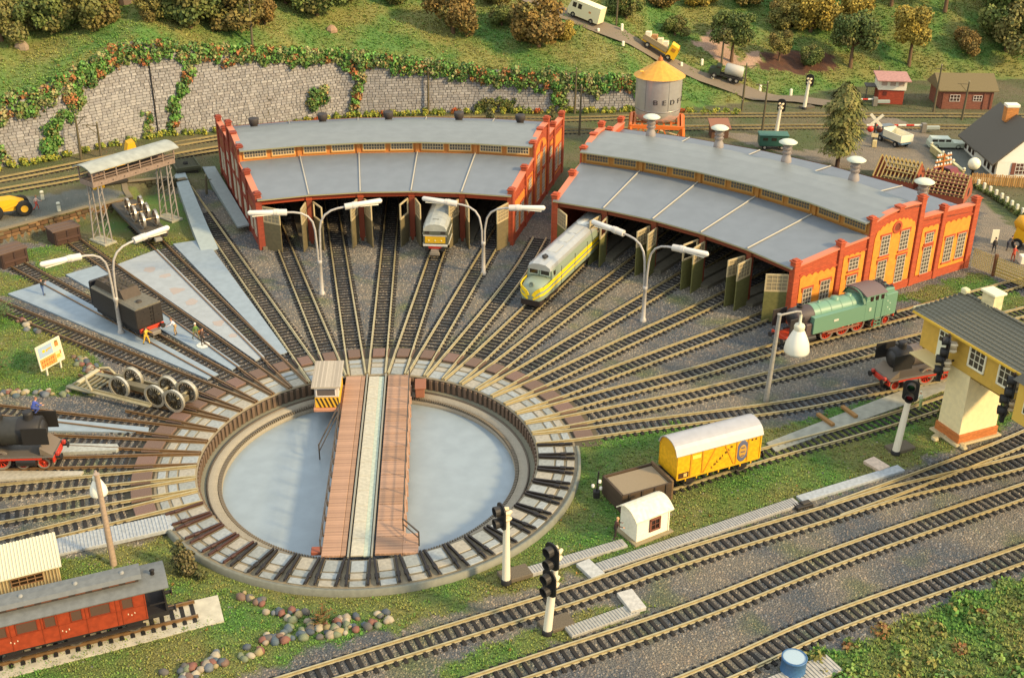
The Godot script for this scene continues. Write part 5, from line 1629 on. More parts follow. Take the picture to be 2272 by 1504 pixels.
func green_diesel():
	var k := 3.93
	var d := (P(30.6, 3.9, 0) - P(46, 3.84, 0)).normalized()
	var o := rail_thing("diesel_locomotive", "grey-green diesel locomotive with bright yellow bands entering the right roundhouse", "locomotive", P(39.0, 3.875, 0), d)
	var blk := mt("2a211c", 0.75)
	var green := mt("84927f", 0.5); var yel := mt("e8c81e", 0.45)
	bogie(o, 5.6, blk, dark_wheels); bogie(o, -5.6, blk, dark_wheels)
	var prof := [Vector2(1.30, 0.95), Vector2(1.42, 1.15), Vector2(1.42, 2.9), Vector2(1.30, 3.6)]
	var st := S(); body_section(st, prof, [-9.0, 6.3, 6.5], [Vector2(1, 1), Vector2(1, 1), Vector2(0.97, 0.98)]); put("body", st, green, o)
	st = S(); body_section(st, [Vector2(1.33, 3.5), Vector2(1.2, 3.85), Vector2(0.75, 4.12), Vector2(0.0, 4.2)], [-9.0, 6.35, 6.75], [Vector2(1, 1), Vector2(1, 1), Vector2(0.96, 0.965)]); put("roof", st, mt("b0b2ae", 0.38, 0.3, "faint", 0.12), o)
	# rounded bonnet in front of the windscreen
	st = S(); st.set_smooth_group(4); body_section(st, [Vector2(1.26, 0.95), Vector2(1.4, 1.15), Vector2(1.4, 2.0), Vector2(1.15, 2.5), Vector2(0.6, 2.68)], [6.4, 7.6, 8.4, 8.75], [Vector2(1, 1), Vector2(0.985, 0.985), Vector2(0.88, 0.93), Vector2(0.68, 0.84)]); put("bonnet", st, green, o)
	for z in [-0.62, 0.62]:
		st = S(); bx(st, Vector3(6.58, 3.12, z), Vector3(0.1, 0.5, 0.92), 0.03, Transform3D.IDENTITY); var w := put("windscreen", st, mt("2c2620", 0.15), o)
		st = S()
		for q in [-1, 1]: bx(st, Vector3(6.6, 3.12 + q * 0.29, z), Vector3(0.12, 0.08, 1.06)); bx(st, Vector3(6.6, 3.12, z + q * 0.5), Vector3(0.12, 0.62, 0.08))
		put("frame", st, mt("a8b3a0", 0.5), w)
	for s in [-1, 1]:
		st = S(); bx(st, Vector3(6.0, 3.05, s * 1.40), Vector3(0.5, 0.5, 0.06), 0.02); put("cab_window", st, mt("2c2620", 0.2), o)
		st = S(); bx(st, Vector3(-1.2, 2.32, s * 1.425), Vector3(15.4, 0.42, 0.05), 0.01); put("yellow_band", st, yel, o)
		st = S(); bx(st, Vector3(-1.2, 1.72, s * 1.425), Vector3(15.4, 0.24, 0.05), 0.01); put("yellow_band", st, yel, o)
		# the bands sweep round the nose and drop to a point
		for q in [[2.32, 0.36, 1.35], [1.72, 0.22, 1.0]]:
			st = S()
			var pts := [Vector3(6.4, q[0], s * 1.425), Vector3(7.6, q[0] - 0.03, s * 1.40), Vector3(8.42, q[0] - 0.1, s * 1.26), Vector3(8.74, q[0] - 0.2, s * 0.96), Vector3(8.80, q[0] - 0.55, s * 0.5), Vector3(8.82, maxf(q[0] - 0.95, 1.05), s * 0.28)]
			for i in pts.size() - 1: bar(st, pts[i], pts[i + 1], 0.06, q[1])
			put("nose_stripe", st, yel, o)
		for x in [4.2, 0.5, -3.0]:
			st = S(); bx(st, Vector3(x, 2.1, s * 1.44), Vector3(0.05, 2.0, 0.05)); put("door_line", st, mt("4f5a4a", 0.6), o)
	st = S(); lathe(st, [Vector2(0.0, 0.14), Vector2(0.16, 0.12), Vector2(0.24, 0.2), Vector2(0.27, 0.0)], 14, Transform3D(Basis(Vector3.BACK, -PI / 2 + 0.3), Vector3(8.5, 2.5, 0))); put("headlamp", st, mt("6f7a68", 0.4), o)
	st = S(); bx(st, Vector3(8.3, 0.6, 0), Vector3(1.0, 0.7, 2.2), 0.1); put("pilot", st, mt("241a15", 0.8), o)
	st = S(); tube(st, [Vector3(4.9, 4.25, -0.1), Vector3(5.7, 4.32, -0.1)], [0.12, 0.16], 8); tube(st, [Vector3(4.7, 4.25, 0.15), Vector3(5.35, 4.3, 0.15)], [0.12, 0.16], 8); bx(st, Vector3(5.1, 4.15, 0), Vector3(0.4, 0.2, 0.5)); put("horn", st, mt("3a3630", 0.5), o)
	st = S(); lathe(st, [Vector2(0.85, 4.13), Vector2(0.8, 4.3), Vector2(0.0, 4.34)], 20, Transform3D(Basis.IDENTITY, Vector3(-5.6, 0, 0))); put("roof_fan", st, mt("d0cfc4", 0.35, 0.3), o)
	for x in [2.5, -0.5, -3.2]:
		st = S(); bx(st, Vector3(x, 4.19, 0), Vector3(2.2, 0.05, 1.0), 0.02); put("roof_panel", st, mt("b4b4ac", 0.45, 0.2), o)

func red_wheels(o: Node, xs: Array, rad: float):
	var wm := wheel_mesh(rad, 0.22, 12, mt("c23a1e", 0.5), mt("9a8f80", 0.4, 0.5))
	for x in xs:
		for s in [-1, 1]: add_wheel(o, wm, Vector3(x, rad, s * 0.78), s)

func rods(o: Node, x0: float, x1: float, y: float, m: Material):
	for s in [-1, 1]:
		var st := S(); bar(st, Vector3(x0, y, s * 1.0), Vector3(x1, y + 0.05, s * 1.0), 0.1, 0.2); put("coupling_rod", st, m, o)
		st = S(); bar(st, Vector3(x0 + 0.8, y + 0.3, s * 1.12), Vector3(x1 + 2.4, y + 0.4, s * 1.12), 0.1, 0.16); put("connecting_rod", st, m, o)

func green_tank_loco():
	var a := P(40.8, 8.8, 0); var b := P(54.9, 8.78, 0)
	var o := rail_thing("tank_locomotive", "pale green tank steam locomotive with red wheels beside the orange wall", "locomotive", (a + b) * 0.5, a - b)
	var g := mt("6b9076", 0.42); var red := mt("c4401e", 0.5); var blk := mt("2b2726", 0.6); var brown := mt("5a4a46", 0.6)
	var steel := mt("b88a74", 0.35, 0.5)
	red_wheels(o, [1.6, -0.4, -2.3], 0.78)
	red_wheels(o, [5.5, 4.1], 0.45); red_wheels(o, [-4.4, -5.9], 0.45)
	rods(o, 1.6, -2.3, 0.75, steel)
	var st := S(); bx(st, Vector3(0, 1.15, 0), Vector3(13.0, 0.3, 1.5), 0.04); put("frame", st, red, o)
	# side tanks
	for s in [-1, 1]:
		st = S(); prism(st, [Vector2(3.9, 1.35), Vector2(3.9, 3.0), Vector2(-2.4, 3.05), Vector2(-2.4, 1.35)], 0.75, 1.48, Transform3D(Basis(Vector3.RIGHT, Vector3.UP, Vector3(0, 0, 1)) if s > 0 else Basis(Vector3.RIGHT, Vector3.UP, Vector3(0, 0, 1)), Vector3(0, 0, 0 if s > 0 else -2.23)))
		put("side_tank", st, g, o)
		st = S(); bx(st, Vector3(1.2, 2.25, s * 1.5), Vector3(0.6, 0.22, 0.04), 0.01); put("number_plate", st, mt("c8c4b0", 0.5), o)
		st = S(); bx(st, Vector3(4.2, 1.75, s * 1.05), Vector3(0.9, 1.3, 0.5), 0.08); put("steam_pipe", st, brown, o)
		st = S(); tube(st, [Vector3(3.4, 0.85, s * 1.12), Vector3(5.0, 0.85, s * 1.12)], 0.34, 10); put("cylinder", st, blk, o)
		st = S(); bx(st, Vector3(5.8, 2.5, s * 1.25), Vector3(1.7, 1.7, 0.07), 0.03); put("smoke_deflector", st, blk, o)
	var along := Basis(Vector3(0, 0, 1), Vector3(1, 0, 0), Vector3(0, 1, 0))
	st = S(); lathe(st, [Vector2(0.98, -2.6), Vector2(0.98, 3.4)], 24, Transform3D(along, Vector3(0, 2.75, 0))); put("boiler", st, g, o)
	for x in [-1.3, 0.0, 1.3, 2.6]:
		st = S(); lathe(st, [Vector2(0.985, x), Vector2(1.0, x + 0.02), Vector2(1.0, x + 0.08), Vector2(0.985, x + 0.1)], 24, Transform3D(along, Vector3(0, 2.75, 0)), false); put("boiler_band", st, mt("5c8067", 0.45), o)
	st = S(); lathe(st, [Vector2(0.96, 3.4), Vector2(0.96, 5.3), Vector2(0.85, 5.42), Vector2(0.0, 5.46)], 24, Transform3D(along, Vector3(0, 2.75, 0))); var sb := put("smokebox", st, mt("4a403e", 0.6), o)
	st = S(); lathe(st, [Vector2(0.6, 5.44), Vector2(0.5, 5.56), Vector2(0.0, 5.6)], 18, Transform3D(along, Vector3(0, 2.75, 0))); put("door", st, blk, sb)
	st = S(); lathe(st, [Vector2(0.3, 3.5), Vector2(0.26, 3.9), Vector2(0.34, 4.0), Vector2(0.2, 4.0)], 12, Transform3D(Basis.IDENTITY, Vector3(4.6, 0, 0))); put("chimney", st, blk, o)
	for q in [[2.3, 0.16, 3.95], [0.3, 0.42, 3.98], [-1.4, 0.3, 3.92]]:
		st = S(); lathe(st, [Vector2(q[1] * 1.15, 3.55), Vector2(q[1], q[2] - 0.08), Vector2(0, q[2])], 12, Transform3D(Basis.IDENTITY, Vector3(q[0], 0, 0))); put("dome", st, g, o)
	# cab with open rounded front, bunker behind
	st = S(); bx(st, Vector3(-3.7, 2.35, 0), Vector3(2.6, 2.1, 2.96), 0.03); put("cab", st, g, o)
	st = S(); bx(st, Vector3(-3.7, 3.6, 0), Vector3(2.5, 0.6, 2.9), 0.03)
	put("cab_upper", st, g, o)
	for s in [-1, 1]:
		for x in [-3.1, -3.75, -4.45]:
			st = S(); bx(st, Vector3(x, 3.5, s * 1.46), Vector3(0.42, 0.5, 0.05), 0.02); put("window", st, mt("2c1c16", 0.25), o)
		st = S(); bx(st, Vector3(-4.55, 2.2, s * 1.5), Vector3(0.06, 2.1, 0.06)); bx(st, Vector3(-3.75, 2.2, s * 1.5), Vector3(0.06, 2.1, 0.06))
		for y in [0.5, 0.85, 1.2]: bx(st, Vector3(-4.15, y, s * 1.5), Vector3(0.8, 0.06, 0.2))
		for x in [-4.55, -3.75]: bx(st, Vector3(x, 0.85, s * 1.5), Vector3(0.06, 1.0, 0.1))
		put("step_ladder", st, g, o)
		st = S(); bx(st, Vector3(-3.0, 2.45, s * 1.5), Vector3(0.3, 0.36, 0.03), 0.01); put("emblem", st, mt("b9c4a8", 0.5), o)
		for q in [[-5.2, 2.9], [-5.55, 2.6], [-5.3, 2.2], [-5.6, 1.9]]:
			st = S(); lathe(st, [Vector2(0.08, 0), Vector2(0, 0.04)], 6, Transform3D(Basis(Vector3.RIGHT, s * PI / 2), Vector3(q[0], q[1], s * 1.48))); put("rivet", st, mt("b8c9b0", 0.5), o)
	st = S()
	var pr := []
	for i in 9:
		var t := -1.0 + i * 0.25
		pr.append(Vector2(t * 1.55, 3.9 + 0.42 * (1.0 - t * t)))
	prism(st, pr, 2.3, 5.0, Transform3D(Basis(Vector3(0, 0, 1), Vector3.UP, Vector3(-1, 0, 0)), Vector3.ZERO)); put("cab_roof", st, mt("6b5a56", 0.6), o)
	st = S()
	for i in 8:
		var t0 := -1.0 + i * 0.25; var t1 := t0 + 0.25
		quad(st, Vector3(-2.4, 3.0 + 1.25 * sqrt(1.0 - t0 * t0 * 0.98), t0 * 1.5), Vector3(-2.05, 3.0 + 1.28 * sqrt(1.0 - t0 * t0 * 0.98), t0 * 1.56), Vector3(-2.05, 3.0 + 1.28 * sqrt(1.0 - t1 * t1 * 0.98), t1 * 1.56), Vector3(-2.4, 3.0 + 1.25 * sqrt(1.0 - t1 * t1 * 0.98), t1 * 1.5))
	put("cab_hood", st, mt("4f6f56", 0.5), o)
	st = S(); bx(st, Vector3(-5.7, 2.45, 0), Vector3(1.5, 2.3, 2.96), 0.04); bx(st, Vector3(-5.6, 3.75, 0), Vector3(1.2, 0.5, 2.4), 0.06); put("bunker", st, g, o)
	st = S()
	var r := RandomNumberGenerator.new(); r.seed = 2
	for i in 26: rock(st, Vector3(-5.6 + r.randf_range(-0.5, 0.5), 4.0, r.randf_range(-1.0, 1.0)), Vector3(0.2, 0.16, 0.2), r)
	tag(put("coal", st, blk, o), "", "", "", "stuff")
	st = S(); bx(st, Vector3(6.5, 1.1, 0), Vector3(0.16, 0.45, 2.5), 0.03); put("buffer_beam", st, red, o)
	st = S(); bx(st, Vector3(-6.5, 1.1, 0), Vector3(0.16, 0.45, 2.5), 0.03); put("buffer_beam", st, red, o)
	buffers(o, 6.55, blk)
	buffers(o, -6.55, blk)

func steam_engine(o: Node3D, x_front: float, x_back: float, by: float, br: float, tint: Material, deflect: bool):
	var blk := mt("1f1d1b", 0.6); var red := mt("b8321c", 0.55); var steel := mt("8f8272", 0.4, 0.5)
	var along := Basis(Vector3(0, 0, 1), Vector3(1, 0, 0), Vector3(0, 1, 0))
	var st := S(); lathe(st, [Vector2(br, x_back + 2.6), Vector2(br, x_front - 2.9)], 24, Transform3D(along, Vector3(0, by, 0))); put("boiler", st, tint, o)
	for x in [x_back + 4.0, x_back + 5.6, x_front - 4.2]:
		st = S(); lathe(st, [Vector2(br + 0.005, x), Vector2(br + 0.025, x + 0.02), Vector2(br + 0.025, x + 0.09), Vector2(br + 0.005, x + 0.11)], 24, Transform3D(along, Vector3(0, by, 0)), false); put("boiler_band", st, tint, o)
	st = S(); lathe(st, [Vector2(br * 1.02, x_front - 2.9), Vector2(br * 1.02, x_front - 1.3), Vector2(br * 0.9, x_front - 1.18), Vector2(0, x_front - 1.12)], 24, Transform3D(along, Vector3(0, by, 0))); var sb := put("smokebox", st, blk, o)
	st = S(); lathe(st, [Vector2(br * 0.72, x_front - 1.16), Vector2(br * 0.6, x_front - 1.0), Vector2(0, x_front - 0.94)], 20, Transform3D(along, Vector3(0, by, 0))); var dr := put("door", st, mt("2a2826", 0.5), sb)
	for q in [[x_front - 2.1, 0.36, 0.62], [x_front - 4.6, 0.5, 0.42], [x_front - 6.4, 0.42, 0.36]]:
		st = S(); lathe(st, [Vector2(q[1] * 1.2, -0.15), Vector2(q[1], q[2] * 0.6), Vector2(q[1] * 1.06, q[2]), Vector2(q[1] * 0.5, q[2]), Vector2(0, q[2] - 0.02)], 14, Transform3D(Basis.IDENTITY, Vector3(q[0], by + br - 0.05, 0))); put("chimney" if q[1] < 0.4 else "dome", st, blk, o)
	st = S(); bx(st, Vector3((x_front + x_back) * 0.5, 1.25, 0), Vector3(x_front - x_back - 0.6, 0.14, 2.7), 0.03); put("running_board", st, mt("5f584e", 0.6), o)
	st = S(); bx(st, Vector3((x_front + x_back) * 0.5, 0.95, 0), Vector3(x_front - x_back - 0.4, 0.42, 1.5), 0.04); put("frame", st, red, o)
	for s in [-1, 1]:
		st = S(); bx(st, Vector3((x_front + x_back) * 0.5 - 0.4, 1.12, s * 1.33), Vector3(x_front - x_back - 1.6, 0.16, 0.06)); put("valance", st, red, o)
		st = S(); tube(st, [Vector3(x_front - 3.2, 0.8, s * 1.1), Vector3(x_front - 1.7, 0.8, s * 1.1)], 0.38, 12); put("cylinder", st, blk, o)
		if deflect:
			st = S(); bx(st, Vector3(x_front - 1.4, by + 0.2, s * 1.32), Vector3(2.0, 1.5, 0.07), 0.03); put("smoke_deflector", st, blk, o)
		st = S(); bx(st, Vector3(x_front - 0.1, 1.3, s * 0.85), Vector3(0.3, 0.34, 0.3), 0.06); put("lamp", st, mt("a8382a", 0.5), o)
	red_wheels(o, [x_front - 4.6, x_front - 6.4, x_front - 8.2], 0.8); red_wheels(o, [x_front - 1.3, x_front - 2.9], 0.46)
	rods(o, x_front - 4.6, x_front - 8.2, 0.8, steel)
	st = S(); bx(st, Vector3(x_front - 0.35, 1.0, 0), Vector3(0.16, 0.55, 2.6), 0.04); put("buffer_beam", st, red, o)
	st = S(); prism(st, [Vector2(x_front - 1.3, 1.4), Vector2(x_front - 0.4, 1.25), Vector2(x_front - 0.4, 1.35), Vector2(x_front - 1.3, 2.0)], -1.2, 1.2); put("front_apron", st, mt("6e6252", 0.6), o)
	buffers(o, x_front - 0.3, blk)
	st = S(); bx(st, Vector3(x_back + 1.4, 2.6, 0), Vector3(2.6, 2.5, 2.7), 0.05); bx(st, Vector3(x_back + 1.3, 3.95, 0), Vector3(3.0, 0.18, 2.9), 0.06); put("cab", st, blk, o)

func black_locos():
	var a := P(45.0, 10.54, 0); var b := P(58.0, 10.37, 0)
	var o := rail_thing("steam_locomotive", "weathered black steam locomotive with red front beam beside the signal tower", "locomotive", (a + b) * 0.5, a - b)
	steam_engine(o, 6.4, -6.4, 2.75, 0.95, mt("6a5f56", 0.55, 0.1, "stain", 0.3), true)
	a = P(24.0, -12, 0); b = P(37.0, -12, 0)
	o = rail_thing("steam_locomotive", "black steam locomotive with red frame and running gear at the left edge", "locomotive", (a + b) * 0.5, a - b)
	steam_engine(o, 6.5, -6.5, 2.95, 1.12, mt("33332e", 0.55, 0.1, "stain", 0.3), true)
	for s in [-1, 1]:
		var st := S(); bx(st, Vector3(0.9, 2.3, s * 1.14), Vector3(2.6, 0.75, 0.06), 0.02); put("side_panel", st, mt("1b1a18", 0.5), o)
		for i in 4:
			st = S(); bx(st, Vector3(0.2 + i * 0.45, 2.05, s * 1.18), Vector3(0.24, 0.07, 0.02)); put("lettering", st, mt("b9b2a0", 0.6), o)

func tender():
	var a := P(30.6, -5.98, 0); var b := P(39.2, -5.98, 0)
	var o := rail_thing("tender", "black locomotive tender with red buffer beam standing by the double lamp", "tender", (a + b) * 0.5, a - b)
	var blk := mt("2c2723", 0.6, 0.0, "stain", 0.3); var red := mt("c03a1c", 0.5)
	var wm := wheel_mesh(0.5, 0.2, 8, mt("201c1a", 0.7), mt("6b655c", 0.4, 0.5))
	for x in [-3.0, -1.0, 1.0, 3.0]:
		for s in [-1, 1]: add_wheel(o, wm, Vector3(x, 0.5, s * 0.78), s)
	var st := S(); bx(st, Vector3(0, 0.95, 0), Vector3(8.4, 0.3, 2.4), 0.03); put("frame", st, blk, o)
	for s in [-1, 1]:
		st = S(); bx(st, Vector3(0, 0.6, s * 1.05), Vector3(7.6, 0.4, 0.14), 0.05); put("axle_guard", st, mt("1c1917", 0.7), o)
	st = S(); bx(st, Vector3(0.1, 2.1, 0), Vector3(7.9, 2.0, 2.85), 0.06); put("body", st, blk, o)
	st = S(); prism(st, [Vector2(-1.42, 3.1), Vector2(1.42, 3.1), Vector2(1.2, 3.25), Vector2(-1.2, 3.25)], -3.8, 4.05, Transform3D(Basis(Vector3(0, 0, -1), Vector3.UP, Vector3(1, 0, 0)), Vector3.ZERO)); put("tank_top", st, mt("6f6a5a", 0.7, 0.0, "stain", 0.3), o)
	st = S(); prism(st, [Vector2(-3.9, 3.22), Vector2(1.5, 3.22), Vector2(0.9, 4.05), Vector2(-3.2, 4.05)], -0.95, 0.95); put("coal_bunker", st, mt("4f4438", 0.75, 0.0, "stain", 0.3), o)
	st = S()
	var r := RandomNumberGenerator.new(); r.seed = 9
	for i in 60: rock(st, Vector3(r.randf_range(-3.0, 0.6), 4.05, r.randf_range(-0.75, 0.75)), Vector3(0.22, 0.14, 0.22), r)
	tag(put("coal", st, mt("3c372c", 0.85), o), "", "", "", "stuff")
	st = S(); bx(st, Vector3(4.05, 1.98, -0.45), Vector3(0.08, 2.1, 0.08)); 
	for i in 5: bx(st, Vector3(4.1, 1.35 + i * 0.38, -0.22), Vector3(0.08, 0.12, 0.22))
	put("ladder", st, mt("191614", 0.7), o)
	for q in [[0.8, 1.9], [0.55, 2.75], [-1.0, 2.0]]:
		st = S(); lathe(st, [Vector2(0.08, 0), Vector2(0, 0.05)], 6, Transform3D(Basis(Vector3.BACK, -PI / 2), Vector3(4.06, q[1], q[0]))); put("fitting", st, mt("191614", 0.7), o)
	st = S(); lathe(st, [Vector2(0.3, 3.25), Vector2(0.26, 3.4), Vector2(0, 3.42)], 10, Transform3D(Basis.IDENTITY, Vector3(2.8, 0, 0.2))); put("filler_cap", st, mt("3b352c", 0.7), o)
	st = S(); bx(st, Vector3(4.2, 0.95, 0), Vector3(0.2, 0.4, 2.6), 0.04); put("buffer_beam", st, red, o)
	st = S(); bx(st, Vector3(4.6, 0.65, 0), Vector3(0.8, 0.4, 0.9), 0.05); put("coupling", st, mt("7b7468", 0.6), o)
	buffers(o, 4.25, blk)
	st = S(); bx(st, Vector3(-4.1, 2.4, 0), Vector3(0.3, 2.6, 2.7), 0.1); put("front_plate", st, mt("1d1f26", 0.5), o)

func wheel_wagon():
	var a := P(52.2, -4, 0); var b := P(64.5, -4, 0)
	var o := rail_thing("flat_wagon", "dark flat wagon standing under the gantry cabin", "flat wagon", (a + b) * 0.5, a - b)
	var blk := mt("2b2a28", 0.75)
	bogie(o, 4.0, blk, dark_wheels); bogie(o, -4.0, blk, dark_wheels)
	var st := S(); bx(st, Vector3(0, 1.15, 0), Vector3(12.0, 0.25, 2.7), 0.03); put("deck", st, mt("5a564c", 0.8, 0.0, "plank", 0.6), o)
	for s in [-1, 1]:
		st = S(); bx(st, Vector3(0, 1.0, s * 1.38), Vector3(12.0, 0.42, 0.12), 0.02); put("side_beam", st, mt("4b4e4e", 0.7), o)
	st = S(); bx(st, Vector3(6.05, 1.05, 0), Vector3(0.16, 0.5, 2.6), 0.03); put("buffer_beam", st, mt("7a6a4c", 0.7), o)
	buffers(o, 6.1, blk)
	st = S(); bx(st, Vector3(6.6, 0.65, 0), Vector3(0.6, 0.35, 0.8), 0.05); put("coupling", st, mt("8a877c", 0.6), o)
	var wm := wheel_mesh(0.95, 0.26, 10, mt("4d4238", 0.5, 0.2), mt("bdb8ae", 0.3, 0.7))
	var first: Node3D = null
	for i in 3:
		var pos := o.transform * Vector3(4.0 - i * 2.7, 2.25, 0.15 * (i % 2))
		var lab: String = ["loose wheel set on the flat wagon, nearest its buffer beam", "second loose wheel set from the flat wagon's near end", "loose wheel set farthest from the flat wagon's buffer beam", "loose wheel set at the far end of the flat wagon"][i]
		if first == null:
			first = thing("wheel_set", lab, "wheel set", pos, o.rotation.y, "wheel sets loaded on the flat wagon")
			for s in [-1, 1]: add_wheel(first, wm, Vector3(0, 0, s * 0.75), s)
			st = S(); tube(st, [Vector3(0, 0, -0.9), Vector3(0, 0, 0.9)], 0.1, 8); put("axle", st, mt("b79a6c", 0.4, 0.5), first)
		else: dup(first, pos, o.rotation.y, lab)

func yellow_van():
	var d := Vector3(0.905, 0, -0.425)
	var o := rail_thing("goods_van", "bright yellow covered goods van with silver roof and an oval blue emblem", "goods van", Vector3(26.85, 0, 2.45), d)
	var y := mt("e6ae16", 0.5, 0.0, "stain", 0.3); var oc := mt("c98a1a", 0.6); var blk := mt("241c18", 0.75)
	for x in [-2.4, 2.4]:
		for s in [-1, 1]: add_wheel(o, dark_wheels, Vector3(x, 0.48, s * 0.78), s)
	var st := S(); bx(st, Vector3(0, 0.95, 0), Vector3(7.6, 0.22, 2.3), 0.03); put("frame", st, blk, o)
	for s in [-1, 1]:
		for x in [-2.4, 2.4]:
			st = S(); bx(st, Vector3(x, 0.62, s * 1.02), Vector3(0.9, 0.55, 0.14), 0.06); put("axle_box", st, blk, o)
	st = S(); bx(st, Vector3(0, 2.1, 0), Vector3(7.6, 2.1, 2.5), 0.02); put("body", st, y, o)
	# curved ends under the roof
	var arch := []
	for i in 13:
		var t := -1.0 + i / 6.0
		arch.append(Vector2(t * 1.27, 3.1 + 0.95 * pow(1.0 - pow(absf(t), 2.2), 0.62)))
	var tr := Transform3D(Basis(Vector3(0, 0, -1), Vector3.UP, Vector3(1, 0, 0)), Vector3.ZERO)
	st = S(); prism(st, arch, -3.8, 3.8, tr); put("end_panel", st, mt("d39f12", 0.5), o)
	var shell := []
	for q in arch: shell.append(Vector2(q.x * 1.05, q.y + 0.09))
	for i in range(arch.size() - 1, -1, -1): shell.append(Vector2(arch[i].x * 1.01, arch[i].y + 0.01))
	st = S(); prism(st, shell, -3.95, 3.95, tr); put("roof", st, mt("b4b2b0", 0.4, 0.25, "faint", 0.1), o)
	for s in [-1, 1]:
		for x in [-3.78, -2.6, -1.55, 1.55, 2.6, 3.78]:
			st = S(); bx(st, Vector3(x, 2.1, s * 1.27), Vector3(0.12, 2.1, 0.06), 0.01); put("side_post", st, oc if absf(x) < 3.0 else y, o)
		for q in [[-1.4, 1.15, -0.45, 3.05], [1.4, 1.15, 0.45, 3.05]]:
			st = S(); bar(st, Vector3(q[0], q[1], s * 1.265), Vector3(q[2], q[3], s * 1.265), 0.05, 0.1); put("brace", st, oc, o)
		st = S(); bx(st, Vector3(0, 1.08, s * 1.28), Vector3(7.5, 0.1, 0.08), 0.0); put("sill", st, mt("d8a41c", 0.5), o)
		for i in 7:
			st = S(); bx(st, Vector3(-3.0 + i, 0.95, s * 1.26), Vector3(0.1, 0.3, 0.08)); put("step_bracket", st, y, o)
		st = S(); bx(st, Vector3(-2.1 * s, 2.75, s * 1.26), Vector3(0.75, 0.3, 0.03), 0.0); put("label_plate", st, mt("efd75c", 0.5), o)
		st = S(); bx(st, Vector3(-3.2 * s, 1.35, s * 1.262), Vector3(0.9, 0.5, 0.03), 0.0); put("data_panel", st, mt("4a2e14", 0.6), o)
		st = S(); bx(st, Vector3(-3.05 * s, 1.37, s * 1.28), Vector3(0.3, 0.3, 0.02), 0.0); put("data_mark", st, mt("d8b060", 0.6), o)
		# oval emblem: blue ring, tan field
		st = S(); lathe(st, [Vector2(0.55, 0.0), Vector2(0.5, 0.03), Vector2(0.0, 0.035)], 22, Transform3D(Basis(Vector3(1, 0, 0), Vector3(0, 0, s), Vector3(0, 1.75, 0)), Vector3(2.1 * s, 2.15, s * 1.26)), false); put("emblem", st, mt("5b6078", 0.6), o)
		st = S(); lathe(st, [Vector2(0.36, 0.0), Vector2(0.34, 0.02), Vector2(0.0, 0.022)], 22, Transform3D(Basis(Vector3(1, 0, 0), Vector3(0, 0, s), Vector3(0, 1.6, 0)), Vector3(2.1 * s, 2.15, s * 1.30)), false); put("emblem_field", st, mt("b98f3c", 0.6), o)
		for j in 3:
			st = S(); bx(st, Vector3(2.1 * s, 1.75 + j * 0.36, s * 1.33), Vector3(0.4 - 0.08 * absf(j - 1), 0.1, 0.012)); put("emblem_mark", st, mt("5b5560", 0.6), o)
		# small dark letters rising in a slanting line
		for i in 8:
			var lx: float = s * (-0.65 + i * 0.24); var ly := 1.42 + i * 0.2
			st = S()
			bar(st, Vector3(lx - 0.05, ly - 0.09, s * 1.265), Vector3(lx - 0.05, ly + 0.1, s * 1.265), 0.04, 0.045)
			if i % 3 != 1: bar(st, Vector3(lx - 0.06, ly + (0.08 if i % 2 else -0.07), s * 1.265), Vector3(lx + 0.08, ly + (0.08 if i % 2 else -0.07), s * 1.265), 0.04, 0.045)
			if i % 2: bar(st, Vector3(lx + 0.06, ly - 0.09, s * 1.265), Vector3(lx + 0.06, ly + 0.08, s * 1.265), 0.04, 0.045)
			put("letter", st, mt("5a3a1c", 0.6), o)
		for x in [2.95, 3.3]:
			st = S(); bx(st, Vector3(x * s, 2.95, s * 1.265), Vector3(0.14, 0.14, 0.03)); put("vent", st, mt("4f3010", 0.6), o)
	buffers(o, 3.85, blk)
	buffers(o, -3.85, blk)
	st = S(); bx(st, Vector3(-4.3, 0.7, 0), Vector3(0.9, 0.3, 0.5), 0.05); put("coupling", st, blk, o)

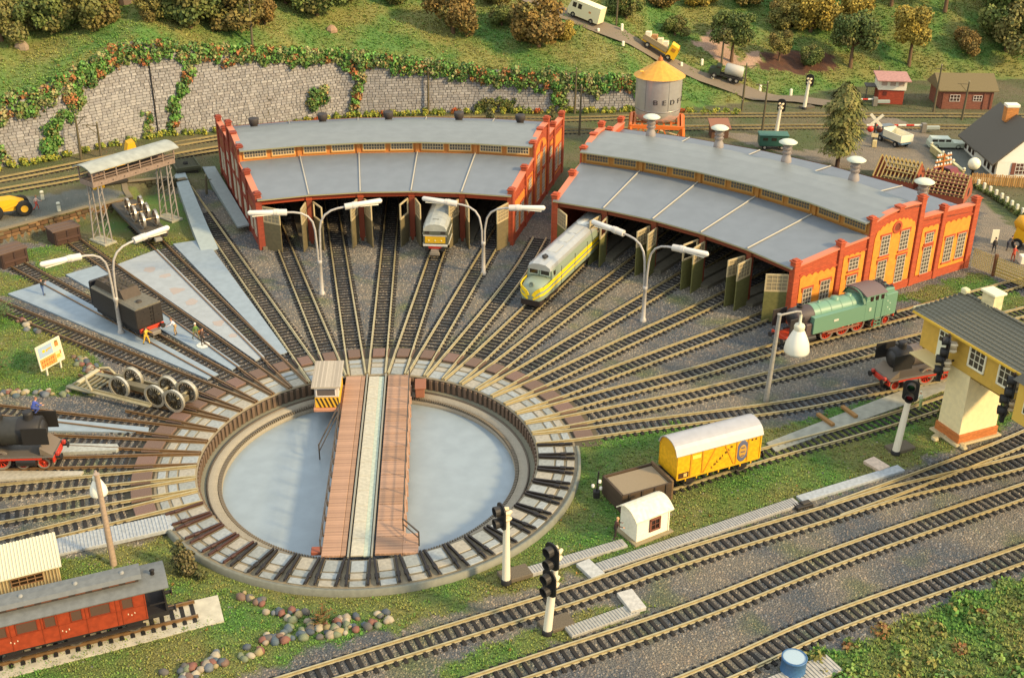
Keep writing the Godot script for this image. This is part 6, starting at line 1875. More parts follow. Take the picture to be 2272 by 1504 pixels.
func red_coach():
	var d := Vector3(0.922, 0, -0.386)
	var o := rail_thing("passenger_coach", "old red-brown passenger coach with grey clerestory roof on the short slab track", "coach", Vector3(-16.35, 0, 21.75), d)
	var red := mt("9a3d1e", 0.55, 0.0, "stain", 0.25); var blk := mt("1e1b1a", 0.75); var roof := mt("6f726f", 0.6, 0.0, "stain", 0.2)
	for x in [-3.6, 0.0, 3.6]:
		for s in [-1, 1]: add_wheel(o, dark_wheels, Vector3(x, 0.48, s * 0.78), s)
	var st := S(); bx(st, Vector3(0, 0.95, 0), Vector3(11.6, 0.24, 2.4), 0.03); put("frame", st, blk, o)
	for s in [-1, 1]:
		for x in [-3.6, 0.0, 3.6]:
			st = S(); bx(st, Vector3(x, 0.6, s * 1.02), Vector3(1.0, 0.6, 0.14), 0.08); put("axle_guard", st, blk, o)
		st = S(); bx(st, Vector3(0, 0.55, s * 1.2), Vector3(8.6, 0.07, 0.3)); put("footboard", st, mt("2a2420", 0.8), o)
	st = S(); bx(st, Vector3(0, 2.1, 0), Vector3(9.0, 2.2, 2.6), 0.03); put("body", st, red, o)
	for s in [-1, 1]:
		var wins := [[-4.0, 0.55], [-2.55, 1.15], [-1.2, 0.6], [0.35, 0.6], [1.75, 1.15], [3.4, 0.62]]
		for w in wins:
			st = S(); bx(st, Vector3(w[0] * s, 2.62, s * 1.305), Vector3(w[1], 0.72, 0.03), 0.0); var g := put("window", st, mt("5a463c", 0.2), o)
			st = S()
			for q in [-1, 1]: bx(st, Vector3(w[0] * s + q * (w[1] * 0.5 + 0.03), 2.62, s * 1.32), Vector3(0.06, 0.8, 0.05)); bx(st, Vector3(w[0] * s, 2.62 + q * 0.39, s * 1.32), Vector3(w[1] + 0.1, 0.06, 0.05))
			put("frame", st, mt("7d3018", 0.55), g)
		for x in [-4.45, -3.5, -1.7, -0.75, 0.9, 2.7, 4.45, 3.0]:
			st = S(); bx(st, Vector3(x * s, 2.05, s * 1.31), Vector3(0.05, 2.05, 0.04)); put("panel_strip", st, mt("843418", 0.55), o)
		st = S(); bx(st, Vector3(0, 2.15, s * 1.31), Vector3(9.0, 0.05, 0.04)); put("waist_strip", st, mt("843418", 0.55), o)
		for q in [[-3.6, 1.75], [-0.6, 1.7], [3.35, 1.75]]:
			for j in 3:
				st = S(); bx(st, Vector3((q[0] + j * 0.2) * s, q[1] - 0.12 * (j % 2), s * 1.315), Vector3(0.06, 0.1, 0.02)); put("numeral", st, mt("d8c8a8", 0.6), o)
		# open end platforms
		st = S(); bx(st, Vector3(s * 5.15, 1.12, 0), Vector3(1.3, 0.14, 2.4)); put("end_platform", st, blk, o)
		st = S()
		for z in [-1.15, 1.15]:
			bx(st, Vector3(s * 5.7, 2.1, z), Vector3(0.09, 2.0, 0.09)); bx(st, Vector3(s * 5.2, 1.9, z), Vector3(1.0, 0.07, 0.07))
		bx(st, Vector3(s * 5.7, 1.9, 0), Vector3(0.08, 0.1, 2.3)); bx(st, Vector3(s * 5.7, 1.55, 0), Vector3(0.06, 0.7, 2.2)); put("end_railing", st, blk, o)
		st = S(); bx(st, Vector3(s * 4.52, 2.2, 0), Vector3(0.06, 1.9, 0.9), 0.02); put("end_door", st, mt("2a1c16", 0.6), o)
	var pr := []
	for i in 11:
		var t := -1.0 + i * 0.2
		pr.append(Vector2(t * 1.48, 3.22 + 0.34 * (1.0 - t * t)))
	for i in 11:
		var t := 1.0 - i * 0.2
		pr.append(Vector2(t * 1.46, 3.14 + 0.34 * (1.0 - t * t)))
	var tr := Transform3D(Basis(Vector3(0, 0, -1), Vector3.UP, Vector3(1, 0, 0)), Vector3.ZERO)
	st = S(); prism(st, pr, -6.0, 6.0, tr); put("roof", st, roof, o)
	st = S(); bx(st, Vector3(-0.2, 3.72, 0), Vector3(9.0, 0.4, 1.2), 0.02); put("clerestory", st, mt("3a302a", 0.7), o)
	for i in 9:
		for s in [-1, 1]:
			st = S(); bx(st, Vector3(-4.2 + i, 3.72, s * 0.61), Vector3(0.6, 0.2, 0.04)); put("clerestory_window", st, mt("6a4634", 0.4), o)
	st = S(); prism(st, [Vector2(-0.85, 3.88), Vector2(0.85, 3.88), Vector2(0.6, 4.06), Vector2(0, 4.12), Vector2(-0.6, 4.06)], -4.85, 4.5, tr); put("clerestory_roof", st, roof, o)
	for x in [-2.6, 0.6, 3.4]:
		st = S(); lathe(st, [Vector2(0.16, 4.08), Vector2(0.13, 4.2), Vector2(0.0, 4.24)], 8, Transform3D(Basis.IDENTITY, Vector3(x, 0, 0.1))); put("roof_vent", st, mt("8a8a84", 0.6), o)
	st = S(); lathe(st, [Vector2(0.14, 3.5), Vector2(0.12, 3.8), Vector2(0.18, 3.86), Vector2(0.0, 3.92)], 8, Transform3D(Basis.IDENTITY, Vector3(5.2, 0, 0.2))); put("chimney", st, blk, o)
	buffers(o, 5.75, blk)

# ---------------------------------------------------------------- lamps, signals, masts
func double_lamp(label: String, at: Vector3, t: Vector3, h: float, reach: float):
	var o := thing("double_street_lamp", label, "street lamp", at, yaw_of(t), "twin-armed white lamps round the turntable")
	var grey := mt("b5b0a8", 0.45, 0.1, "stain", 0.4); var white := mt("d8d3c8", 0.4)
	var st := S(); lathe(st, [Vector2(0.34, 0), Vector2(0.30, 0.25), Vector2(0.21, 0.35), Vector2(0.19, 3.4), Vector2(0.24, 3.45), Vector2(0.24, 3.75), Vector2(0.0, 3.8)], 10); put("pole", st, grey, o)
	for s in [-1, 1]:
		st = S()
		var pts := []
		for q in [[0.13, 3.4], [0.15, 5.0], [0.24, h - 2.2], [0.42, h - 1.3], [0.85, h - 0.65], [1.5, h - 0.25], [2.2, h - 0.08], [reach - 3.7, h]]: pts.append(Vector3(q[0] * s, q[1], 0))
		tube(st, pts, 0.11, 7); put("arm", st, grey, o)
		var a := Vector3(s * (reach - 3.8), h, 0); var b := Vector3(s * (reach - 2.5), h + 0.12, 0); var c := Vector3(s * (reach - 0.15), h + 0.3, 0); var d := Vector3(s * reach, h + 0.3, 0)
		st = S(); tube(st, [a, b], 0.33, 12); tube(st, [a.lerp(b, 0.6), a.lerp(b, 0.8)], 0.36, 12); put("socket", st, mt("c9c4ba", 0.45), o)
		st = S(); tube(st, [b, c, d], [0.27, 0.26, 0.12], 12); put("lamp_head", st, white, o)
		st = S(); bx(st, (b + c) * 0.5 - Vector3(0, 0.27, 0), Vector3(1.9, 0.08, 0.36), 0.03); put("reflector", st, mt("e6e0cc", 0.3), o)

func bell_lamp(label: String, at: Vector3, turn: float, h: float, arm: float, drop: float, lean: float, weathered := false) -> Node3D:
	var o := thing("hanging_bell_lamp", label, "street lamp", at, turn, "posts with a hanging white bell lamp")
	var grey := mt("a09c92" if not weathered else "b09a84", 0.55, 0.1, "stain", 0.4)
	var st := S()
	var top := Vector3(lean, h, 0)
	tube(st, [Vector3(0, -0.1, 0), top * 0.5, top], [0.24, 0.2, 0.17], 8); tube(st, [top, top + Vector3(0, 0.12, 0)], 0.21, 8)
	put("pole", st, grey, o)
	st = S(); tube(st, [top, top + Vector3(arm * 0.8, 0.12, 0), top + Vector3(arm, 0.05, 0), top + Vector3(arm * 1.04, -0.25, 0)], 0.1, 7); put("arm", st, grey, o)
	var bs := 0.55 if weathered else 1.0
	var tr := Transform3D(Basis.IDENTITY.scaled(Vector3(bs, bs * 1.2, bs)), top + Vector3(arm * 1.04, -0.2, 0))
	st = S(); lathe(st, [Vector2(0.12, 0.0), Vector2(0.12, -drop), Vector2(0.4, -drop - 0.05), Vector2(0.48, -drop - 0.2), Vector2(0.44, -drop - 0.5)], 14, tr); put("lamp_neck", st, mt("d2cdb4", 0.4), o)
	st = S(); lathe(st, [Vector2(0.44, -drop - 0.48), Vector2(0.72, -drop - 0.95), Vector2(1.0, -drop - 1.5), Vector2(1.1, -drop - 2.1), Vector2(1.04, -drop - 2.25), Vector2(0.7, -drop - 2.42), Vector2(0.0, -drop - 2.5)], 20, tr); put("lamp_bell", st, mt("e4e2d2", 0.35), o)
	return o

func signal_head(parent: Node, at: Vector3, turn: float, lenses: Array):
	var tr := Transform3D(Basis(Vector3.UP, turn), at)
	var blk := mt("191817", 0.6)
	var st := S()
	var outline := []
	for i in 20:
		var a := TAU * i / 20.0
		outline.append(Vector2(0.62 * cos(a), 0.42 * sin(a) + (0.55 if sin(a) > 0 else -0.55)))
	prism(st, outline, -0.05, 0.05, tr); var b := put("back_plate", st, blk, parent)
	for i in 2:
		var y := 0.48 - 0.96 * i
		st = S(); lathe(st, [Vector2(0.34, 0.0), Vector2(0.36, 0.5), Vector2(0.32, 0.52), Vector2(0.3, 0.0)], 14, tr * Transform3D(Basis(Vector3.RIGHT, PI / 2), Vector3(0, y, 0.04)), false); put("hood", st, mt("2a2825", 0.6), b)
		st = S(); lathe(st, [Vector2(0.28, 0.06), Vector2(0.2, 0.14), Vector2(0.0, 0.16)], 12, tr * Transform3D(Basis(Vector3.RIGHT, PI / 2), Vector3(0, y, 0.02))); put("lens", st, mt(lenses[i], 0.2), b)
	st = S()
	for q in [[0.25, 0.3], [-0.25, 0.3], [0.2, -0.25], [-0.2, -0.3], [0.0, 0.0]]: tube(st, [tr * Vector3(q[0], q[1], -0.04), tr * Vector3(q[0], q[1], -0.4), tr * Vector3(q[0] * 0.7, q[1] + 0.05, -0.62)], [0.14, 0.16, 0.12], 8)
	put("lamp_backs", st, mt("d9c8a4", 0.5), parent)

func light_signal(label: String, at: Vector3, turn: float, h: float, heads: int, lenses: Array, lean := 0.0) -> Node3D:
	var o := thing("light_signal", label, "railway signal", at, 0.0, "colour-light signals on white posts")
	var st := S(); lathe(st, [Vector2(0.38, 0), Vector2(0.36, 0.3), Vector2(0.3, 0.38), Vector2(0.0, 0.4)], 12); put("foot", st, mt("1c1b1a", 0.7), o)
	st = S(); tube(st, [Vector3(0, 0.35, 0), Vector3(lean * 0.5, h * 0.5, 0), Vector3(lean, h - 0.6, 0)], [0.3, 0.26, 0.22], 10); put("post", st, mt("ded6c0", 0.5), o)
	for i in heads: signal_head(o, Vector3(lean * (1.0 - 0.3 * i), h - 0.55 - i * 2.1, 0) + Basis(Vector3.UP, turn) * Vector3(0, 0, 0.35), turn, lenses)
	st = S(); bx(st, Vector3(0.9, 0.1, -0.5), Vector3(2.2, 0.34, 1.3), 0.05, Transform3D(Basis(Vector3.UP, 0.44), Vector3.ZERO)); put("footing", st, mt("6f6450", 0.9, 0.0, "grain", 0.4), o)
	return o

func build_lamps_and_signals():
	double_lamp("twin-armed white lamp post beside the black tender, leftmost of four", Vector3(-26.3, -0.15, -21.4), Vector3(0.70, 0, -0.71), 8.8, 6.5)
	double_lamp("twin-armed white lamp post in front of the left roundhouse's second bay", Vector3(-8.3, -0.3, -30.9), Vector3(0.96, 0, -0.28), 9.3, 6.7)
	double_lamp("twin-armed white lamp post in front of the left roundhouse's right corner", Vector3(8.3, -0.3, -36.2), Vector3(0.98, 0, 0.2), 7.8, 6.6)
	double_lamp("twin-armed white lamp post before the right roundhouse, rusty at its foot", Vector3(24.4, -0.3, -25.0), Vector3(0.78, 0, 0.62), 8.6, 6.6)
	bell_lamp("grey post with hanging white bell lamp in front of the green tank locomotive", Vector3(33.6, -0.3, -9.2), 0.32, 8.3, 2.0, 0.75, 0.35)
	bell_lamp("leaning post with a bell lamp seen from behind, by the corrugated hut at lower left", Vector3(-16.3, -0.4, 14.0), 2.1, 7.3, 0.45, 0.15, 0.35, true)
	var west := atan2(-0.9, 0.43)
	light_signal("colour-light signal with one black head beside the turntable rim", Vector3(11.1, -0.3, 15.8), west, 6.2, 1, ["4a4038", "3c342e"])
	light_signal("tall colour-light signal with two black heads between the main lines", Vector3(13.8, -0.3, 20.9), west + 0.25, 6.9, 2, ["4a4038", "55402e"], 0.45)
	light_signal("colour-light signal with red lens in front of the signal tower", Vector3(42.5, -0.3, -0.8), west + 0.7, 6.6, 1, ["1f4a28", "7a1c22"], 0.35)
	light_signal("white colour-light signal behind the right roundhouse, seen from the back", Vector3(49.7, -0.3, -86.6), 2.6, 4.9, 1, ["333333", "333333"], 0.25)
	light_signal("white colour-light signal beyond the back tracks, seen from the back", Vector3(56.8, -0.3, -100.3), 2.6, 5.0, 1, ["333333", "333333"], 0.25)
	# catenary masts and telegraph poles along the back tracks
	var wood := mt("6b6248", 0.85, 0.0, "grain", 0.5)
	var list := [[-45.5, -69.0, 6.0, 1, "dark wooden mast before the diagonal ivy"], [-43.2, -70.0, 4.6, -1, "shorter mast with a bracket, right of the diagonal ivy"], [-26.0, -89.3, 6.4, 0, "wooden mast behind the left end of the left roundhouse"],
		[-24.6, -88.9, 4.6, 0, "short wooden mast just right of the mast behind the left roundhouse"], [-1.6, -96.4, 6.9, 0, "wooden mast against the grey wall above the middle of the left roundhouse"], [21.0, -86.2, 7.2, 0, "wooden mast between the tracks in the gap of the roundhouses"],
		[20.8, -97.0, 6.9, 0, "wooden mast close to the stone wall, beside the bright green ivy"], [46.9, -99.4, 7.2, 1, "wooden mast with a bracket right of the water tank, beyond the tracks"], [47.7, -87.0, 7.6, -1, "tall wooden mast right of the water tank, before the tracks"],
		[76.6, -99.2, 7.2, 0, "wooden mast in front of the brick hut's dark side"], [79.6, -95.0, 5.8, -1, "mast with a slanting bracket in front of the brick hut"], [70.0, -108.4, 4.6, 0, "thin dark pole left of the red and white cabin"],
		[28.2, -115.7, 5.0, 0, "thin brown telegraph pole beside the hill road"], [45.6, -113.6, 6.2, 0, "thin brown pole in front of the sand bank"], [-27.2, -60.6, 2.4, 0, "short dark post behind the loading platform"]]
	for q in list:
		var o := thing("line_mast", q[4], "mast", Vector3(q[0], ground_h(q[0], q[1]), q[1]), 0.0, "wooden masts and poles along the lines")
		var st := S(); tube(st, [Vector3(0, -0.2, 0), Vector3(0.06, q[2] * 0.5, 0), Vector3(0.12, q[2], 0)], [0.2 if q[2] > 5.5 else 0.15, 0.17, 0.1], 6); put("post", st, wood, o)
		st = S(); lathe(st, [Vector2(0.1, 0), Vector2(0.14, 0.1), Vector2(0.05, 0.25), Vector2(0, 0.3)], 8, Transform3D(Basis.IDENTITY, Vector3(0.12, q[2], 0))); put("finial", st, mt("8c8468", 0.6), o)
		if q[3] != 0:
			st = S(); bar(st, Vector3(0.1, q[2] - 0.3, 0), Vector3(1.7 * q[3], q[2] - 0.1, 0.4), 0.1, 0.1); bar(st, Vector3(0.08, q[2] - 1.5, 0), Vector3(1.3 * q[3], q[2] - 0.15, 0.3), 0.08, 0.08); put("bracket", st, wood, o)
		else:
			st = S(); bar(st, Vector3(-0.6, q[2] - 0.5, 0), Vector3(0.8, q[2] - 0.45, 0), 0.09, 0.09); put("crossarm", st, wood, o)

# ---------------------------------------------------------------- right and background buildings, vehicles
func build_right_side():
	signal_tower(); water_tank(); background_buildings(); fences(); vehicles()

func signal_tower():
	var n := Vector3(0.40, 0, 0.9165); var d := Vector3(0.9165, 0, -0.40)
	# local x runs along n (towards the camera), local z is the far side (d)
	var o := thing("signal_tower", "yellow signal box with grey tiled roof standing on a cream pillar beside the main lines", "signal box", Vector3(45.5, -0.3, -7.7), yaw_of(n))
	var dz := -1.0 if Basis(Vector3.UP, yaw_of(n)) * Vector3(0, 0, 1) != Vector3.ZERO and (Basis(Vector3.UP, yaw_of(n)) * Vector3(0, 0, 1)).dot(d) < 0.0 else 1.0
	var cream := mt("eeddaa", 0.8, 0.0, "faint", 0.15); var wallm := mt("cfa848", 0.8, 0.0, "faint", 0.15); var tile := mt("7f7c6a", 0.8, 0.0, "grain", 0.5)
	var trim := mt("d9b13c", 0.6); var white := mt("e8e2c4", 0.55); var glass := mt("4a4438", 0.15)
	# pillar with brick foot and rounded kerb
	var px := 4.75; var pz := 2.05 * dz
	var st := S(); prism(st, [Vector2(-1.25, 0.9), Vector2(1.25, 0.9), Vector2(1.15, 6.6), Vector2(-1.15, 6.6)], -1.95, 1.95, Transform3D(Basis.IDENTITY, Vector3(px, 0, pz))); put("pillar", st, cream, o)
	st = S(); bx(st, Vector3(px, 0.5, pz), Vector3(2.8, 0.95, 4.2), 0.05); put("brick_foot", st, mt("c97a3c", 0.85, 0.0, "brick", 0.4), o)
	st = S()
	for i in 12:
		var a := PI * 0.25 + i * 0.28
		bx(st, Vector3(px + 1.0 + 1.5 * cos(a) * 0.9, 0.14, pz - dz * (2.6 - 0.9 * sin(a))), Vector3(0.55, 0.28, 0.5), 0.1)
	bx(st, Vector3(px, 0.1, pz), Vector3(3.3, 0.26, 4.9), 0.1)
	put("kerb", st, mt("cdbd90", 0.85, 0.0, "grain", 0.4), o)
	st = S(); bx(st, Vector3(px + 1.22, 5.7, pz - dz * 0.5), Vector3(0.1, 0.7, 0.5), 0.02); put("slit_window", st, mt("5a4630", 0.4), o)
	# upper storey
	st = S(); bx(st, Vector3(9.0, 8.0, 2.2 * dz), Vector3(18.0, 3.2, 4.4), 0.02); put("upper_storey", st, wallm, o)
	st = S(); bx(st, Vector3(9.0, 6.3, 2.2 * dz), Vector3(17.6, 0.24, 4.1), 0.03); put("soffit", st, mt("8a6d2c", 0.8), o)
	var face := Transform3D(Basis(Vector3(1, 0, 0), Vector3.UP, Vector3(0, 0, -dz)), Vector3.ZERO)
	for q in [[6.35, 8.2, 1.55, 1.75, 3, 3], [9.5, 8.2, 1.55, 1.75, 3, 3]]:
		add_window(o, face, q[0], q[1], q[2], q[3], 0.04, q[4], q[5], white, glass)
		st = S()
		for s in [-1, 1]: bx(st, Vector3(q[0] + s * (q[2] * 0.5 + 0.07), q[1], 0.06), Vector3(0.14, q[3] + 0.28, 0.12), 0.02, face); bx(st, Vector3(q[0], q[1] + s * (q[3] * 0.5 + 0.07), 0.06), Vector3(q[2] + 0.28, 0.14, 0.12), 0.02, face)
		put("window_surround", st, white, o)
	# glazed door with a balcony
	st = S(); bx(st, Vector3(2.6, 7.65, 0.03), Vector3(1.2, 2.5, 0.08), 0.01, face); var dr := put("door", st, mt("dfe0c4", 0.5), o)
	st = S()
	for i in 2:
		for j in 2: bx(st, Vector3(2.33 + i * 0.54, 8.1 + j * 0.48, 0.08), Vector3(0.4, 0.36, 0.03), 0.0, face)
	put("pane", st, glass, dr)
	st = S(); bx(st, Vector3(2.2, 6.35, 0.8), Vector3(3.0, 0.16, 1.7), 0.03, face); put("balcony", st, mt("c9b47c", 0.8), o)
	# roof: hipped at the left end, tile courses laid one by one
	var ex := -0.7; var hz := 2.9; var ry := 11.5; var ey := 9.45
	for side in [-1, 1]:
		for c in 11:
			var t0 := c / 11.0; var t1 := (c + 1) / 11.0
			st = S()
			var z0 := hz * (1.0 - t0); var z1 := hz * (1.0 - t1) - 0.1
			var y0 := lerpf(ey, ry, t0); var y1 := lerpf(ey, ry, t1) + 0.02
			var xa := ex + 2.3 * t0; var xb := ex + 2.3 * t1
			var cz := 2.2 * dz
			var a := Vector3(xa, y0 + 0.07, cz + side * z0); var b := Vector3(19.0, y0 + 0.07, cz + side * z0); var e := Vector3(19.0, y1, cz + side * z1); var f := Vector3(xb, y1, cz + side * z1)
			var mid := (a + e) * 0.5 - Vector3(0, 1, 0)
			quad_out(st, a, b, e, f, mid); quad_out(st, a - Vector3(0, 0.09, 0), b - Vector3(0, 0.09, 0), b, a, mid + Vector3(0, 1, -side * 0.2))
			# upright joints between the tiles of this course
			var nt := 46
			for i in nt:
				var x := lerpf(xa + 0.1, 19.0, (i + 0.5 * (c % 2)) / nt)
				bar(st, Vector3(x, y0 + 0.08, cz + side * z0), Vector3(x, y1 + 0.01, cz + side * z1), 0.05, 0.03)
			put("tile_course", st, tile, o)
	st = S()
	var hm := Vector3(3, 9, 2.2 * dz)
	tri_out(st, Vector3(ex, ey + 0.05, 2.2 * dz - hz), Vector3(ex, ey + 0.05, 2.2 * dz + hz), Vector3(ex + 2.3, ry, 2.2 * dz), hm); put("roof_hip", st, mt("7d7c6e", 0.8, 0.0, "grain", 0.5), o)
	for s in [-1, 1]:
		st = S()
		for i in 12: lathe(st, [Vector2(0.13, -0.1), Vector2(0.11, 0.12), Vector2(0.0, 0.16)], 7, Transform3D(Basis.IDENTITY, Vector3(ex + 2.3 * i / 11.0, lerpf(ey, ry, i / 11.0) + 0.02, 2.2 * dz + s * hz * (1.0 - i / 11.0))))
		put("hip_tiles", st, mt("565548", 0.8), o)
	st = S()
	for i in 44: bx(st, Vector3(ex + 2.4 + i * 0.38, ry + 0.05, 2.2 * dz), Vector3(0.33, 0.16, 0.3), 0.05)
	put("ridge_tiles", st, mt("5d5c50", 0.8), o)
	for s in [-1, 1]:
		st = S(); bar(st, Vector3(ex, ey - 0.05, 2.2 * dz + s * hz), Vector3(19.0, ey - 0.05, 2.2 * dz + s * hz), 0.14, 0.2); put("eaves_board", st, trim, o)
	st = S(); bx(st, Vector3(ex + 0.02, ey + 0.1, 2.2 * dz), Vector3(0.12, 0.5, hz * 2), 0.03); put("end_board", st, mt("cfc79c", 0.7), o)
	st = S(); bx(st, Vector3(4.2, 11.6, 2.2 * dz + 0.4 * dz), Vector3(1.3, 1.9, 1.0), 0.03); put("chimney", st, mt("ddd0a0", 0.8, 0.0, "stain", 0.2), o)
	st = S(); bx(st, Vector3(4.2, 12.6, 2.6 * dz), Vector3(1.6, 0.22, 1.3), 0.05); put("chimney_cap", st, mt("e6dcb4", 0.8), o)
	st = S(); bx(st, Vector3(1.7, 11.7, 2.2 * dz), Vector3(0.6, 0.5, 0.6), 0.1); put("ridge_end", st, mt("cfc79c", 0.8), o)
	# bay projecting towards the yard at the right
	st = S(); bx(st, Vector3(14.6, 7.7, -0.55 * dz), Vector3(5.6, 3.4, 1.5), 0.03); put("bay", st, mt("d6b04c", 0.8), o)
	st = S(); prism(st, [Vector2(11.4, 9.3), Vector2(18.0, 9.3), Vector2(17.4, 10.2), Vector2(12.2, 10.2)], -1.6, 0.6, Transform3D(Basis(Vector3(1, 0, 0), Vector3.UP, Vector3(0, 0, dz)), Vector3.ZERO)); put("bay_roof", st, mt("85837a", 0.8, 0.0, "grain", 0.5), o)
	add_window(o, Transform3D(Basis(Vector3(1, 0, 0), Vector3.UP, Vector3(0, 0, -dz)), Vector3(0, 0, -1.32 * dz)), 13.4, 7.9, 1.4, 1.7, 0.04, 3, 3, white, glass)
	# colour-light heads hung on the wall
	var labs := ["pair of black signal heads hung on the tower wall beside its door", "pair of black signal heads hung on the tower wall at the right picture edge"]
	for i in 2:
		var at := o.transform * Vector3([4.0, 11.0][i], 7.5, -1.0 * dz)
		var s := thing("wall_signal", labs[i], "railway signal", at, 0.0, "black signal heads on the signal tower")
		var tn := atan2(-d.x, -d.z) - 0.7
		for j in 2: signal_head(s, Vector3(0, 0.9 - j * 1.75, 0) - n * (0.3 * j - 0.15), tn, ["3a3632", "2f2c2a"])
		st = S(); bar(st, Vector3(0, -1.6, 0), Vector3(0, 2.0, 0), 0.14, 0.14); bar(st, Vector3(0, 0.6, 0), d * 1.0 + Vector3(0, 0.6, 0), 0.12, 0.12); bar(st, Vector3(0, -0.6, 0), d * 1.0 + Vector3(0, -0.6, 0), 0.12, 0.12); put("bracket", st, mt("3a2c22", 0.7), s)
		st = S(); bar(st, Vector3(0, -1.4, 0) - n * 0.3, Vector3(0, -2.4, 0) - n * 0.3, 0.3, 0.3); put("hanger", st, mt("1d1c1b", 0.7), s)

func water_tank():
	var c := Vector3(31.5, -0.3, -81.0)
	var o := thing("water_tank", "silver water tank with BEDFORD lettering and orange conical roof on an orange frame", "water tank", c, 0.0)
	var silver := mt("d6d3ce", 0.3, 0.6, "faint", 0.1); var orange := mt("d9702a", 0.6); var pale := mt("e6c9a0", 0.7)
	var st := S(); lathe(st, [Vector2(1.9, 3.9), Vector2(2.6, 4.15), Vector2(3.0, 4.7), Vector2(3.15, 5.6), Vector2(3.18, 10.3)], 40); put("drum", st, silver, o)
	for i in 6:
		var a := TAU * i / 6.0 + 0.35
		st = S(); bx(st, Vector3(0, 8.0, 3.18), Vector3(0.05, 4.6, 0.03), 0.0, Transform3D(Basis(Vector3.UP, a), Vector3.ZERO)); put("seam", st, mt("8f8a84", 0.5, 0.4), o)
	st = S(); lathe(st, [Vector2(3.19, 5.7), Vector2(3.21, 5.75), Vector2(3.21, 5.82), Vector2(3.19, 5.85)], 40); put("hoop", st, mt("a39e98", 0.4, 0.6), o)
	st = S()
	var seg := 16
	for i in seg:
		var a0 := TAU * i / seg; var a1 := TAU * (i + 1) / seg
		tri(st, Vector3(3.6 * cos(a0), 10.2, -3.6 * sin(a0)), Vector3(3.6 * cos(a1), 10.2, -3.6 * sin(a1)), Vector3(0, 12.4, 0))
		tri(st, Vector3(3.6 * cos(a1), 10.2, -3.6 * sin(a1)), Vector3(3.6 * cos(a0), 10.2, -3.6 * sin(a0)), Vector3(0, 10.25, 0))
	put("roof", st, mt("dda03a", 0.6, 0.0, "stain", 0.2), o)
	st = S(); lathe(st, [Vector2(0.35, 12.2), Vector2(0.3, 12.6), Vector2(0.12, 12.7), Vector2(0.0, 13.0)], 10); put("finial", st, mt("a8622a", 0.6), o)
	st = S(); bx(st, Vector3(-2.6, 11.0, 1.2), Vector3(0.5, 0.2, 0.4), 0.05); put("roof_hatch", st, mt("e0b048", 0.6), o)
	# lettering round the drum
	var word := "BEDFORD"
	var toward := atan2(11.4 - c.x, 80.2 - c.z)
	for i in 7:
		var tm := TextMesh.new(); tm.text = word[i]; tm.font_size = 48; tm.pixel_size = 0.021; tm.depth = 0.04
		var f := SystemFont.new(); f.font_names = PackedStringArray(["Droid Sans"]); tm.font = f
		var a := toward - 0.11 + i * 0.385
		var m := inst("letter", tm, o, Transform3D(Basis(Vector3.UP, a), Vector3(3.21 * sin(a), 7.15, 3.21 * cos(a))), mt("2f2a2a", 0.6))
		m.scale = Vector3(1.25, 0.9, 1.0)
	# square frame
	var yaw := Basis(Vector3.UP, -0.12)
	for i in 4:
		var q := [[-1, -1], [1, -1], [1, 1], [-1, 1]]
		var a: Vector3 = yaw * Vector3(q[i][0] * 3.55, 3.75, q[i][1] * 3.2); var b: Vector3 = yaw * Vector3(q[(i + 1) % 4][0] * 3.55, 3.75, q[(i + 1) % 4][1] * 3.2)
		st = S(); bar(st, a, b, 0.34, 0.5); put("beam", st, orange, o)
		st = S(); bar(st, a - Vector3(0, 1.2, 0), b - Vector3(0, 1.2, 0), 0.2, 0.24)
		for j in 5:
			var t := (j + 0.5) / 5.0
			bar(st, a.lerp(b, t) - Vector3(0, 1.2, 0), a.lerp(b, t + (0.08 if j % 2 else -0.08)), 0.14, 0.14)
		put("lattice", st, orange, o)
		st = S(); bar(st, a, Vector3(a.x * 1.05, 0.5, a.z * 1.05), 0.5, 0.5); put("leg", st, orange, o)
		st = S(); bx(st, Vector3(a.x * 1.05, 0.3, a.z * 1.05), Vector3(0.9, 0.7, 0.9), 0.06); put("foot", st, pale, o)
		st = S(); bar(st, Vector3(a.x, 2.4, a.z), Vector3(b.x, 0.7, b.z), 0.14, 0.14); put("brace", st, pale, o)
	st = S()
	for j in 7: bx(st, Vector3(-3.0 + j, 3.95, 0), Vector3(0.3, 0.12, 6.2), 0.0, Transform3D(yaw, Vector3.ZERO))
	put("joists", st, mt("b86224", 0.7), o)

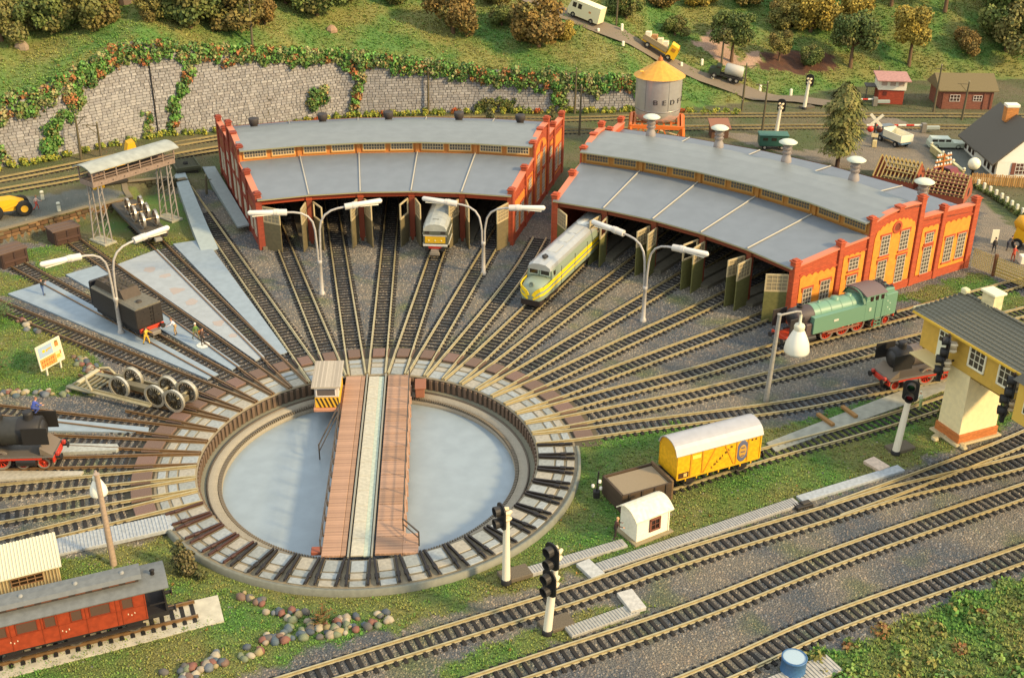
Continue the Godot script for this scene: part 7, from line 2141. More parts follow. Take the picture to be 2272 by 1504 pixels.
func background_buildings():
	# red and white crossing cabin
	var o := thing("crossing_cabin", "small two-storey cabin, white above and red brick below, by the level crossing", "signal cabin", Vector3(71.2, -0.3, -105.0), -0.12)
	var st := S(); bx(st, Vector3(0, 1.2, 0), Vector3(3.9, 2.4, 3.4), 0.03); put("lower_storey", st, mt("a8452c", 0.8, 0.0, "brick", 0.5), o)
	st = S(); bx(st, Vector3(0, 3.15, 0), Vector3(4.3, 1.7, 3.8), 0.03); put("upper_storey", st, mt("e9e2cc", 0.6), o)
	for i in 3:
		add_window(o, Transform3D(Basis.IDENTITY, Vector3(0, 0, 1.9)), -1.3 + i * 1.3, 3.4, 0.95, 0.85, 0.02, 1, 1, mt("f0ead8", 0.6), mt("b8a090", 0.3))
	st = S(); bx(st, Vector3(0, 4.15, 0.2), Vector3(5.2, 0.2, 5.0), 0.04, Transform3D(Basis(Vector3.RIGHT, 0.06), Vector3.ZERO)); put("roof", st, mt("b5867a", 0.75, 0.0, "stain", 0.2), o)
	st = S(); bx(st, Vector3(-1.0, 1.7, 1.72), Vector3(0.6, 0.6, 0.05)); put("hatch", st, mt("5c2418", 0.7), o)
	st = S(); bx(st, Vector3(-3.0, 2.4, -0.6), Vector3(1.6, 0.16, 2.2)); bx(st, Vector3(-3.6, 1.2, 0.3), Vector3(0.14, 2.4, 0.14)); put("landing", st, mt("55504a", 0.8), o)
	# brick hut
	o = thing("brick_hut", "low brown brick hut with olive felt roof and white-barred windows beyond the tracks", "hut", Vector3(82.2, -0.3, -103.8), -0.03)
	st = S(); bx(st, Vector3(0, 1.5, 0), Vector3(8.0, 3.0, 6.0), 0.02); put("wall", st, mt("8d5844", 0.85, 0.0, "brick", 0.4), o)
	st = S(); prism(st, [Vector2(-3.4, 2.85), Vector2(3.4, 2.85), Vector2(3.4, 3.0), Vector2(0.2, 4.9), Vector2(-3.4, 3.0)], -4.6, 4.6, Transform3D(Basis(Vector3(0, 0, -1), Vector3.UP, Vector3(1, 0, 0)), Vector3.ZERO)); put("roof", st, mt("83744f", 0.9, 0.0, "grain", 0.3), o)
	for q in [[-1.9, 1.5, 1.0], [1.6, 1.3, 0.85]]: add_window(o, Transform3D(Basis.IDENTITY, Vector3(0, 0, 3.0)), q[0], 1.75, q[1], q[2], 0.03, 3, 2, mt("e6dcd0", 0.6), mt("3a2620", 0.3))
	for x in [-3.7, 3.7, 2.6]:
		st = S(); bx(st, Vector3(x, 1.4, 3.06), Vector3(0.2, 2.8, 0.14)); put("pilaster", st, mt("7a4a38", 0.85), o)
	# cottage at the right edge
	o = thing("cottage", "white cottage with steep dark grey roof and orange brick chimney at the right edge", "house", Vector3(79.2, -0.3, -74.7), 0.0)
	st = S(); bx(st, Vector3(0, 1.1, 0), Vector3(8.4, 2.2, 12.6), 0.02); put("wall", st, mt("e8e4d4", 0.8), o)
	st = S(); prism(st, [Vector2(-4.2, 2.2), Vector2(4.2, 2.2), Vector2(0, 6.2)], 6.05, 6.32, Transform3D.IDENTITY); put("gable", st, mt("eeeadc", 0.8), o)
	st = S(); prism(st, [Vector2(-4.2, 2.2), Vector2(4.2, 2.2), Vector2(0, 6.2)], -6.3, -6.0, Transform3D.IDENTITY); put("gable", st, mt("b9894c", 0.8), o)
	for seg in [[-6.7, 0.6, 0.0], [0.6, 6.7, 0.14]]:
		st = S()
		for s in [-1, 1]: prism(st, [Vector2(s * 5.0, 1.62 + seg[2]), Vector2(0, 6.4 + seg[2]), Vector2(0, 6.62 + seg[2]), Vector2(s * 5.0, 1.84 + seg[2])], seg[0], seg[1])
		put("roof", st, mt("6b6457", 0.85, 0.0, "grain", 0.4), o)
	st = S(); bx(st, Vector3(-0.6, 6.6, -1.2), Vector3(1.6, 2.2, 1.2), 0.03); put("chimney", st, mt("cf8a48", 0.8, 0.0, "brick", 0.5), o)
	st = S(); bx(st, Vector3(-0.6, 7.7, -1.2), Vector3(1.75, 0.4, 1.35), 0.05); put("chimney_cap", st, mt("efe6d0", 0.8), o)
	var wl := Transform3D(Basis(Vector3(0, 0, 1), Vector3.UP, Vector3(-1, 0, 0)), Vector3(-4.2, 0, 0))
	for q in [[-5.2, 0.6], [-3.6, 0.9], [-2.2, 0.6], [2.4, 0.6], [3.7, 0.7], [5.4, 0.7]]: add_window(o, wl, q[0], 1.15, q[1], 1.5, 0.03, 2, 2, mt("4a3a30", 0.6), mt("3c3028", 0.2))
	add_window(o, Transform3D(Basis.IDENTITY, Vector3(0, 0, 6.33)), -1.0, 1.3, 1.5, 1.5, 0.03, 3, 3, mt("e9dfd0", 0.6), mt("5a4038", 0.2))
	for s in [-1, 1]:
		st = S(); bx(st, Vector3(-1.0 + s * 1.05, 1.3, 6.36), Vector3(0.5, 1.6, 0.08)); put("shutter", st, mt("7a4a3c", 0.7), o)
	add_window(o, Transform3D(Basis.IDENTITY, Vector3(0, 0, 6.33)), 0.4, 3.9, 1.0, 1.1, 0.03, 2, 2, mt("e9dfd0", 0.6), mt("5a4038", 0.2))
	# two half-ruined brick sheds behind the right roundhouse
	for q in [[61.8, -66.9, 0.62, "brick shed with bare rafters on its broken roof, behind the right roundhouse", true], [66.2, -61.6, 0.55, "low brick shed with patchy brown slat roof, nearer the orange wall", false]]:
		o = thing("ruined_shed", q[3], "shed", Vector3(q[0], -0.3, q[1]), -q[2], "half-ruined brick sheds behind the right roundhouse")
		var b := mt("a85a3c", 0.85, 0.0, "brick", 0.5)
		for e in [-2.6, 2.6]:
			st = S(); prism(st, [Vector2(-2.4, 0), Vector2(2.4, 0), Vector2(2.4, 0.9), Vector2(0, 3.0), Vector2(-2.4, 0.9)], e - 0.15, e + 0.15, Transform3D(Basis(Vector3(0, 0, -1), Vector3.UP, Vector3(1, 0, 0)), Vector3.ZERO)); put("gable", st, b, o)
		st = S(); lathe(st, [Vector2(0.55, 0), Vector2(0.0, 0.02)], 16, Transform3D(Basis(Vector3.BACK, -PI / 2), Vector3(2.76, 1.0, 0)), false); put("arch_opening", st, mt("241a14", 0.9), o)
		for s in [-1, 1]:
			st = S(); bx(st, Vector3(0, 0.45, s * 2.3), Vector3(5.2, 0.9, 0.24)); put("side_wall", st, b, o)
			for i in 11:
				st = S(); bar(st, Vector3(-2.6 + i * 0.52, 0.9, s * 2.5), Vector3(-2.6 + i * 0.52, 3.15, 0), 0.14, 0.16); put("rafter", st, mt("a8935a", 0.85), o)
			for i in 6:
				if q[4] and i % 2: continue
				st = S(); bx(st, Vector3(0.5 if q[4] else 0.0, 1.15 + i * 0.34, s * (2.3 - i * 0.38)), Vector3(3.6 if q[4] else 5.3, 0.1, 0.32), 0.02, Transform3D.IDENTITY); put("roof_slat", st, mt("7a4a34" if not q[4] else "8a7a4c", 0.85), o)
	# brown lineside hut
	o = thing("lineside_hut", "tiny brown hut with a plain sloping roof beside the back tracks", "hut", Vector3(41.2, -0.3, -86.0), 0.05)
	st = S(); bx(st, Vector3(0, 0.9, 0), Vector3(2.5, 1.8, 2.0), 0.03); put("wall", st, mt("5f4434", 0.85), o)
	st = S(); bx(st, Vector3(0, 1.95, 0.1), Vector3(3.0, 0.16, 2.9), 0.03, Transform3D(Basis(Vector3.RIGHT, 0.28), Vector3(0, 0.05, -0.5))); put("roof", st, mt("8a5f48", 0.8), o)

func fences():
	# board fence before the cottage
	var o := thing("board_fence", "light brown fence of upright boards in front of the cottage", "fence", Vector3(71.0, -0.3, -65.9), yaw_of(Vector3(7.4, 0, 1.6)))
	for i in 30:
		var st := S(); bx(st, Vector3(i * 0.26, 0.75 + 0.05 * (i % 3), 0), Vector3(0.2, 1.5, 0.07), 0.02); put("board", st, mt(["b98a4c", "a87c42", "c9995a"][i % 3], 0.85), o)
	for y in [0.4, 1.1]:
		var st := S(); bx(st, Vector3(3.9, y, -0.09), Vector3(7.8, 0.12, 0.09)); put("rail", st, mt("8f6a38", 0.85), o)
	o = thing("picket_fence", "short white picket fence beside the globe lamp", "fence", Vector3(70.4, -0.3, -66.3), yaw_of(Vector3(5.2, 0, -0.3)))
	for i in 16:
		var st := S(); prism(st, [Vector2(-0.08, 0), Vector2(0.08, 0), Vector2(0.08, 0.7), Vector2(0, 0.85), Vector2(-0.08, 0.7)], -0.03, 0.03, Transform3D(Basis.IDENTITY, Vector3(i * 0.3, 0, 0))); put("picket", st, mt("e2dfc4", 0.7), o)
	var st := S(); bx(st, Vector3(2.3, 0.35, -0.06), Vector3(4.7, 0.08, 0.06)); put("rail", st, mt("d8d4b8", 0.7), o)
	# row of white posts in a hedge bank
	o = thing("post_fence", "curving low hedge bank set with white posts at the right edge", "fence", Vector3(71.2, -0.3, -64.4), 0.0)
	var pts := [Vector3(0, 0, 0), Vector3(0.7, 0, -1.4 + 4.2), Vector3(1.2, 0, 5.3), Vector3(1.5, 0, 8.0), Vector3(1.9, 0, 11.0)]
	var path := smooth_path(pts, 0.6)
	var lvs := []
	for p in path: lvs.append([p + Vector3(0, 0.25, 0), 0.5])
	var r := RandomNumberGenerator.new(); r.seed = 31
	var hs := S(); leaves(hs, lvs, 1500, 0.18, MOSS, r); put("hedge", hs, leaf_mat(), o)
	for sp in path_points(path, 0.2, 1.3):
		st = S(); bx(st, sp[0] + Vector3(0, 0.6, 0), Vector3(0.34, 1.3, 0.34), 0.06); put("post", st, mt("d9d6bc", 0.75), o)
	# wire lattice fence on brown posts
	o = thing("lattice_fence", "yellowish wire lattice fence on dark wooden posts beside the orange wall", "fence", Vector3(61.8, -0.3, -39.0), 0.0)
	var fp := [Vector3(0, 0, 0), Vector3(1.5, 0, 2.4), Vector3(4.6, 0, 7.0), Vector3(8.5, 0, 12.6)]
	for i in 3:
		var a: Vector3 = fp[i]; var b: Vector3 = fp[i + 1]
		st = S(); bx(st, b + Vector3(0, 1.2, 0), Vector3(0.34, 2.6, 0.34), 0.05); put("post", st, mt("6a4a2c", 0.85), o)
		st = S()
		var L := a.distance_to(b)
		for j in 11: bar(st, a + Vector3(0, 0.15 + j * 0.2, 0), b + Vector3(0, 0.15 + j * 0.2, 0), 0.03, 0.05)
		for j in int(L / 0.22): bar(st, a.lerp(b, j * 0.22 / L) + Vector3(0, 0.1, 0), a.lerp(b, j * 0.22 / L) + Vector3(0, 2.2, 0), 0.04, 0.04)
		if i > 0:
			for j in 5: bar(st, a + Vector3(0, 0.3 + j * 0.36, 0.02), b + Vector3(0, 0.3 + j * 0.36, 0.02), 0.05, 0.1)
		tag(put("lattice", st, mt("b0a25a", 0.7), o), "", "", "", "stuff")
	# low board wall along the car park
	o = thing("low_wall", "long low beige wall with small round finials along the car park", "wall", Vector3(70.0, -0.3, -79.5), yaw_of(Vector3(0.8, 0, 11.0)))
	st = S(); bx(st, Vector3(5.5, 0.45, 0), Vector3(11.0, 0.9, 0.3), 0.04); put("wall", st, mt("c2b47c", 0.8, 0.0, "stain", 0.2), o)
	st = S(); bx(st, Vector3(5.5, 0.95, 0), Vector3(11.2, 0.12, 0.45), 0.03); put("coping", st, mt("d8cc96", 0.8), o)
	for x in [0.0, 4.0, 7.5, 11.0]:
		st = S(); lathe(st, [Vector2(0.1, 1.0), Vector2(0.2, 1.15), Vector2(0.2, 1.3), Vector2(0.0, 1.42)], 10, Transform3D(Basis.IDENTITY, Vector3(x, 0, 0))); put("finial", st, mt("e6e0c0", 0.6), o)
	# globe lamp
	o = thing("globe_lamp", "white globe lamp on a short black post beside the picket fence", "street lamp", Vector3(72.2, -0.3, -69.0))
	st = S(); lathe(st, [Vector2(0.4, 0), Vector2(0.22, 0.3), Vector2(0.18, 0.8), Vector2(0.5, 0.95), Vector2(0, 1.0)], 12); put("post", st, mt("26241f", 0.6), o)
	st = S()
	var gl := []
	for i in 11: gl.append(Vector2(0.82 * sin(PI * i / 10.0) + 0.0001, 1.75 - 0.82 * cos(PI * i / 10.0)))
	lathe(st, gl, 20); put("globe", st, mt("efeacb", 0.3), o)
	# telegraph pole with insulators
	o = thing("telegraph_pole", "orange-brown telegraph pole with crossarms full of white insulators", "telegraph pole", Vector3(66.8, -0.3, -65.6), 0.5)
	st = S(); tube(st, [Vector3(0, 0, 0), Vector3(0, 4.2, 0)], [0.16, 0.12], 7); put("post", st, mt("b0682c", 0.8), o)
	for j in 3:
		st = S(); bx(st, Vector3(0, 2.6 + j * 0.65, 0), Vector3(3.2 - j * 0.3, 0.14, 0.14)); var ca := put("crossarm", st, mt("b8722f", 0.8), o)
		for i in 6:
			if i == 2 or i == 3:
				if j > 0: continue
			st = S(); lathe(st, [Vector2(0.09, 0), Vector2(0.13, 0.1), Vector2(0.09, 0.26), Vector2(0, 0.3)], 8, Transform3D(Basis.IDENTITY, Vector3((-1.35 + i * 0.54) * (1.0 - j * 0.1), 2.67 + j * 0.65, 0))); put("insulator", st, mt("f0ecdc", 0.3), ca)
	# crossing barriers and cross
	for q in [[63.2, -88.3, 8.2, "red and white barrier boom across the near side of the level crossing"], [62.0, -102.2, 6.0, "red and white barrier boom across the far side of the level crossing"]]:
		o = thing("crossing_barrier", q[3], "barrier", Vector3(q[0], -0.3, q[1]), 0.02, "red and white booms of the level crossing")
		for i in 7:
			st = S(); bx(st, Vector3(q[2] * (i + 0.5) / 7.0, 1.1, 0), Vector3(q[2] / 7.0, 0.22, 0.16), 0.02); put("boom_section", st, mt("c23a28" if i % 2 else "eee6d6", 0.6), o)
		st = S(); bx(st, Vector3(q[2] + 0.3, 0.7, 0), Vector3(0.7, 1.4, 0.7), 0.05); put("winch_housing", st, mt("7a7468", 0.7), o)
		st = S(); bx(st, Vector3(q[2] + 1.6, 0.75, 0.1), Vector3(2.0, 0.5, 0.5), 0.05); put("counterweight", st, mt("9aa39a", 0.7), o)
	o = thing("crossing_sign", "white crossing cross above a round red light on a dark post", "crossing sign", Vector3(62.4, -0.3, -81.6), -0.2)
	st = S(); tube(st, [Vector3.ZERO, Vector3(0, 4.4, 0)], 0.14, 7); put("post", st, mt("4a4436", 0.7), o)
	for s in [-1, 1]:
		st = S(); bar(st, Vector3(-0.85, 3.85 - s * 0.85, 0.15 + 0.03 * s), Vector3(0.85, 3.85 + s * 0.85, 0.15 + 0.03 * s), 0.06, 0.4, Vector3(0, 0, 1).cross(Vector3(1.0, s, 0)).normalized()); put("cross_arm", st, mt("efe8cc", 0.6), o)
	for s in [-1, 1]:
		st = S(); lathe(st, [Vector2(0.45, 0), Vector2(0.42, 0.2), Vector2(0.0, 0.24)], 14, Transform3D(Basis(Vector3.RIGHT, PI / 2), Vector3(s * 0.62, 2.55, 0.1))); put("signal_light", st, mt("c8301e" if s < 0 else "4a2a1e", 0.4), o)
	st = S(); bx(st, Vector3(0.1, 1.7, 0.16), Vector3(0.9, 0.6, 0.08), 0.02); put("plate", st, mt("e0cfa0", 0.6), o)
	st = S(); bx(st, Vector3(0.2, 0.5, 0.2), Vector3(0.6, 1.0, 0.5), 0.05); put("cabinet", st, mt("d8c48c", 0.7), o)
	# white marker posts along the hill road
	var says := ["on the upper side, left of the yellow lorry", "on the lower side, below the white van", "on the upper side, right of the yellow lorry", "on the upper side, left of the tank lorry", "at the very top left of the road", "just behind the white van", "low one below the white van's tail", "low one right of the yellow lorry", "low one before the tank lorry"]
	var mk := [[29.0, -113.6, 1.0], [28.9, -109.2, 0.6], [38.0, -114.8, 1.0], [42.4, -113.4, 0.9], [17.0, -119.9, 0.8], [25.1, -116.8, 1.0], [25.1, -112.6, 0.5], [38.7, -111.0, 0.6], [43.7, -109.6, 0.6], [51.2, -107.8, 0.9], [56.2, -107.6, 0.9]]
	for i in mk.size():
		var lab: String = says[i] if i < says.size() else ["nearest the white signal beyond the tracks", "beside the cypress, farthest down the road"][i - says.size()]
		o = thing("road_marker_post", "white marker post of the hill road, " + lab, "marker post", Vector3(mk[i][0], base_h(mk[i][0], mk[i][1]) + 0.1, mk[i][1]), 0.2, "white marker posts along the hill road")
		st = S(); bx(st, Vector3(0, mk[i][2] * 0.6, 0), Vector3(0.4, mk[i][2] * 1.3, 0.34), 0.06); put("post", st, mt("efe9cf", 0.7), o)

func car_wheels(o: Node, xs: Array, hw: float, r: float):
	for x in xs:
		for s in [-1, 1]:
			var st := S(); lathe(st, [Vector2(r * 0.5, -0.12), Vector2(r, -0.12), Vector2(r, 0.12), Vector2(r * 0.5, 0.12)], 14, Transform3D(Basis(Vector3.RIGHT, PI / 2), Vector3(x, r, s * hw)), false); var w := put("wheel", st, mt("1f1e1d", 0.85), o)
			st = S(); lathe(st, [Vector2(0.0, -0.1), Vector2(r * 0.5, -0.1), Vector2(r * 0.5, 0.1), Vector2(0.0, 0.1)], 10, Transform3D(Basis(Vector3.RIGHT, PI / 2), Vector3(x, r, s * hw)), false); put("rim", st, mt("a09a8c", 0.5), w)

func road_vehicle(called: String, label: String, cat: String, a: Vector3, b: Vector3) -> Node3D:
	# a: tail, b: nose, both on the road
	var o := thing(called, label, cat, (a + b) * 0.5)
	var x := (b - a).normalized(); var z := x.cross(Vector3.UP).normalized(); var y := z.cross(x)
	o.basis = Basis(x, y, z)
	return o

func vehicles():
	var on := func(x: float, z: float) -> Vector3: return Vector3(x, base_h(x, z) + 0.34, z)
	var glass := mt("3a342c", 0.2)
	var o := road_vehicle("delivery_van", "cream white delivery van driving up the hill road", "van", on.call(24.9, -114.6), on.call(20.9, -117.0))
	car_wheels(o, [-1.7, 1.7], 0.95, 0.42)
	var st := S(); prism(st, [Vector2(-3.0, 0.35), Vector2(2.7, 0.35), Vector2(2.9, 1.3), Vector2(2.4, 2.6), Vector2(2.0, 2.85), Vector2(-3.0, 2.85)], -1.05, 1.05); put("body", st, mt("e9dfb4", 0.5), o)
	for s in [-1, 1]:
		for q in [[1.75, 0.7], [0.75, 0.7]]:
			st = S(); bx(st, Vector3(q[0], 2.05, s * 1.06), Vector3(q[1], 0.8, 0.05), 0.02); put("window", st, glass, o)
		st = S(); bx(st, Vector3(-1.2, 1.7, s * 1.06), Vector3(0.4, 0.3, 0.03)); put("mark", st, mt("c98a4c", 0.6), o)
	st = S(); bx(st, Vector3(2.62, 1.95, 0), Vector3(0.06, 0.9, 1.7), 0.02, Transform3D(Basis(Vector3.BACK, 0.0), Vector3.ZERO)); put("windscreen", st, glass, o)
	o = road_vehicle("lorry", "yellow flatbed lorry loaded with crates coming down the hill road", "lorry", on.call(31.9, -112.6), on.call(37.4, -111.2))
	car_wheels(o, [-1.9, 2.0], 0.95, 0.45)
	st = S(); bx(st, Vector3(-0.7, 0.75, 0), Vector3(4.6, 0.3, 1.9), 0.03); put("chassis", st, mt("d9a51e", 0.5), o)
	st = S(); bx(st, Vector3(-0.9, 1.3, 0), Vector3(4.4, 0.8, 2.2), 0.03); put("dropside_body", st, mt("9a8a6a", 0.7, 0.0, "plank", 0.8), o)
	st = S(); prism(st, [Vector2(1.5, 0.5), Vector2(3.1, 0.5), Vector2(3.1, 1.5), Vector2(2.8, 2.5), Vector2(1.5, 2.6)], -1.05, 1.05); put("cab", st, mt("ecb71e", 0.45), o)
	for s in [-1, 1]:
		st = S(); bx(st, Vector3(2.2, 1.85, s * 1.06), Vector3(0.7, 0.6, 0.05), 0.02); put("window", st, mt("b0762a", 0.3), o)
	st = S(); bx(st, Vector3(3.02, 1.9, 0), Vector3(0.08, 0.7, 1.7), 0.02); put("windscreen", st, mt("a06a24", 0.3), o)
	for q in [[-2.6, 0.3, "e9e0c0", 0.8, "pale crate at the tail of the yellow lorry"], [-1.5, -0.2, "a87a4c", 0.7, "brown crate in the middle of the yellow lorry"], [-0.4, 0.2, "e6d8b0", 0.9, "pale crate in front of the brown one on the yellow lorry"], [0.6, 0.1, "eadfbc", 0.95, "pale crate right behind the yellow lorry's cab"]]:
		var c := thing("crate", q[4], "crate", o.transform * Vector3(q[0], 1.9, q[1]), o.rotation.y, "crates on the yellow lorry")
		st = S(); bx(st, Vector3.ZERO, Vector3(0.9, q[3], 1.1), 0.04); put("box", st, mt(q[2], 0.7), c)
		st = S(); bx(st, Vector3(0, q[3] * 0.5 + 0.01, 0), Vector3(0.95, 0.06, 0.2)); put("strap", st, mt("b09a70", 0.7), c)
	o = road_vehicle("tank_lorry", "dark lorry with a pale grey tank at the foot of the hill road", "tank lorry", on.call(48.0, -109.0), on.call(43.4, -110.3))
	car_wheels(o, [-1.9, -0.9, 1.8], 0.95, 0.45)
	st = S(); bx(st, Vector3(0, 0.7, 0), Vector3(5.6, 0.3, 1.7), 0.03); put("chassis", st, mt("25241f", 0.7), o)
	st = S(); tube(st, [Vector3(-2.6, 1.75, 0), Vector3(-2.4, 1.75, 0), Vector3(0.2, 1.75, 0), Vector3(0.4, 1.75, 0)], [0.7, 0.95, 0.95, 0.7], 16); put("tank", st, mt("b0aca0", 0.5), o)
	st = S(); prism(st, [Vector2(1.0, 0.6), Vector2(2.9, 0.6), Vector2(2.8, 1.4), Vector2(2.0, 1.5), Vector2(1.8, 2.1), Vector2(1.0, 2.1)], -0.95, 0.95); put("cab", st, mt("2f3a2e", 0.5), o)
	st = S(); bx(st, Vector3(1.4, 1.85, 0), Vector3(0.5, 0.3, 1.94), 0.02); put("window", st, glass, o)
	o = road_vehicle("tipper_lorry", "white tipper lorry waiting at the level crossing, seen from behind", "lorry", Vector3(66.9, -0.3, -80.4), Vector3(64.6, -0.3, -85.8))
	car_wheels(o, [-1.6, 1.7], 0.95, 0.45)
	st = S(); bx(st, Vector3(0, 0.75, 0), Vector3(5.4, 0.25, 1.7), 0.03); put("chassis", st, mt("5c7a92", 0.6), o)
	st = S()
	for s in [-1, 1]: bx(st, Vector3(-0.8, 1.45, s * 1.05), Vector3(3.9, 1.0, 0.1), 0.02)
	bx(st, Vector3(-2.72, 1.45, 0), Vector3(0.1, 1.0, 2.2), 0.02); bx(st, Vector3(1.12, 1.55, 0), Vector3(0.1, 1.2, 2.2), 0.02); bx(st, Vector3(-0.8, 1.0, 0), Vector3(3.8, 0.1, 2.1)); put("tipper_body", st, mt("e9e2c6", 0.55), o)
	st = S(); prism(st, [Vector2(1.3, 0.6), Vector2(2.8, 0.6), Vector2(2.8, 1.4), Vector2(2.5, 2.2), Vector2(1.3, 2.25)], -1.0, 1.0); put("cab", st, mt("6f7a80", 0.5), o)
	st = S(); bx(st, Vector3(1.27, 1.95, 0), Vector3(0.05, 0.4, 1.4)); put("window", st, glass, o)
	o = road_vehicle("estate_car", "pale grey-green estate car parked beside the cottage", "car", Vector3(70.2, -0.3, -81.4), Vector3(75.0, -0.3, -81.2))
	car_wheels(o, [-1.5, 1.55], 0.8, 0.36)
	st = S(); prism(st, [Vector2(-2.5, 0.3), Vector2(2.5, 0.3), Vector2(2.55, 0.8), Vector2(1.2, 0.95), Vector2(-2.45, 0.95)], -0.92, 0.92); put("body", st, mt("b4bda8", 0.4), o)
	st = S(); prism(st, [Vector2(-2.4, 0.95), Vector2(0.95, 0.95), Vector2(0.4, 1.5), Vector2(-2.15, 1.52)], -0.8, 0.8); put("cabin", st, mt("c4cbb8", 0.4), o)
	for s in [-1, 1]:
		for q in [[-1.75, 0.75], [-0.85, 0.8], [0.1, 0.7]]:
			st = S(); bx(st, Vector3(q[0], 1.22, s * 0.8), Vector3(q[1], 0.34, 0.04), 0.02); put("window", st, glass, o)
	o = road_vehicle("maroon_car", "dark red car half hidden behind the telegraph pole", "car", Vector3(67.8, -0.3, -69.8), Vector3(70.0, -0.3, -66.6))
	car_wheels(o, [-1.2, 1.2], 0.78, 0.36)
	st = S(); prism(st, [Vector2(-2.0, 0.3), Vector2(2.0, 0.3), Vector2(2.0, 0.8), Vector2(1.1, 0.95), Vector2(-2.0, 0.95)], -0.85, 0.85); put("body", st, mt("8a3038", 0.4), o)
	st = S(); prism(st, [Vector2(-1.5, 0.95), Vector2(0.9, 0.95), Vector2(0.4, 1.5), Vector2(-1.2, 1.5)], -0.75, 0.75); put("cabin", st, mt("6f2a30", 0.4), o)
	st = S(); bx(st, Vector3(-0.3, 1.22, 0), Vector3(1.4, 0.34, 1.54), 0.02); put("window", st, glass, o)
	o = road_vehicle("green_wagon", "dark green closed trailer behind the ridge of the right roundhouse", "trailer", Vector3(46.0, -0.3, -80.6), Vector3(49.9, -0.3, -80.4))
	car_wheels(o, [-1.2, 1.2], 0.85, 0.38)
	st = S(); bx(st, Vector3(0, 1.3, 0), Vector3(4.0, 1.5, 2.0), 0.1); put("body", st, mt("2f5a4a", 0.55), o)
	st = S(); bx(st, Vector3(0, 2.12, 0), Vector3(4.2, 0.18, 2.2), 0.08); put("roof", st, mt("3f6a5a", 0.55), o)
	for x in [-1.2, 0.0, 1.2]:
		st = S(); bx(st, Vector3(x, 1.6, 1.01), Vector3(0.7, 0.4, 0.04)); put("window", st, glass, o)
	o = road_vehicle("concrete_mixer", "yellow road machine with a black wheel at the right edge behind the lattice fence", "road machine", Vector3(68.2, -0.3, -45.6), Vector3(71.6, -0.3, -43.4))
	car_wheels(o, [-0.9, 1.4], 0.9, 0.6)
	st = S(); prism(st, [Vector2(-1.6, 0.8), Vector2(1.8, 0.8), Vector2(1.8, 2.2), Vector2(0.6, 3.2), Vector2(-1.2, 2.6)], -0.8, 0.8); put("body", st, mt("e2aa14", 0.5), o)
	st = S(); lathe(st, [Vector2(0.3, -1.0), Vector2(0.95, -0.4), Vector2(0.95, 0.5), Vector2(0.5, 1.1), Vector2(0, 1.1)], 14, Transform3D(Basis(Vector3.BACK, 1.1), Vector3(-0.6, 2.7, 0))); put("drum", st, mt("d99c12", 0.5), o)
	# tall clipped cypress in front of the crossing
	var r := RandomNumberGenerator.new(); r.seed = 63
	var t := thing("cypress_tree", "tall columnar yellow-green conifer behind the ridge of the right roundhouse", "tree", Vector3(55.2, -0.3, -72.6))
	st = S()
	for i in 760:
		var y := 2.6 + 8.4 * r.randf(); var a := r.randf() * TAU
		var rad := (2.9 if y < 9.4 else lerpf(2.9, 1.0, (y - 9.4) / 1.8)) * (0.85 + 0.25 * sin(y * 3.1 + a * 2.0))
		var d := Vector3(cos(a), 0, sin(a))
		var base := Vector3(0, y + 0.5, 0) + d * rad * 0.35; var tip := Vector3(0, y - 0.5, 0) + d * rad * r.randf_range(0.8, 1.1)
		var side := Vector3(-d.z, 0, d.x)
		var c: Color = [Color(0.19, 0.18, 0.045), Color(0.14, 0.145, 0.035), Color(0.23, 0.20, 0.06), Color(0.10, 0.11, 0.03)][r.randi() % 4]
		for k in 12:
			var f := k / 12.0
			var p := base.lerp(tip, f) + side * r.randf_range(-0.35, 0.35) + Vector3(0, r.randf_range(-0.2, 0.2), 0)
			var v := r.randf_range(0.7, 1.3)
			st.set_color(Color(c.r * v, c.g * v, c.b * v))
			var w := r.randf_range(0.12, 0.26)
			tri(st, p - side * w, p + side * w, p + d * w * 1.2 + Vector3(0, -w * 1.6, 0))
	put("crown", st, leaf_mat(), t)
	st = S(); tube(st, [Vector3(0, 0, 0), Vector3(0, 3.2, 0), Vector3(0, 10.4, 0)], [0.3, 0.24, 0.05], 8); put("trunk", st, mt("4f3c30", 0.9, 0.0, "grain", 0.6), t)

# ---------------------------------------------------------------- details in the foreground
func ribbed(label: String, a: Vector2, b: Vector2, w: float, hex: String, y: float, pitch: float, called := "cable_duct", group := "grey ribbed duct covers beside the main lines") -> MeshInstance3D:
	# a strip from a to b, width w to the right of the direction, with cross ribs
	var u2 := (b - a).normalized(); var u := Vector3(u2.x, 0, u2.y); var n := Vector3(-u.z, 0, u.x)
	var L := a.distance_to(b)
	var st := S()
	bx(st, Vector3(L * 0.5, -0.16, w * 0.5), Vector3(L, 0.3, w), 0.02)
	if pitch > 0.0:
		for i in int(L / pitch): bx(st, Vector3((i + 0.5) * pitch, 0.0, w * 0.5), Vector3(pitch * 0.5, 0.07, w * 0.96), 0.015)
	var o := put(called, st, mt(hex, 0.65, 0.0, "stain", 0.3))
	o.transform = Transform3D(Basis(u, Vector3.UP, n), Vector3(a.x, y, a.y))
	tag(o, label, "duct cover", group)
	return o

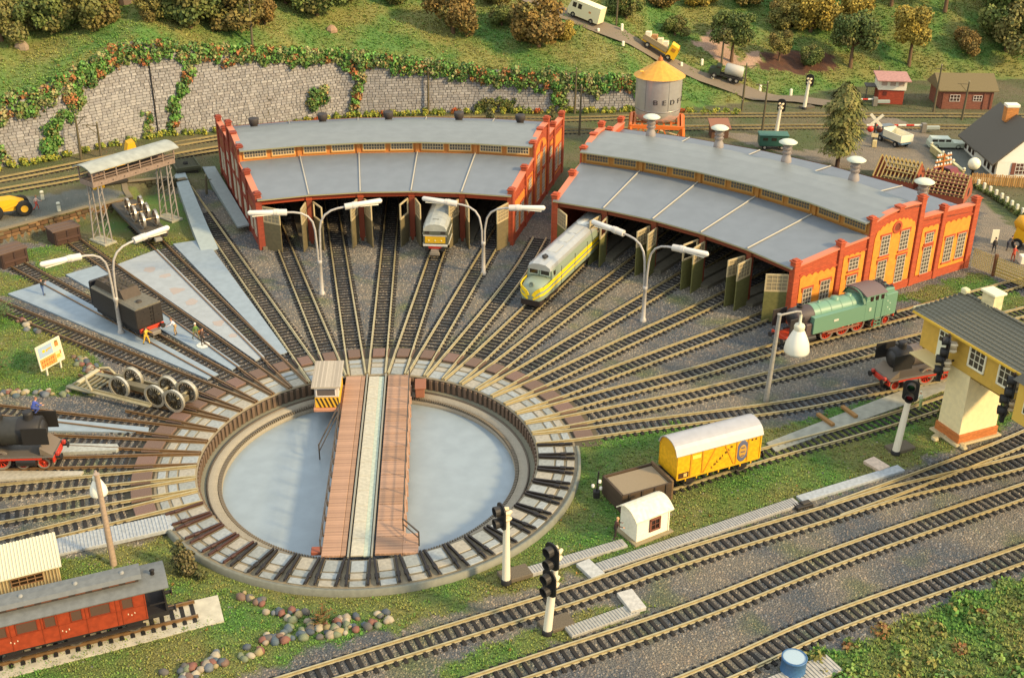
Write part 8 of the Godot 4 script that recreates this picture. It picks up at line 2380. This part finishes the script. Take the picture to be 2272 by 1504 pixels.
func build_front_details():
	ribbed("ribbed grey duct cover left of the tall front signal's heads", Vector2(12.1, 14.5), Vector2(19.4, 11.0), 0.85, "a6a49c", -0.08, 0.22)
	ribbed("long ribbed grey duct cover below the white hut", Vector2(17.3, 13.9), Vector2(32.8, 5.75), 0.95, "a3a29c", -0.05, 0.22)
	ribbed("smooth blue-grey duct cover before the signal tower", Vector2(33.1, 5.5), Vector2(42.1, 1.1), 0.85, "a2a9ac", -0.05, 0.0)
	ribbed("ribbed grey duct cover between the main lines, right of the tall signal", Vector2(14.9, 20.5), Vector2(19.5, 18.1), 1.0, "a6a49a", -0.08, 0.22)
	ribbed("ribbed grey grating in the bottom edge beside the blue barrel", Vector2(24.6, 26.4), Vector2(31.3, 22.9), 1.6, "b0aca0", -0.05, 0.26)
	ribbed("pale pinkish slab at the foot of the red-lens signal", Vector2(40.5, 0.0), Vector2(41.4, 1.4), 1.2, "cdb7a0", 0.02, 0.0, "concrete_slab", "loose pale slabs beside the main lines")
	ribbed("pale grey slab crossing the end of the duct, between the main lines", Vector2(19.6, 16.8), Vector2(20.4, 18.7), 1.15, "bdbab0", 0.12, 0.0, "concrete_slab", "loose pale slabs beside the main lines")
	ribbed("small pale grey slab below the white hut, at the end of the long duct", Vector2(16.9, 13.4), Vector2(17.9, 15.0), 1.1, "b5b6b0", 0.0, 0.0, "concrete_slab", "loose pale slabs beside the main lines")
	ribbed("wide corrugated grey strip leading to the turntable at the lower left", Vector2(-21.6, 11.5), Vector2(-13.9, 8.2), 2.0, "a9aeae", -0.1, 0.24, "corrugated_strip", "")
	var o: Node3D = plate("long grey-green concrete strip between the siding and the black locomotive's track", [[32.3, -2.2], [45.9, -11.0], [53.0, -15.2], [53.6, -13.6], [46.3, -9.0], [32.8, -0.9]], mt("99998a", 0.85, 0.0, "stain", 0.12), -0.36, -0.14, "concrete_strip", "")
	for q in [[37.5, -6.6, 38.4, -4.8], [39.9, -7.9, 40.7, -6.2]]:
		var st := S(); bar(st, Vector3(q[0], 0.0, q[1]), Vector3(q[2], 0.0, q[3]), 0.34, 0.24)
		tag(put("plank", st, mt("a97f48", 0.85, 0.0, "grain", 0.6)), "short brown plank lying on the concrete strip, " + ("nearer the yellow van" if q[0] < 39 else "nearer the signal tower"), "plank", "brown planks on the concrete strip")
	# slab bed of the coach track
	plate("pale cracked base slab under the red coach's short track", [[-8.3, 17.3], [-7.3, 19.9], [-12.4, 22.2], [-34, 31.5], [-36, 28.0], [-21.8, 22.6]], mt("c4bda6", 0.85, 0.0, "stain", 0.12), -0.6, -0.245, "base_slab", "")
	white_hut(); corrugated_hut(); end_block()
	# blue barrel
	var bl := thing("barrel", "blue metal barrel cut by the bottom edge of the picture", "barrel", Vector3(28.9, -0.1, 24.35))
	var st := S(); lathe(st, [Vector2(0.76, 0.0), Vector2(0.8, 0.05), Vector2(0.76, 0.1), Vector2(0.76, 0.95), Vector2(0.8, 1.0), Vector2(0.8, 1.08), Vector2(0.72, 1.12), Vector2(0.7, 1.04), Vector2(0.0, 1.05)], 20); put("drum", st, mt("3f6a94", 0.5, 0.1, "stain", 0.4), bl)
	st = S(); lathe(st, [Vector2(0.7, 1.055), Vector2(0.0, 1.07)], 20); put("lid", st, mt("9fb3bc", 0.5), bl)
	# wooden sleepers end blocks of the siding: hand lever
	var lv := thing("point_lever", "black point lever with small white knobs behind the dark end block", "point lever", Vector3(17.9, -0.3, 5.5))
	st = S(); bx(st, Vector3(0, 0.3, 0), Vector3(0.5, 0.6, 0.5), 0.05); put("stand", st, mt("201d1a", 0.7), lv)
	st = S(); tube(st, [Vector3(0, 0.5, 0), Vector3(0.1, 2.3, 0)], 0.07, 6); put("lever", st, mt("1d1b19", 0.6), lv)
	st = S(); 
	for q in [[0.3, 0.9], [-0.3, 1.1], [0.2, 1.5]]: lathe(st, [Vector2(0.12, -0.1), Vector2(0.12, 0.1), Vector2(0, 0.14)], 8, Transform3D(Basis.IDENTITY, Vector3(q[0], q[1], 0.1)))
	put("knob", st, mt("ddd6c8", 0.5), lv)
	# point motor beside the turnout
	var pmo := thing("point_motor", "black point motor beside the branching rails", "point motor", Vector3(33.4, -0.3, 6.6), 0.44)
	st = S(); bx(st, Vector3(0, 0.15, 0), Vector3(1.5, 0.25, 0.7), 0.04); put("case", st, mt("26231f", 0.7), pmo)
	st = S(); bx(st, Vector3(0.2, 0.32, 0), Vector3(0.7, 0.16, 0.4), 0.04); put("cover", st, mt("3a352e", 0.7), pmo)
	pebbles(); small_plants(); lush_plants()

func white_hut():
	var u := Vector3(0.85, 0, -0.53)
	var o := thing("white_hut", "small cream-white hut with curved roof and brown barred window", "hut", Vector3(21.1, -0.3, 9.75), yaw_of(u))
	var w := mt("efe9d2", 0.7, 0.0, "faint", 0.3)
	var st := S(); bx(st, Vector3(0, 0.06, 0), Vector3(3.5, 0.2, 2.6), 0.03); put("base", st, mt("8d8062", 0.85), o)
	st = S(); bx(st, Vector3(0, 1.1, 0), Vector3(2.9, 2.0, 2.0), 0.03); put("wall", st, w, o)
	var pr := []
	for i in 9:
		var t := -1.0 + i * 0.25
		pr.append(Vector2(t * 1.0, 2.05 + 0.5 * (1.0 - t * t)))
	var tr := Transform3D(Basis(Vector3(0, 0, -1), Vector3.UP, Vector3(1, 0, 0)), Vector3.ZERO)
	st = S(); prism(st, pr, -1.44, 1.44, tr); put("gable", st, w, o)
	var sh := []
	for i in 9:
		var t := -1.0 + i * 0.25
		sh.append(Vector2(t * 1.22, 2.06 + 0.62 * (1.0 - t * t)))
	for i in 9:
		var t := 1.0 - i * 0.25
		sh.append(Vector2(t * 1.2, 1.95 + 0.62 * (1.0 - t * t)))
	st = S(); prism(st, sh, -1.7, 1.7, tr); put("roof", st, mt("efe6c6", 0.65, 0.0, "stain", 0.3), o)
	add_window(o, Transform3D(Basis.IDENTITY, Vector3(0, 0, 1.0)), 0.15, 1.2, 0.75, 0.85, 0.03, 2, 2, mt("6a3f30", 0.6), mt("2a1c16", 0.2))
	st = S()
	for s in [-1, 1]: bx(st, Vector3(0.15 + s * 0.42, 1.2, 1.05), Vector3(0.14, 1.05, 0.1)); bx(st, Vector3(0.15, 1.2 + s * 0.47, 1.05), Vector3(0.98, 0.14, 0.1))
	put("window_surround", st, mt("7a4a38", 0.65), o)
	st = S(); bx(st, Vector3(1.42, 1.05, 1.02), Vector3(0.08, 1.9, 0.08)); put("corner_trim", st, mt("f0e8cc", 0.7), o)

func corrugated_hut():
	var u := Vector3(0.905, 0, -0.425)
	var o := thing("corrugated_hut", "cream corrugated iron hut with barred window behind the red coach", "hut", Vector3(-23.3, -0.3, 16.9), yaw_of(u))
	var st := S(); bx(st, Vector3(0, 0.9, 0), Vector3(8.0, 1.8, 2.6), 0.02); put("wall", st, mt("8f7d5e", 0.75), o)
	for i in 38:
		st = S(); bx(st, Vector3(-3.9 + i * 0.21, 0.9, 1.33), Vector3(0.1, 1.8, 0.08), 0.03); put("wall_rib", st, mt("b3a47c", 0.7), o)
	for i in 12:
		st = S(); bx(st, Vector3(4.02, 0.9, -1.2 + i * 0.21), Vector3(0.08, 1.8, 0.1), 0.03); put("wall_rib", st, mt("c0ae84", 0.7), o)
	st = S(); bx(st, Vector3(0, 0, 0), Vector3(8.5, 0.08, 3.3), 0.01, Transform3D(Basis(Vector3.RIGHT, 0.2), Vector3(0, 2.1, 0))); put("roof", st, mt("c9c4a8", 0.65), o)
	for i in 40:
		st = S(); bx(st, Vector3(-4.15 + i * 0.212, 0.07, 0), Vector3(0.11, 0.07, 3.3), 0.03, Transform3D(Basis(Vector3.RIGHT, 0.2), Vector3(0, 2.1, 0))); put("roof_rib", st, mt("d9d3b4", 0.6), o)
	add_window(o, Transform3D(Basis.IDENTITY, Vector3(0, 0, 1.37)), 2.0, 1.25, 2.0, 0.6, 0.03, 4, 2, mt("8a6a4c", 0.7), mt("2a2018", 0.2))

func end_block():
	var u := Vector3(0.905, 0, -0.425)
	var o := thing("siding_end_block", "dark planked end block filled with sand at the end of the siding", "buffer stop", Vector3(21.0, -0.3, 5.3), yaw_of(u))
	var wood := mt("4f4030", 0.85, 0.0, "plank", 0.7)
	var st := S()
	for s in [-1, 1]: bx(st, Vector3(0, 0.75, s * 1.45), Vector3(4.4, 1.6, 0.16), 0.02)
	bx(st, Vector3(-2.15, 0.75, 0), Vector3(0.16, 1.6, 3.0), 0.02); put("boarding", st, wood, o)
	st = S(); bx(st, Vector3(2.15, 0.8, 0), Vector3(0.2, 1.8, 3.1), 0.03); put("head_board", st, mt("7a6244", 0.85, 0.0, "plank", 0.7), o)
	st = S(); bx(st, Vector3(0, 0.85, 0), Vector3(4.1, 1.2, 2.7), 0.1); put("sand_fill", st, mt("a8977a", 0.95, 0.0, "fine", 0.6), o)
	st = S()
	for x in [-1.6, -0.5, 0.6, 1.6]: bx(st, Vector3(x, 0.75, 1.56), Vector3(0.16, 1.6, 0.1))
	put("upright", st, mt("3a2e22", 0.85), o)

func pebbles():
	var r := RandomNumberGenerator.new(); r.seed = 44
	var hexes := ["a89a82", "7f6554", "757b7e", "5a6a70", "b8ad94", "8a5c4c", "69655d", "7f8868", "a8986a", "535c64"]
	var names := ["tan", "reddish brown", "grey", "blue-grey", "cream", "brick red", "dark grey", "mossy green", "yellowish", "dark blue-grey"]
	var protos := []
	for i in 5:
		var st := S(); st.set_smooth_group(5); rock(st, Vector3.ZERO, Vector3(0.5, 0.36, 0.42), r)
		protos.append(mesh_of(st, mt(hexes[0], 0.7)))
	var bands := [[-6.8, 16.9, -3.4, 19.0, 0.45, 13, "upper stone arc below the turntable"], [-3.4, 19.0, -0.6, 19.3, 0.6, 10, "upper stone arc below the turntable"],
		[-9.3, 25.3, -5.6, 22.9, 0.75, 26, "stone bank along the front main line"], [-5.6, 22.9, -2.4, 21.0, 0.8, 26, "stone bank along the front main line"], [-2.4, 21.0, 0.4, 20.3, 0.85, 26, "stone bank along the front main line"], [0.2, 20.2, 2.8, 19.2, 0.85, 24, "stone bank along the front main line"],
		[-34.6, -9.9, -30.0, -9.9, 0.7, 26, "stone border in front of the advertising board"], [-30.0, -9.9, -26.0, -9.9, 0.55, 16, "stone border in front of the advertising board"],
		[-30.0, -17.0, -27.2, -14.6, 0.65, 15, "stone border right of the advertising board"], [-27.2, -14.6, -24.9, -11.8, 0.6, 14, "stone border right of the advertising board"], [-37.8, -25.0, -34.4, -21.5, 0.6, 11, "stone patch above the advertising board"]]
	for b in bands:
		for i in b[5]:
			var t := r.randf()
			var x: float = lerpf(b[0], b[2], t) + r.randf_range(-1, 1) * b[4]; var z: float = lerpf(b[1], b[3], t) + r.randf_range(-1, 1) * b[4]
			var c := r.randi() % 10
			var s := r.randf_range(0.42, 0.85)
			var bs := Basis(Vector3.UP, r.randf() * TAU) * Basis(Vector3.RIGHT, r.randf_range(-0.4, 0.4))
			var o := inst("pebble", protos[r.randi() % 5], self, Transform3D(bs.scaled(Vector3(s, s, s)), Vector3(x, ground_h(x, z) + 0.08 * s + r.randf() * 0.06, z)), mt(hexes[c], 0.7, 0.0, "grain", 0.6))
			tag(o, "%s rounded %s in the %s" % [names[c], "stone" if s > 0.64 else "pebble", b[6]], "stone", "%s stones of the %s" % [names[c], b[6]])

func plant(label: String, at: Vector3, h: float, w: float, n: int, cols: Array, sd: int, called := "shrub") -> Node3D:
	# blades rising and arching outwards
	var r := RandomNumberGenerator.new(); r.seed = sd
	var o := thing(called, label, "plant", at)
	var st := S()
	for i in n:
		var a := r.randf() * TAU; var d := Vector3(cos(a), 0, sin(a)); var side := Vector3(-d.z, 0, d.x)
		var hh := h * r.randf_range(0.5, 1.0); var ww := w * r.randf_range(0.4, 1.0)
		var c: Color = cols[r.randi() % cols.size()]
		var prev := Vector3.ZERO
		for k in range(1, 4):
			var f := k / 3.0
			var p := d * ww * f + Vector3(0, hh * (1.0 - pow(1.0 - f, 1.8)) - 0.25 * hh * f * f, 0)
			var bw := 0.07 * (1.2 - f)
			st.set_color(Color(c.r * (0.8 + 0.3 * f), c.g * (0.8 + 0.3 * f), c.b))
			quad(st, prev - side * bw, prev + side * bw, p + side * bw * 0.7, p - side * bw * 0.7)
			for m in 2:
				var q := prev.lerp(p, 0.5 + 0.4 * m)
				var e := (side * (1 if m else -1) + d * 0.3).normalized() * 0.28
				tri(st, q, q + e + Vector3(0, 0.06, 0), q + d * 0.1)
			prev = p
	put("foliage", st, leaf_mat(), o)
	st = S(); tube(st, [Vector3(0, -0.1, 0), Vector3(0.02, h * 0.4, 0)], 0.06, 6); put("stem", st, mt("5a4630", 0.9), o)
	return o

func small_plants():
	var conifer := [Color(0.085, 0.095, 0.03), Color(0.12, 0.115, 0.04), Color(0.06, 0.075, 0.03), Color(0.15, 0.12, 0.05)]
	var r := RandomNumberGenerator.new(); r.seed = 91
	var o := thing("small_conifer", "small bushy conifer beside the red coach's end, by the turntable rim", "plant", Vector3(-11.4, -0.4, 14.4))
	var st := S()
	leaves(st, [[Vector3(0, 0.5, 0), 0.85], [Vector3(0.2, 1.1, 0), 0.7], [Vector3(-0.1, 1.7, 0), 0.5], [Vector3(0, 2.25, 0), 0.28], [Vector3(0.6, 0.4, 0.4), 0.6], [Vector3(1.4, 0.1, 0.7), 0.45]], 1500, 0.13, conifer, r); put("foliage", st, leaf_mat(), o)
	st = S(); tube(st, [Vector3(0, -0.1, 0), Vector3(0, 1.6, 0)], [0.1, 0.05], 6); put("stem", st, mt("5a4630", 0.9), o)
	plant("small dark upright plant among the stones below the turntable", Vector3(-0.9, -0.55, 20.0), 1.7, 0.8, 60, [Color(0.06, 0.09, 0.03), Color(0.11, 0.13, 0.035), Color(0.2, 0.09, 0.03)], 5)
	plant("feathery green plant at the left edge above the advertising board", Vector3(-39.4, -0.3, -24.0), 2.4, 2.2, 110, [Color(0.07, 0.14, 0.035), Color(0.12, 0.18, 0.05), Color(0.15, 0.14, 0.05)], 6, "fern")
	plant("feathery green plant at the left edge below the first, beside the advertising board", Vector3(-35.2, -0.3, -12.8), 2.2, 2.0, 110, [Color(0.06, 0.15, 0.03), Color(0.11, 0.2, 0.045), Color(0.14, 0.12, 0.04)], 7, "fern")
	# two little spruces behind the left roundhouse
	for q in [[8.0, -86.0, 4.2, "small dark spruce behind the left roundhouse roof, beside a ventilator"], [17.0, -85.0, 4.0, "small dark spruce behind the right end of the left roundhouse roof"]]:
		o = thing("spruce", q[3], "tree", Vector3(q[0], -0.3, q[1]), 0.0, "small spruces behind the left roundhouse")
		st = S()
		var bl := []
		for i in 9:
			var f := i / 8.0
			bl.append([Vector3(r.randf_range(-0.15, 0.15), 0.9 + q[2] * f * 0.95, r.randf_range(-0.15, 0.15)), lerpf(1.25, 0.18, f)])
		leaves(st, bl, 1500, 0.16, SPRUCE, r, 0.6); put("crown", st, leaf_mat(), o)
		st = S(); tube(st, [Vector3.ZERO, Vector3(0, q[2], 0)], [0.15, 0.05], 6); put("trunk", st, mt("4a3a2c", 0.9), o)

func lush_plants():
	# leafy growth in the lower right corner and beneath the signal tower: a tangle nobody could count
	var r := RandomNumberGenerator.new(); r.seed = 15
	var blobs := []
	for i in 240:
		var x := r.randf_range(30, 58); var z := r.randf_range(13, 30)
		if not Geometry2D.is_point_in_polygon(Vector2(x, z), zones[2][1]): continue
		blobs.append([Vector3(x, ground_h(x, z) + 0.1, z), r.randf_range(0.3, 0.75)])
	var st := S()
	leaves(st, blobs, 9000, 0.17, [Color(0.10, 0.24, 0.04), Color(0.16, 0.26, 0.05), Color(0.22, 0.20, 0.05), Color(0.30, 0.13, 0.05), Color(0.13, 0.19, 0.05), Color(0.2, 0.3, 0.1)], r, 0.7)
	tag(put("undergrowth", st, leaf_mat()), "tangled bright green and reddish leafy growth in the lower right corner", "undergrowth", "", "stuff")
	blobs = []
	for i in 130:
		var x := r.randf_range(48, 60); var z := r.randf_range(-13, -4)
		if absf(z + 1.2 + (x - 48.0) * 0.65 + 4.8) > 2.6: continue
		blobs.append([Vector3(x, ground_h(x, z) + 0.1, z), r.randf_range(0.3, 0.6)])
	st = S()
	leaves(st, blobs, 5000, 0.16, [Color(0.16, 0.20, 0.05), Color(0.22, 0.22, 0.07), Color(0.10, 0.15, 0.04)], r, 0.7)
	tag(put("undergrowth", st, leaf_mat()), "low weedy growth between the tracks below the signal tower", "undergrowth", "", "stuff")

# ---------------------------------------------------------------- people
func cap_d(p: Vector3, a: Vector3, b: Vector3, ra: float, rb: float) -> float:
	var ab := b - a
	var t := clampf((p - a).dot(ab) / maxf(ab.length_squared(), 1e-8), 0.0, 1.0)
	return p.distance_to(a + ab * t) - lerpf(ra, rb, t)

# one continuous skin round tapered bones [a, b, ra, rb, colour] by surface nets
func skin(st: SurfaceTool, bones: Array, cell: float, blend: float):
	var lo := Vector3(1e9, 1e9, 1e9); var hi := -lo
	for b in bones:
		for q in [[b[0], b[2]], [b[1], b[3]]]:
			lo = lo.min(q[0] - Vector3.ONE * (q[1] + cell * 2)); hi = hi.max(q[0] + Vector3.ONE * (q[1] + cell * 2))
	var n := Vector3i(((hi - lo) / cell).ceil()) + Vector3i.ONE
	var f := PackedFloat32Array(); f.resize(n.x * n.y * n.z); f.fill(1.0)
	for b in bones:
		var m: float = maxf(b[2], b[3]) + cell * 2.5 + blend
		var bl: Vector3 = (b[0] as Vector3).min(b[1]) - Vector3.ONE * m; var bh: Vector3 = (b[0] as Vector3).max(b[1]) + Vector3.ONE * m
		var i0 := Vector3i(((bl - lo) / cell).floor()).clamp(Vector3i.ZERO, n - Vector3i.ONE); var i1 := Vector3i(((bh - lo) / cell).ceil()).clamp(Vector3i.ZERO, n - Vector3i.ONE)
		for z in range(i0.z, i1.z + 1):
			for y in range(i0.y, i1.y + 1):
				for x in range(i0.x, i1.x + 1):
					var k := (z * n.y + y) * n.x + x
					var d := cap_d(lo + Vector3(x, y, z) * cell, b[0], b[1], b[2], b[3])
					var e := f[k]
					var h := clampf(0.5 + 0.5 * (e - d) / blend, 0.0, 1.0)
					f[k] = lerpf(e, d, h) - blend * h * (1.0 - h)
	var vid := {}
	var cube := [Vector3i(0, 0, 0), Vector3i(1, 0, 0), Vector3i(0, 1, 0), Vector3i(1, 1, 0), Vector3i(0, 0, 1), Vector3i(1, 0, 1), Vector3i(0, 1, 1), Vector3i(1, 1, 1)]
	var edges := [[0, 1], [2, 3], [4, 5], [6, 7], [0, 2], [1, 3], [4, 6], [5, 7], [0, 4], [1, 5], [2, 6], [3, 7]]
	for z in n.z - 1:
		for y in n.y - 1:
			for x in n.x - 1:
				var v := []
				var neg := 0
				for c in cube:
					var d := f[((z + c.z) * n.y + y + c.y) * n.x + x + c.x]
					v.append(d)
					if d < 0.0: neg += 1
				if neg == 0 or neg == 8: continue
				var s := Vector3.ZERO; var cnt := 0
				for e in edges:
					var a: float = v[e[0]]; var b: float = v[e[1]]
					if (a < 0.0) != (b < 0.0):
						s += Vector3(cube[e[0]]).lerp(Vector3(cube[e[1]]), a / (a - b)); cnt += 1
				vid[Vector3i(x, y, z)] = lo + (Vector3(x, y, z) + s / cnt) * cell
	st.set_smooth_group(6)
	var colour_at := func(p: Vector3) -> Color:
		var best := 1e9; var c := Color.WHITE
		for b in bones:
			var d := cap_d(p, b[0], b[1], b[2], b[3])
			if d < best: best = d; c = b[4]
		return c
	for cellk in vid:
		var q: Vector3i = cellk
		var base := f[(q.z * n.y + q.y) * n.x + q.x]
		for ax in 3:
			var step := Vector3i.ZERO; step[ax] = 1
			var o := q + step
			if o.x >= n.x or o.y >= n.y or o.z >= n.z: continue
			var other := f[(o.z * n.y + o.y) * n.x + o.x]
			if (base < 0.0) == (other < 0.0): continue
			var u := Vector3i.ZERO; u[(ax + 1) % 3] = 1
			var w := Vector3i.ZERO; w[(ax + 2) % 3] = 1
			if not (vid.has(q - u) and vid.has(q - w) and vid.has(q - u - w)): continue
			var quadv := [vid[q - u - w], vid[q - w], vid[q], vid[q - u]]
			if base >= 0.0: quadv.reverse()
			for i in [0, 1, 2, 0, 2, 3]: pass
			for t3 in [[0, 1, 2], [0, 2, 3]]:
				for k in [t3[0], t3[2], t3[1]]:
					st.set_color(colour_at.call(quadv[k])); st.add_vertex(quadv[k])
	st.set_smooth_group(-1)

func col(hex: String) -> Color: return Color.html(hex).srgb_to_linear()

# pose keys: lean (forward tilt), legs [[hip->knee angle, knee bend] x2], arms [[swing, elbow, spread] x2]; figure looks along +x
func person(label: String, at: Vector3, turn: float, shirt: String, trousers: String, hair: String, pose: Dictionary, group := "") -> Node3D:
	var o := thing("person", label, "person", at, turn, group)
	var c_skin := col("d8a585"); var cs := col(shirt); var ct := col(trousers); var ch := col(hair)
	var lean: float = pose.get("lean", 0.0)
	var hip_h: float = pose.get("hip", 0.92)
	var hip := Vector3(0, hip_h, 0)
	var up := Vector3(sin(lean), cos(lean), 0); var fw := Vector3(cos(lean), -sin(lean), 0)
	var chest := hip + up * 0.42; var neck := hip + up * 0.58
	var nod: float = pose.get("nod", lean * 0.6)
	var hu := Vector3(sin(nod), cos(nod), 0); var hf := Vector3(cos(nod), -sin(nod), 0)
	var head := neck + hu * 0.19
	var b := [[hip, hip + up * 0.2, 0.155, 0.15, ct], [hip + up * 0.22, chest, 0.15, 0.165, cs], [chest, neck - up * 0.05, 0.16, 0.09, cs], [neck - up * 0.04, head - hu * 0.06, 0.06, 0.06, c_skin],
		[head - hu * 0.02 + hf * 0.01, head + hu * 0.03, 0.095, 0.1, c_skin], [head + hu * 0.055 - hf * 0.025, head + hu * 0.06, 0.105, 0.1, ch], [head + hf * 0.1 - hu * 0.01, head + hf * 0.115 - hu * 0.03, 0.018, 0.022, c_skin]]
	var st := S()
	for s in [0, 1]:
		var sg := 1.0 if s else -1.0
		var z := Vector3(0, 0, 0.1 * sg)
		var lg: Array = pose.get("legs", [[0.0, 0.0], [0.0, 0.0]])[s]
		var knee := hip + z + Vector3(sin(lg[0]), -cos(lg[0]), 0.1 * sg) * 0.44
		var a2: float = lg[0] - lg[1]
		var ankle := knee + Vector3(sin(a2), -cos(a2), 0.02 * sg) * 0.42
		b.append([hip + z, knee, 0.098, 0.07, ct]); b.append([knee, ankle, 0.068, 0.048, ct])
		b.append([ankle - Vector3(0.03, 0.03, 0), ankle + Vector3(0.17, -0.045, 0.02 * sg), 0.05, 0.042, col("2a2420")])
		var ar: Array = pose.get("arms", [[0.0, 0.2, 0.1], [0.0, 0.2, 0.1]])[s]
		var sh := chest + up * 0.08 + Vector3(0, 0, 0.2 * sg)
		var aa: float = ar[0] + lean * 0.0
		var el := sh + Vector3(sin(aa), -cos(aa), ar[2] * sg).normalized() * 0.29
		var ab: float = aa + ar[1]
		var dirw := Vector3(sin(ab), -cos(ab), ar[2] * 0.3 * sg).normalized()
		var wr := el + dirw * 0.25
		b.append([sh - Vector3(0, 0, 0.08 * sg), el, 0.068, 0.05, cs]); b.append([el, wr, 0.05, 0.036, cs])
		b.append([wr, wr + dirw * 0.075, 0.036, 0.04, c_skin])
		# four fingers and a thumb
		var across := dirw.cross(Vector3(0, 0, 1))
		if across.length() < 0.2: across = Vector3(0, 1, 0)
		across = across.normalized()
		st.set_color(c_skin)
		var curl := Vector3(0, 0, -0.5 * sg)
		for i in 4:
			var r0 := wr + dirw * 0.1 + across * (i - 1.5) * 0.021
			var l: float = [0.065, 0.075, 0.07, 0.052][i]
			tube(st, [r0, r0 + dirw * l * 0.55, r0 + (dirw + curl * 0.6).normalized() * l], [0.011, 0.01, 0.008], 5)
		var th := wr + dirw * 0.05 + across * 0.036
		tube(st, [th, th + (across + dirw).normalized() * 0.035, th + (across * 0.5 + dirw).normalized() * 0.06], [0.012, 0.011, 0.009], 5)
		# ear
		b.append([head + Vector3(0, 0, 0.098 * sg) - hu * 0.01, head + Vector3(0, 0, 0.1 * sg) + hu * 0.02, 0.018, 0.02, c_skin])
	skin(st, b, 0.045, 0.03)
	put("body", st, vmat(0.75), o)
	st = S()
	for s in [-1, 1]: bx(st, head + hf * 0.098 + hu * 0.005 + Vector3(0, 0, 0.036 * s), Vector3(0.016, 0.016, 0.03))
	put("eye", st, mt("2a201c", 0.4), o)
	st = S(); bx(st, head + hf * 0.094 - hu * 0.062, Vector3(0.014, 0.012, 0.05)); put("mouth", st, mt("9a4a40", 0.6), o)
	return o

func build_people():
	var g := -0.12
	person("man in dark shirt and blue trousers looking up, alone on the long grey strip", Vector3(-36.8, g, -29.9), 0.4, "3a3834", "4a5f86", "4a2f22", {"arms": [[0.5, 1.7, 0.25], [0.3, 1.9, 0.3]], "nod": -0.2})
	person("worker in yellow overalls beside the tender's red buffer beam", Vector3(-23.2, g, -19.1), -0.4, "d8aa34", "d8aa34", "3a2c20", {"lean": 0.25, "legs": [[0.45, 0.35], [-0.2, 0.2]], "arms": [[0.9, 0.5, 0.2], [0.7, 0.6, 0.2]]})
	person("worker in pale shirt and tan trousers stooping at the tender's corner", Vector3(-20.9, g, -21.1), PI + 0.2, "c9c6cc", "a88a5c", "7a4a30", {"lean": 0.5, "legs": [[0.3, 0.5], [0.1, 0.3]], "arms": [[0.8, 0.5, 0.2], [0.7, 0.4, 0.2]]})
	person("white-haired person in a green coat on the second paved wedge", Vector3(-18.7, g, -20.0), -0.7, "5f7f3c", "6a6a50", "d8d4c4", {"lean": 0.1, "legs": [[0.4, 0.2], [-0.35, 0.2]], "arms": [[0.4, 0.3, 0.1], [-0.3, 0.3, 0.1]]})
	var p := person("dark-clothed person with a brown pack, standing on a white base", Vector3(-17.8, g + 0.05, -18.9), -0.5, "4a3a34", "33302e", "2c241e", {"lean": 0.15, "arms": [[0.5, 0.9, 0.2], [0.4, 0.9, 0.2]]})
	var st := S(); bx(st, Vector3(-0.24, 1.25, 0.0), Vector3(0.26, 0.44, 0.36), 0.09); put("backpack", st, mt("a8642c", 0.8), p)
	st = S(); lathe(st, [Vector2(0.62, 0.0), Vector2(0.62, 0.05), Vector2(0.0, 0.055)], 16, Transform3D(Basis.IDENTITY, Vector3(0, -0.05, 0)), false); put("base", st, mt("d8d6c8", 0.6), p)
	person("person in a blue jacket crouching on the black locomotive's boiler", Vector3(-26.0, 4.0, 0.6), 0.6, "3f52a4", "3a4a8a", "8a5a40", {"hip": 0.42, "lean": 0.5, "legs": [[1.3, 2.2], [1.2, 2.1]], "arms": [[0.6, 0.5, 0.2], [0.7, 0.6, 0.2]]}, "")
	person("girl in a red skirt running on the raised road at the left", Vector3(-44.6, 1.3, -50.4), 0.9, "d8b8a4", "c2503c", "9a6a44", {"lean": 0.15, "legs": [[0.6, 0.5], [-0.5, 0.5]], "arms": [[-0.6, 0.5, 0.2], [0.6, 0.7, 0.2]]})
	person("person in dark clothes standing by the white hut's corner", Vector3(18.9, -0.05, 11.0), 0.2, "4a3428", "2c2620", "c99a6a", {"lean": 0.2, "arms": [[0.6, 0.7, 0.2], [0.5, 0.7, 0.2]], "legs": [[0.2, 0.2], [-0.1, 0.1]]})
	person("figure in pale green and white standing by the black locomotive's wheels", Vector3(46.5, g, -7.6), 2.4, "d9dcc0", "9aa870", "d8d2b4", {"lean": 0.2, "arms": [[0.6, 0.6, 0.2], [0.3, 0.5, 0.2]]})
	p = person("man in dark clothes before a white board behind the lattice fence", Vector3(65.7, -0.3, -43.1), 1.2, "4a463e", "33363a", "3a2c22", {"legs": [[0.2, 0.1], [-0.2, 0.2]]})
	st = S(); bx(st, Vector3(0, 0.8, 0), Vector3(0.8, 1.6, 0.08), 0.02)
	var bd := put("notice_board", st, mt("e0dcc0", 0.7), self, Vector3(66.0, 0.4, -44.2)); tag(bd, "white upright board behind the dark-clothed man at the right edge", "board")
	person("man in dark suit bending forward behind the lattice fence", Vector3(67.5, -0.3, -43.8), 0.4, "3a3a3e", "3a3a40", "3a2c22", {"lean": 0.7, "legs": [[0.2, 0.2], [-0.25, 0.2]], "arms": [[0.7, 0.3, 0.2], [0.5, 0.3, 0.2]]})
	person("worker in red-orange overalls beside a pale block at the right edge", Vector3(66.9, -0.3, -40.6), 0.9, "b8442c", "b04a2e", "c8a078", {"lean": 0.35, "arms": [[0.8, 0.4, 0.2], [0.6, 0.4, 0.2]]})
	st = S(); bx(st, Vector3.ZERO, Vector3(1.3, 1.0, 0.9), 0.08)
	tag(put("pale_block", st, mt("e6dfc8", 0.7), self, Vector3(68.0, 0.2, -40.0)), "pale block beside the worker in red-orange overalls", "block")
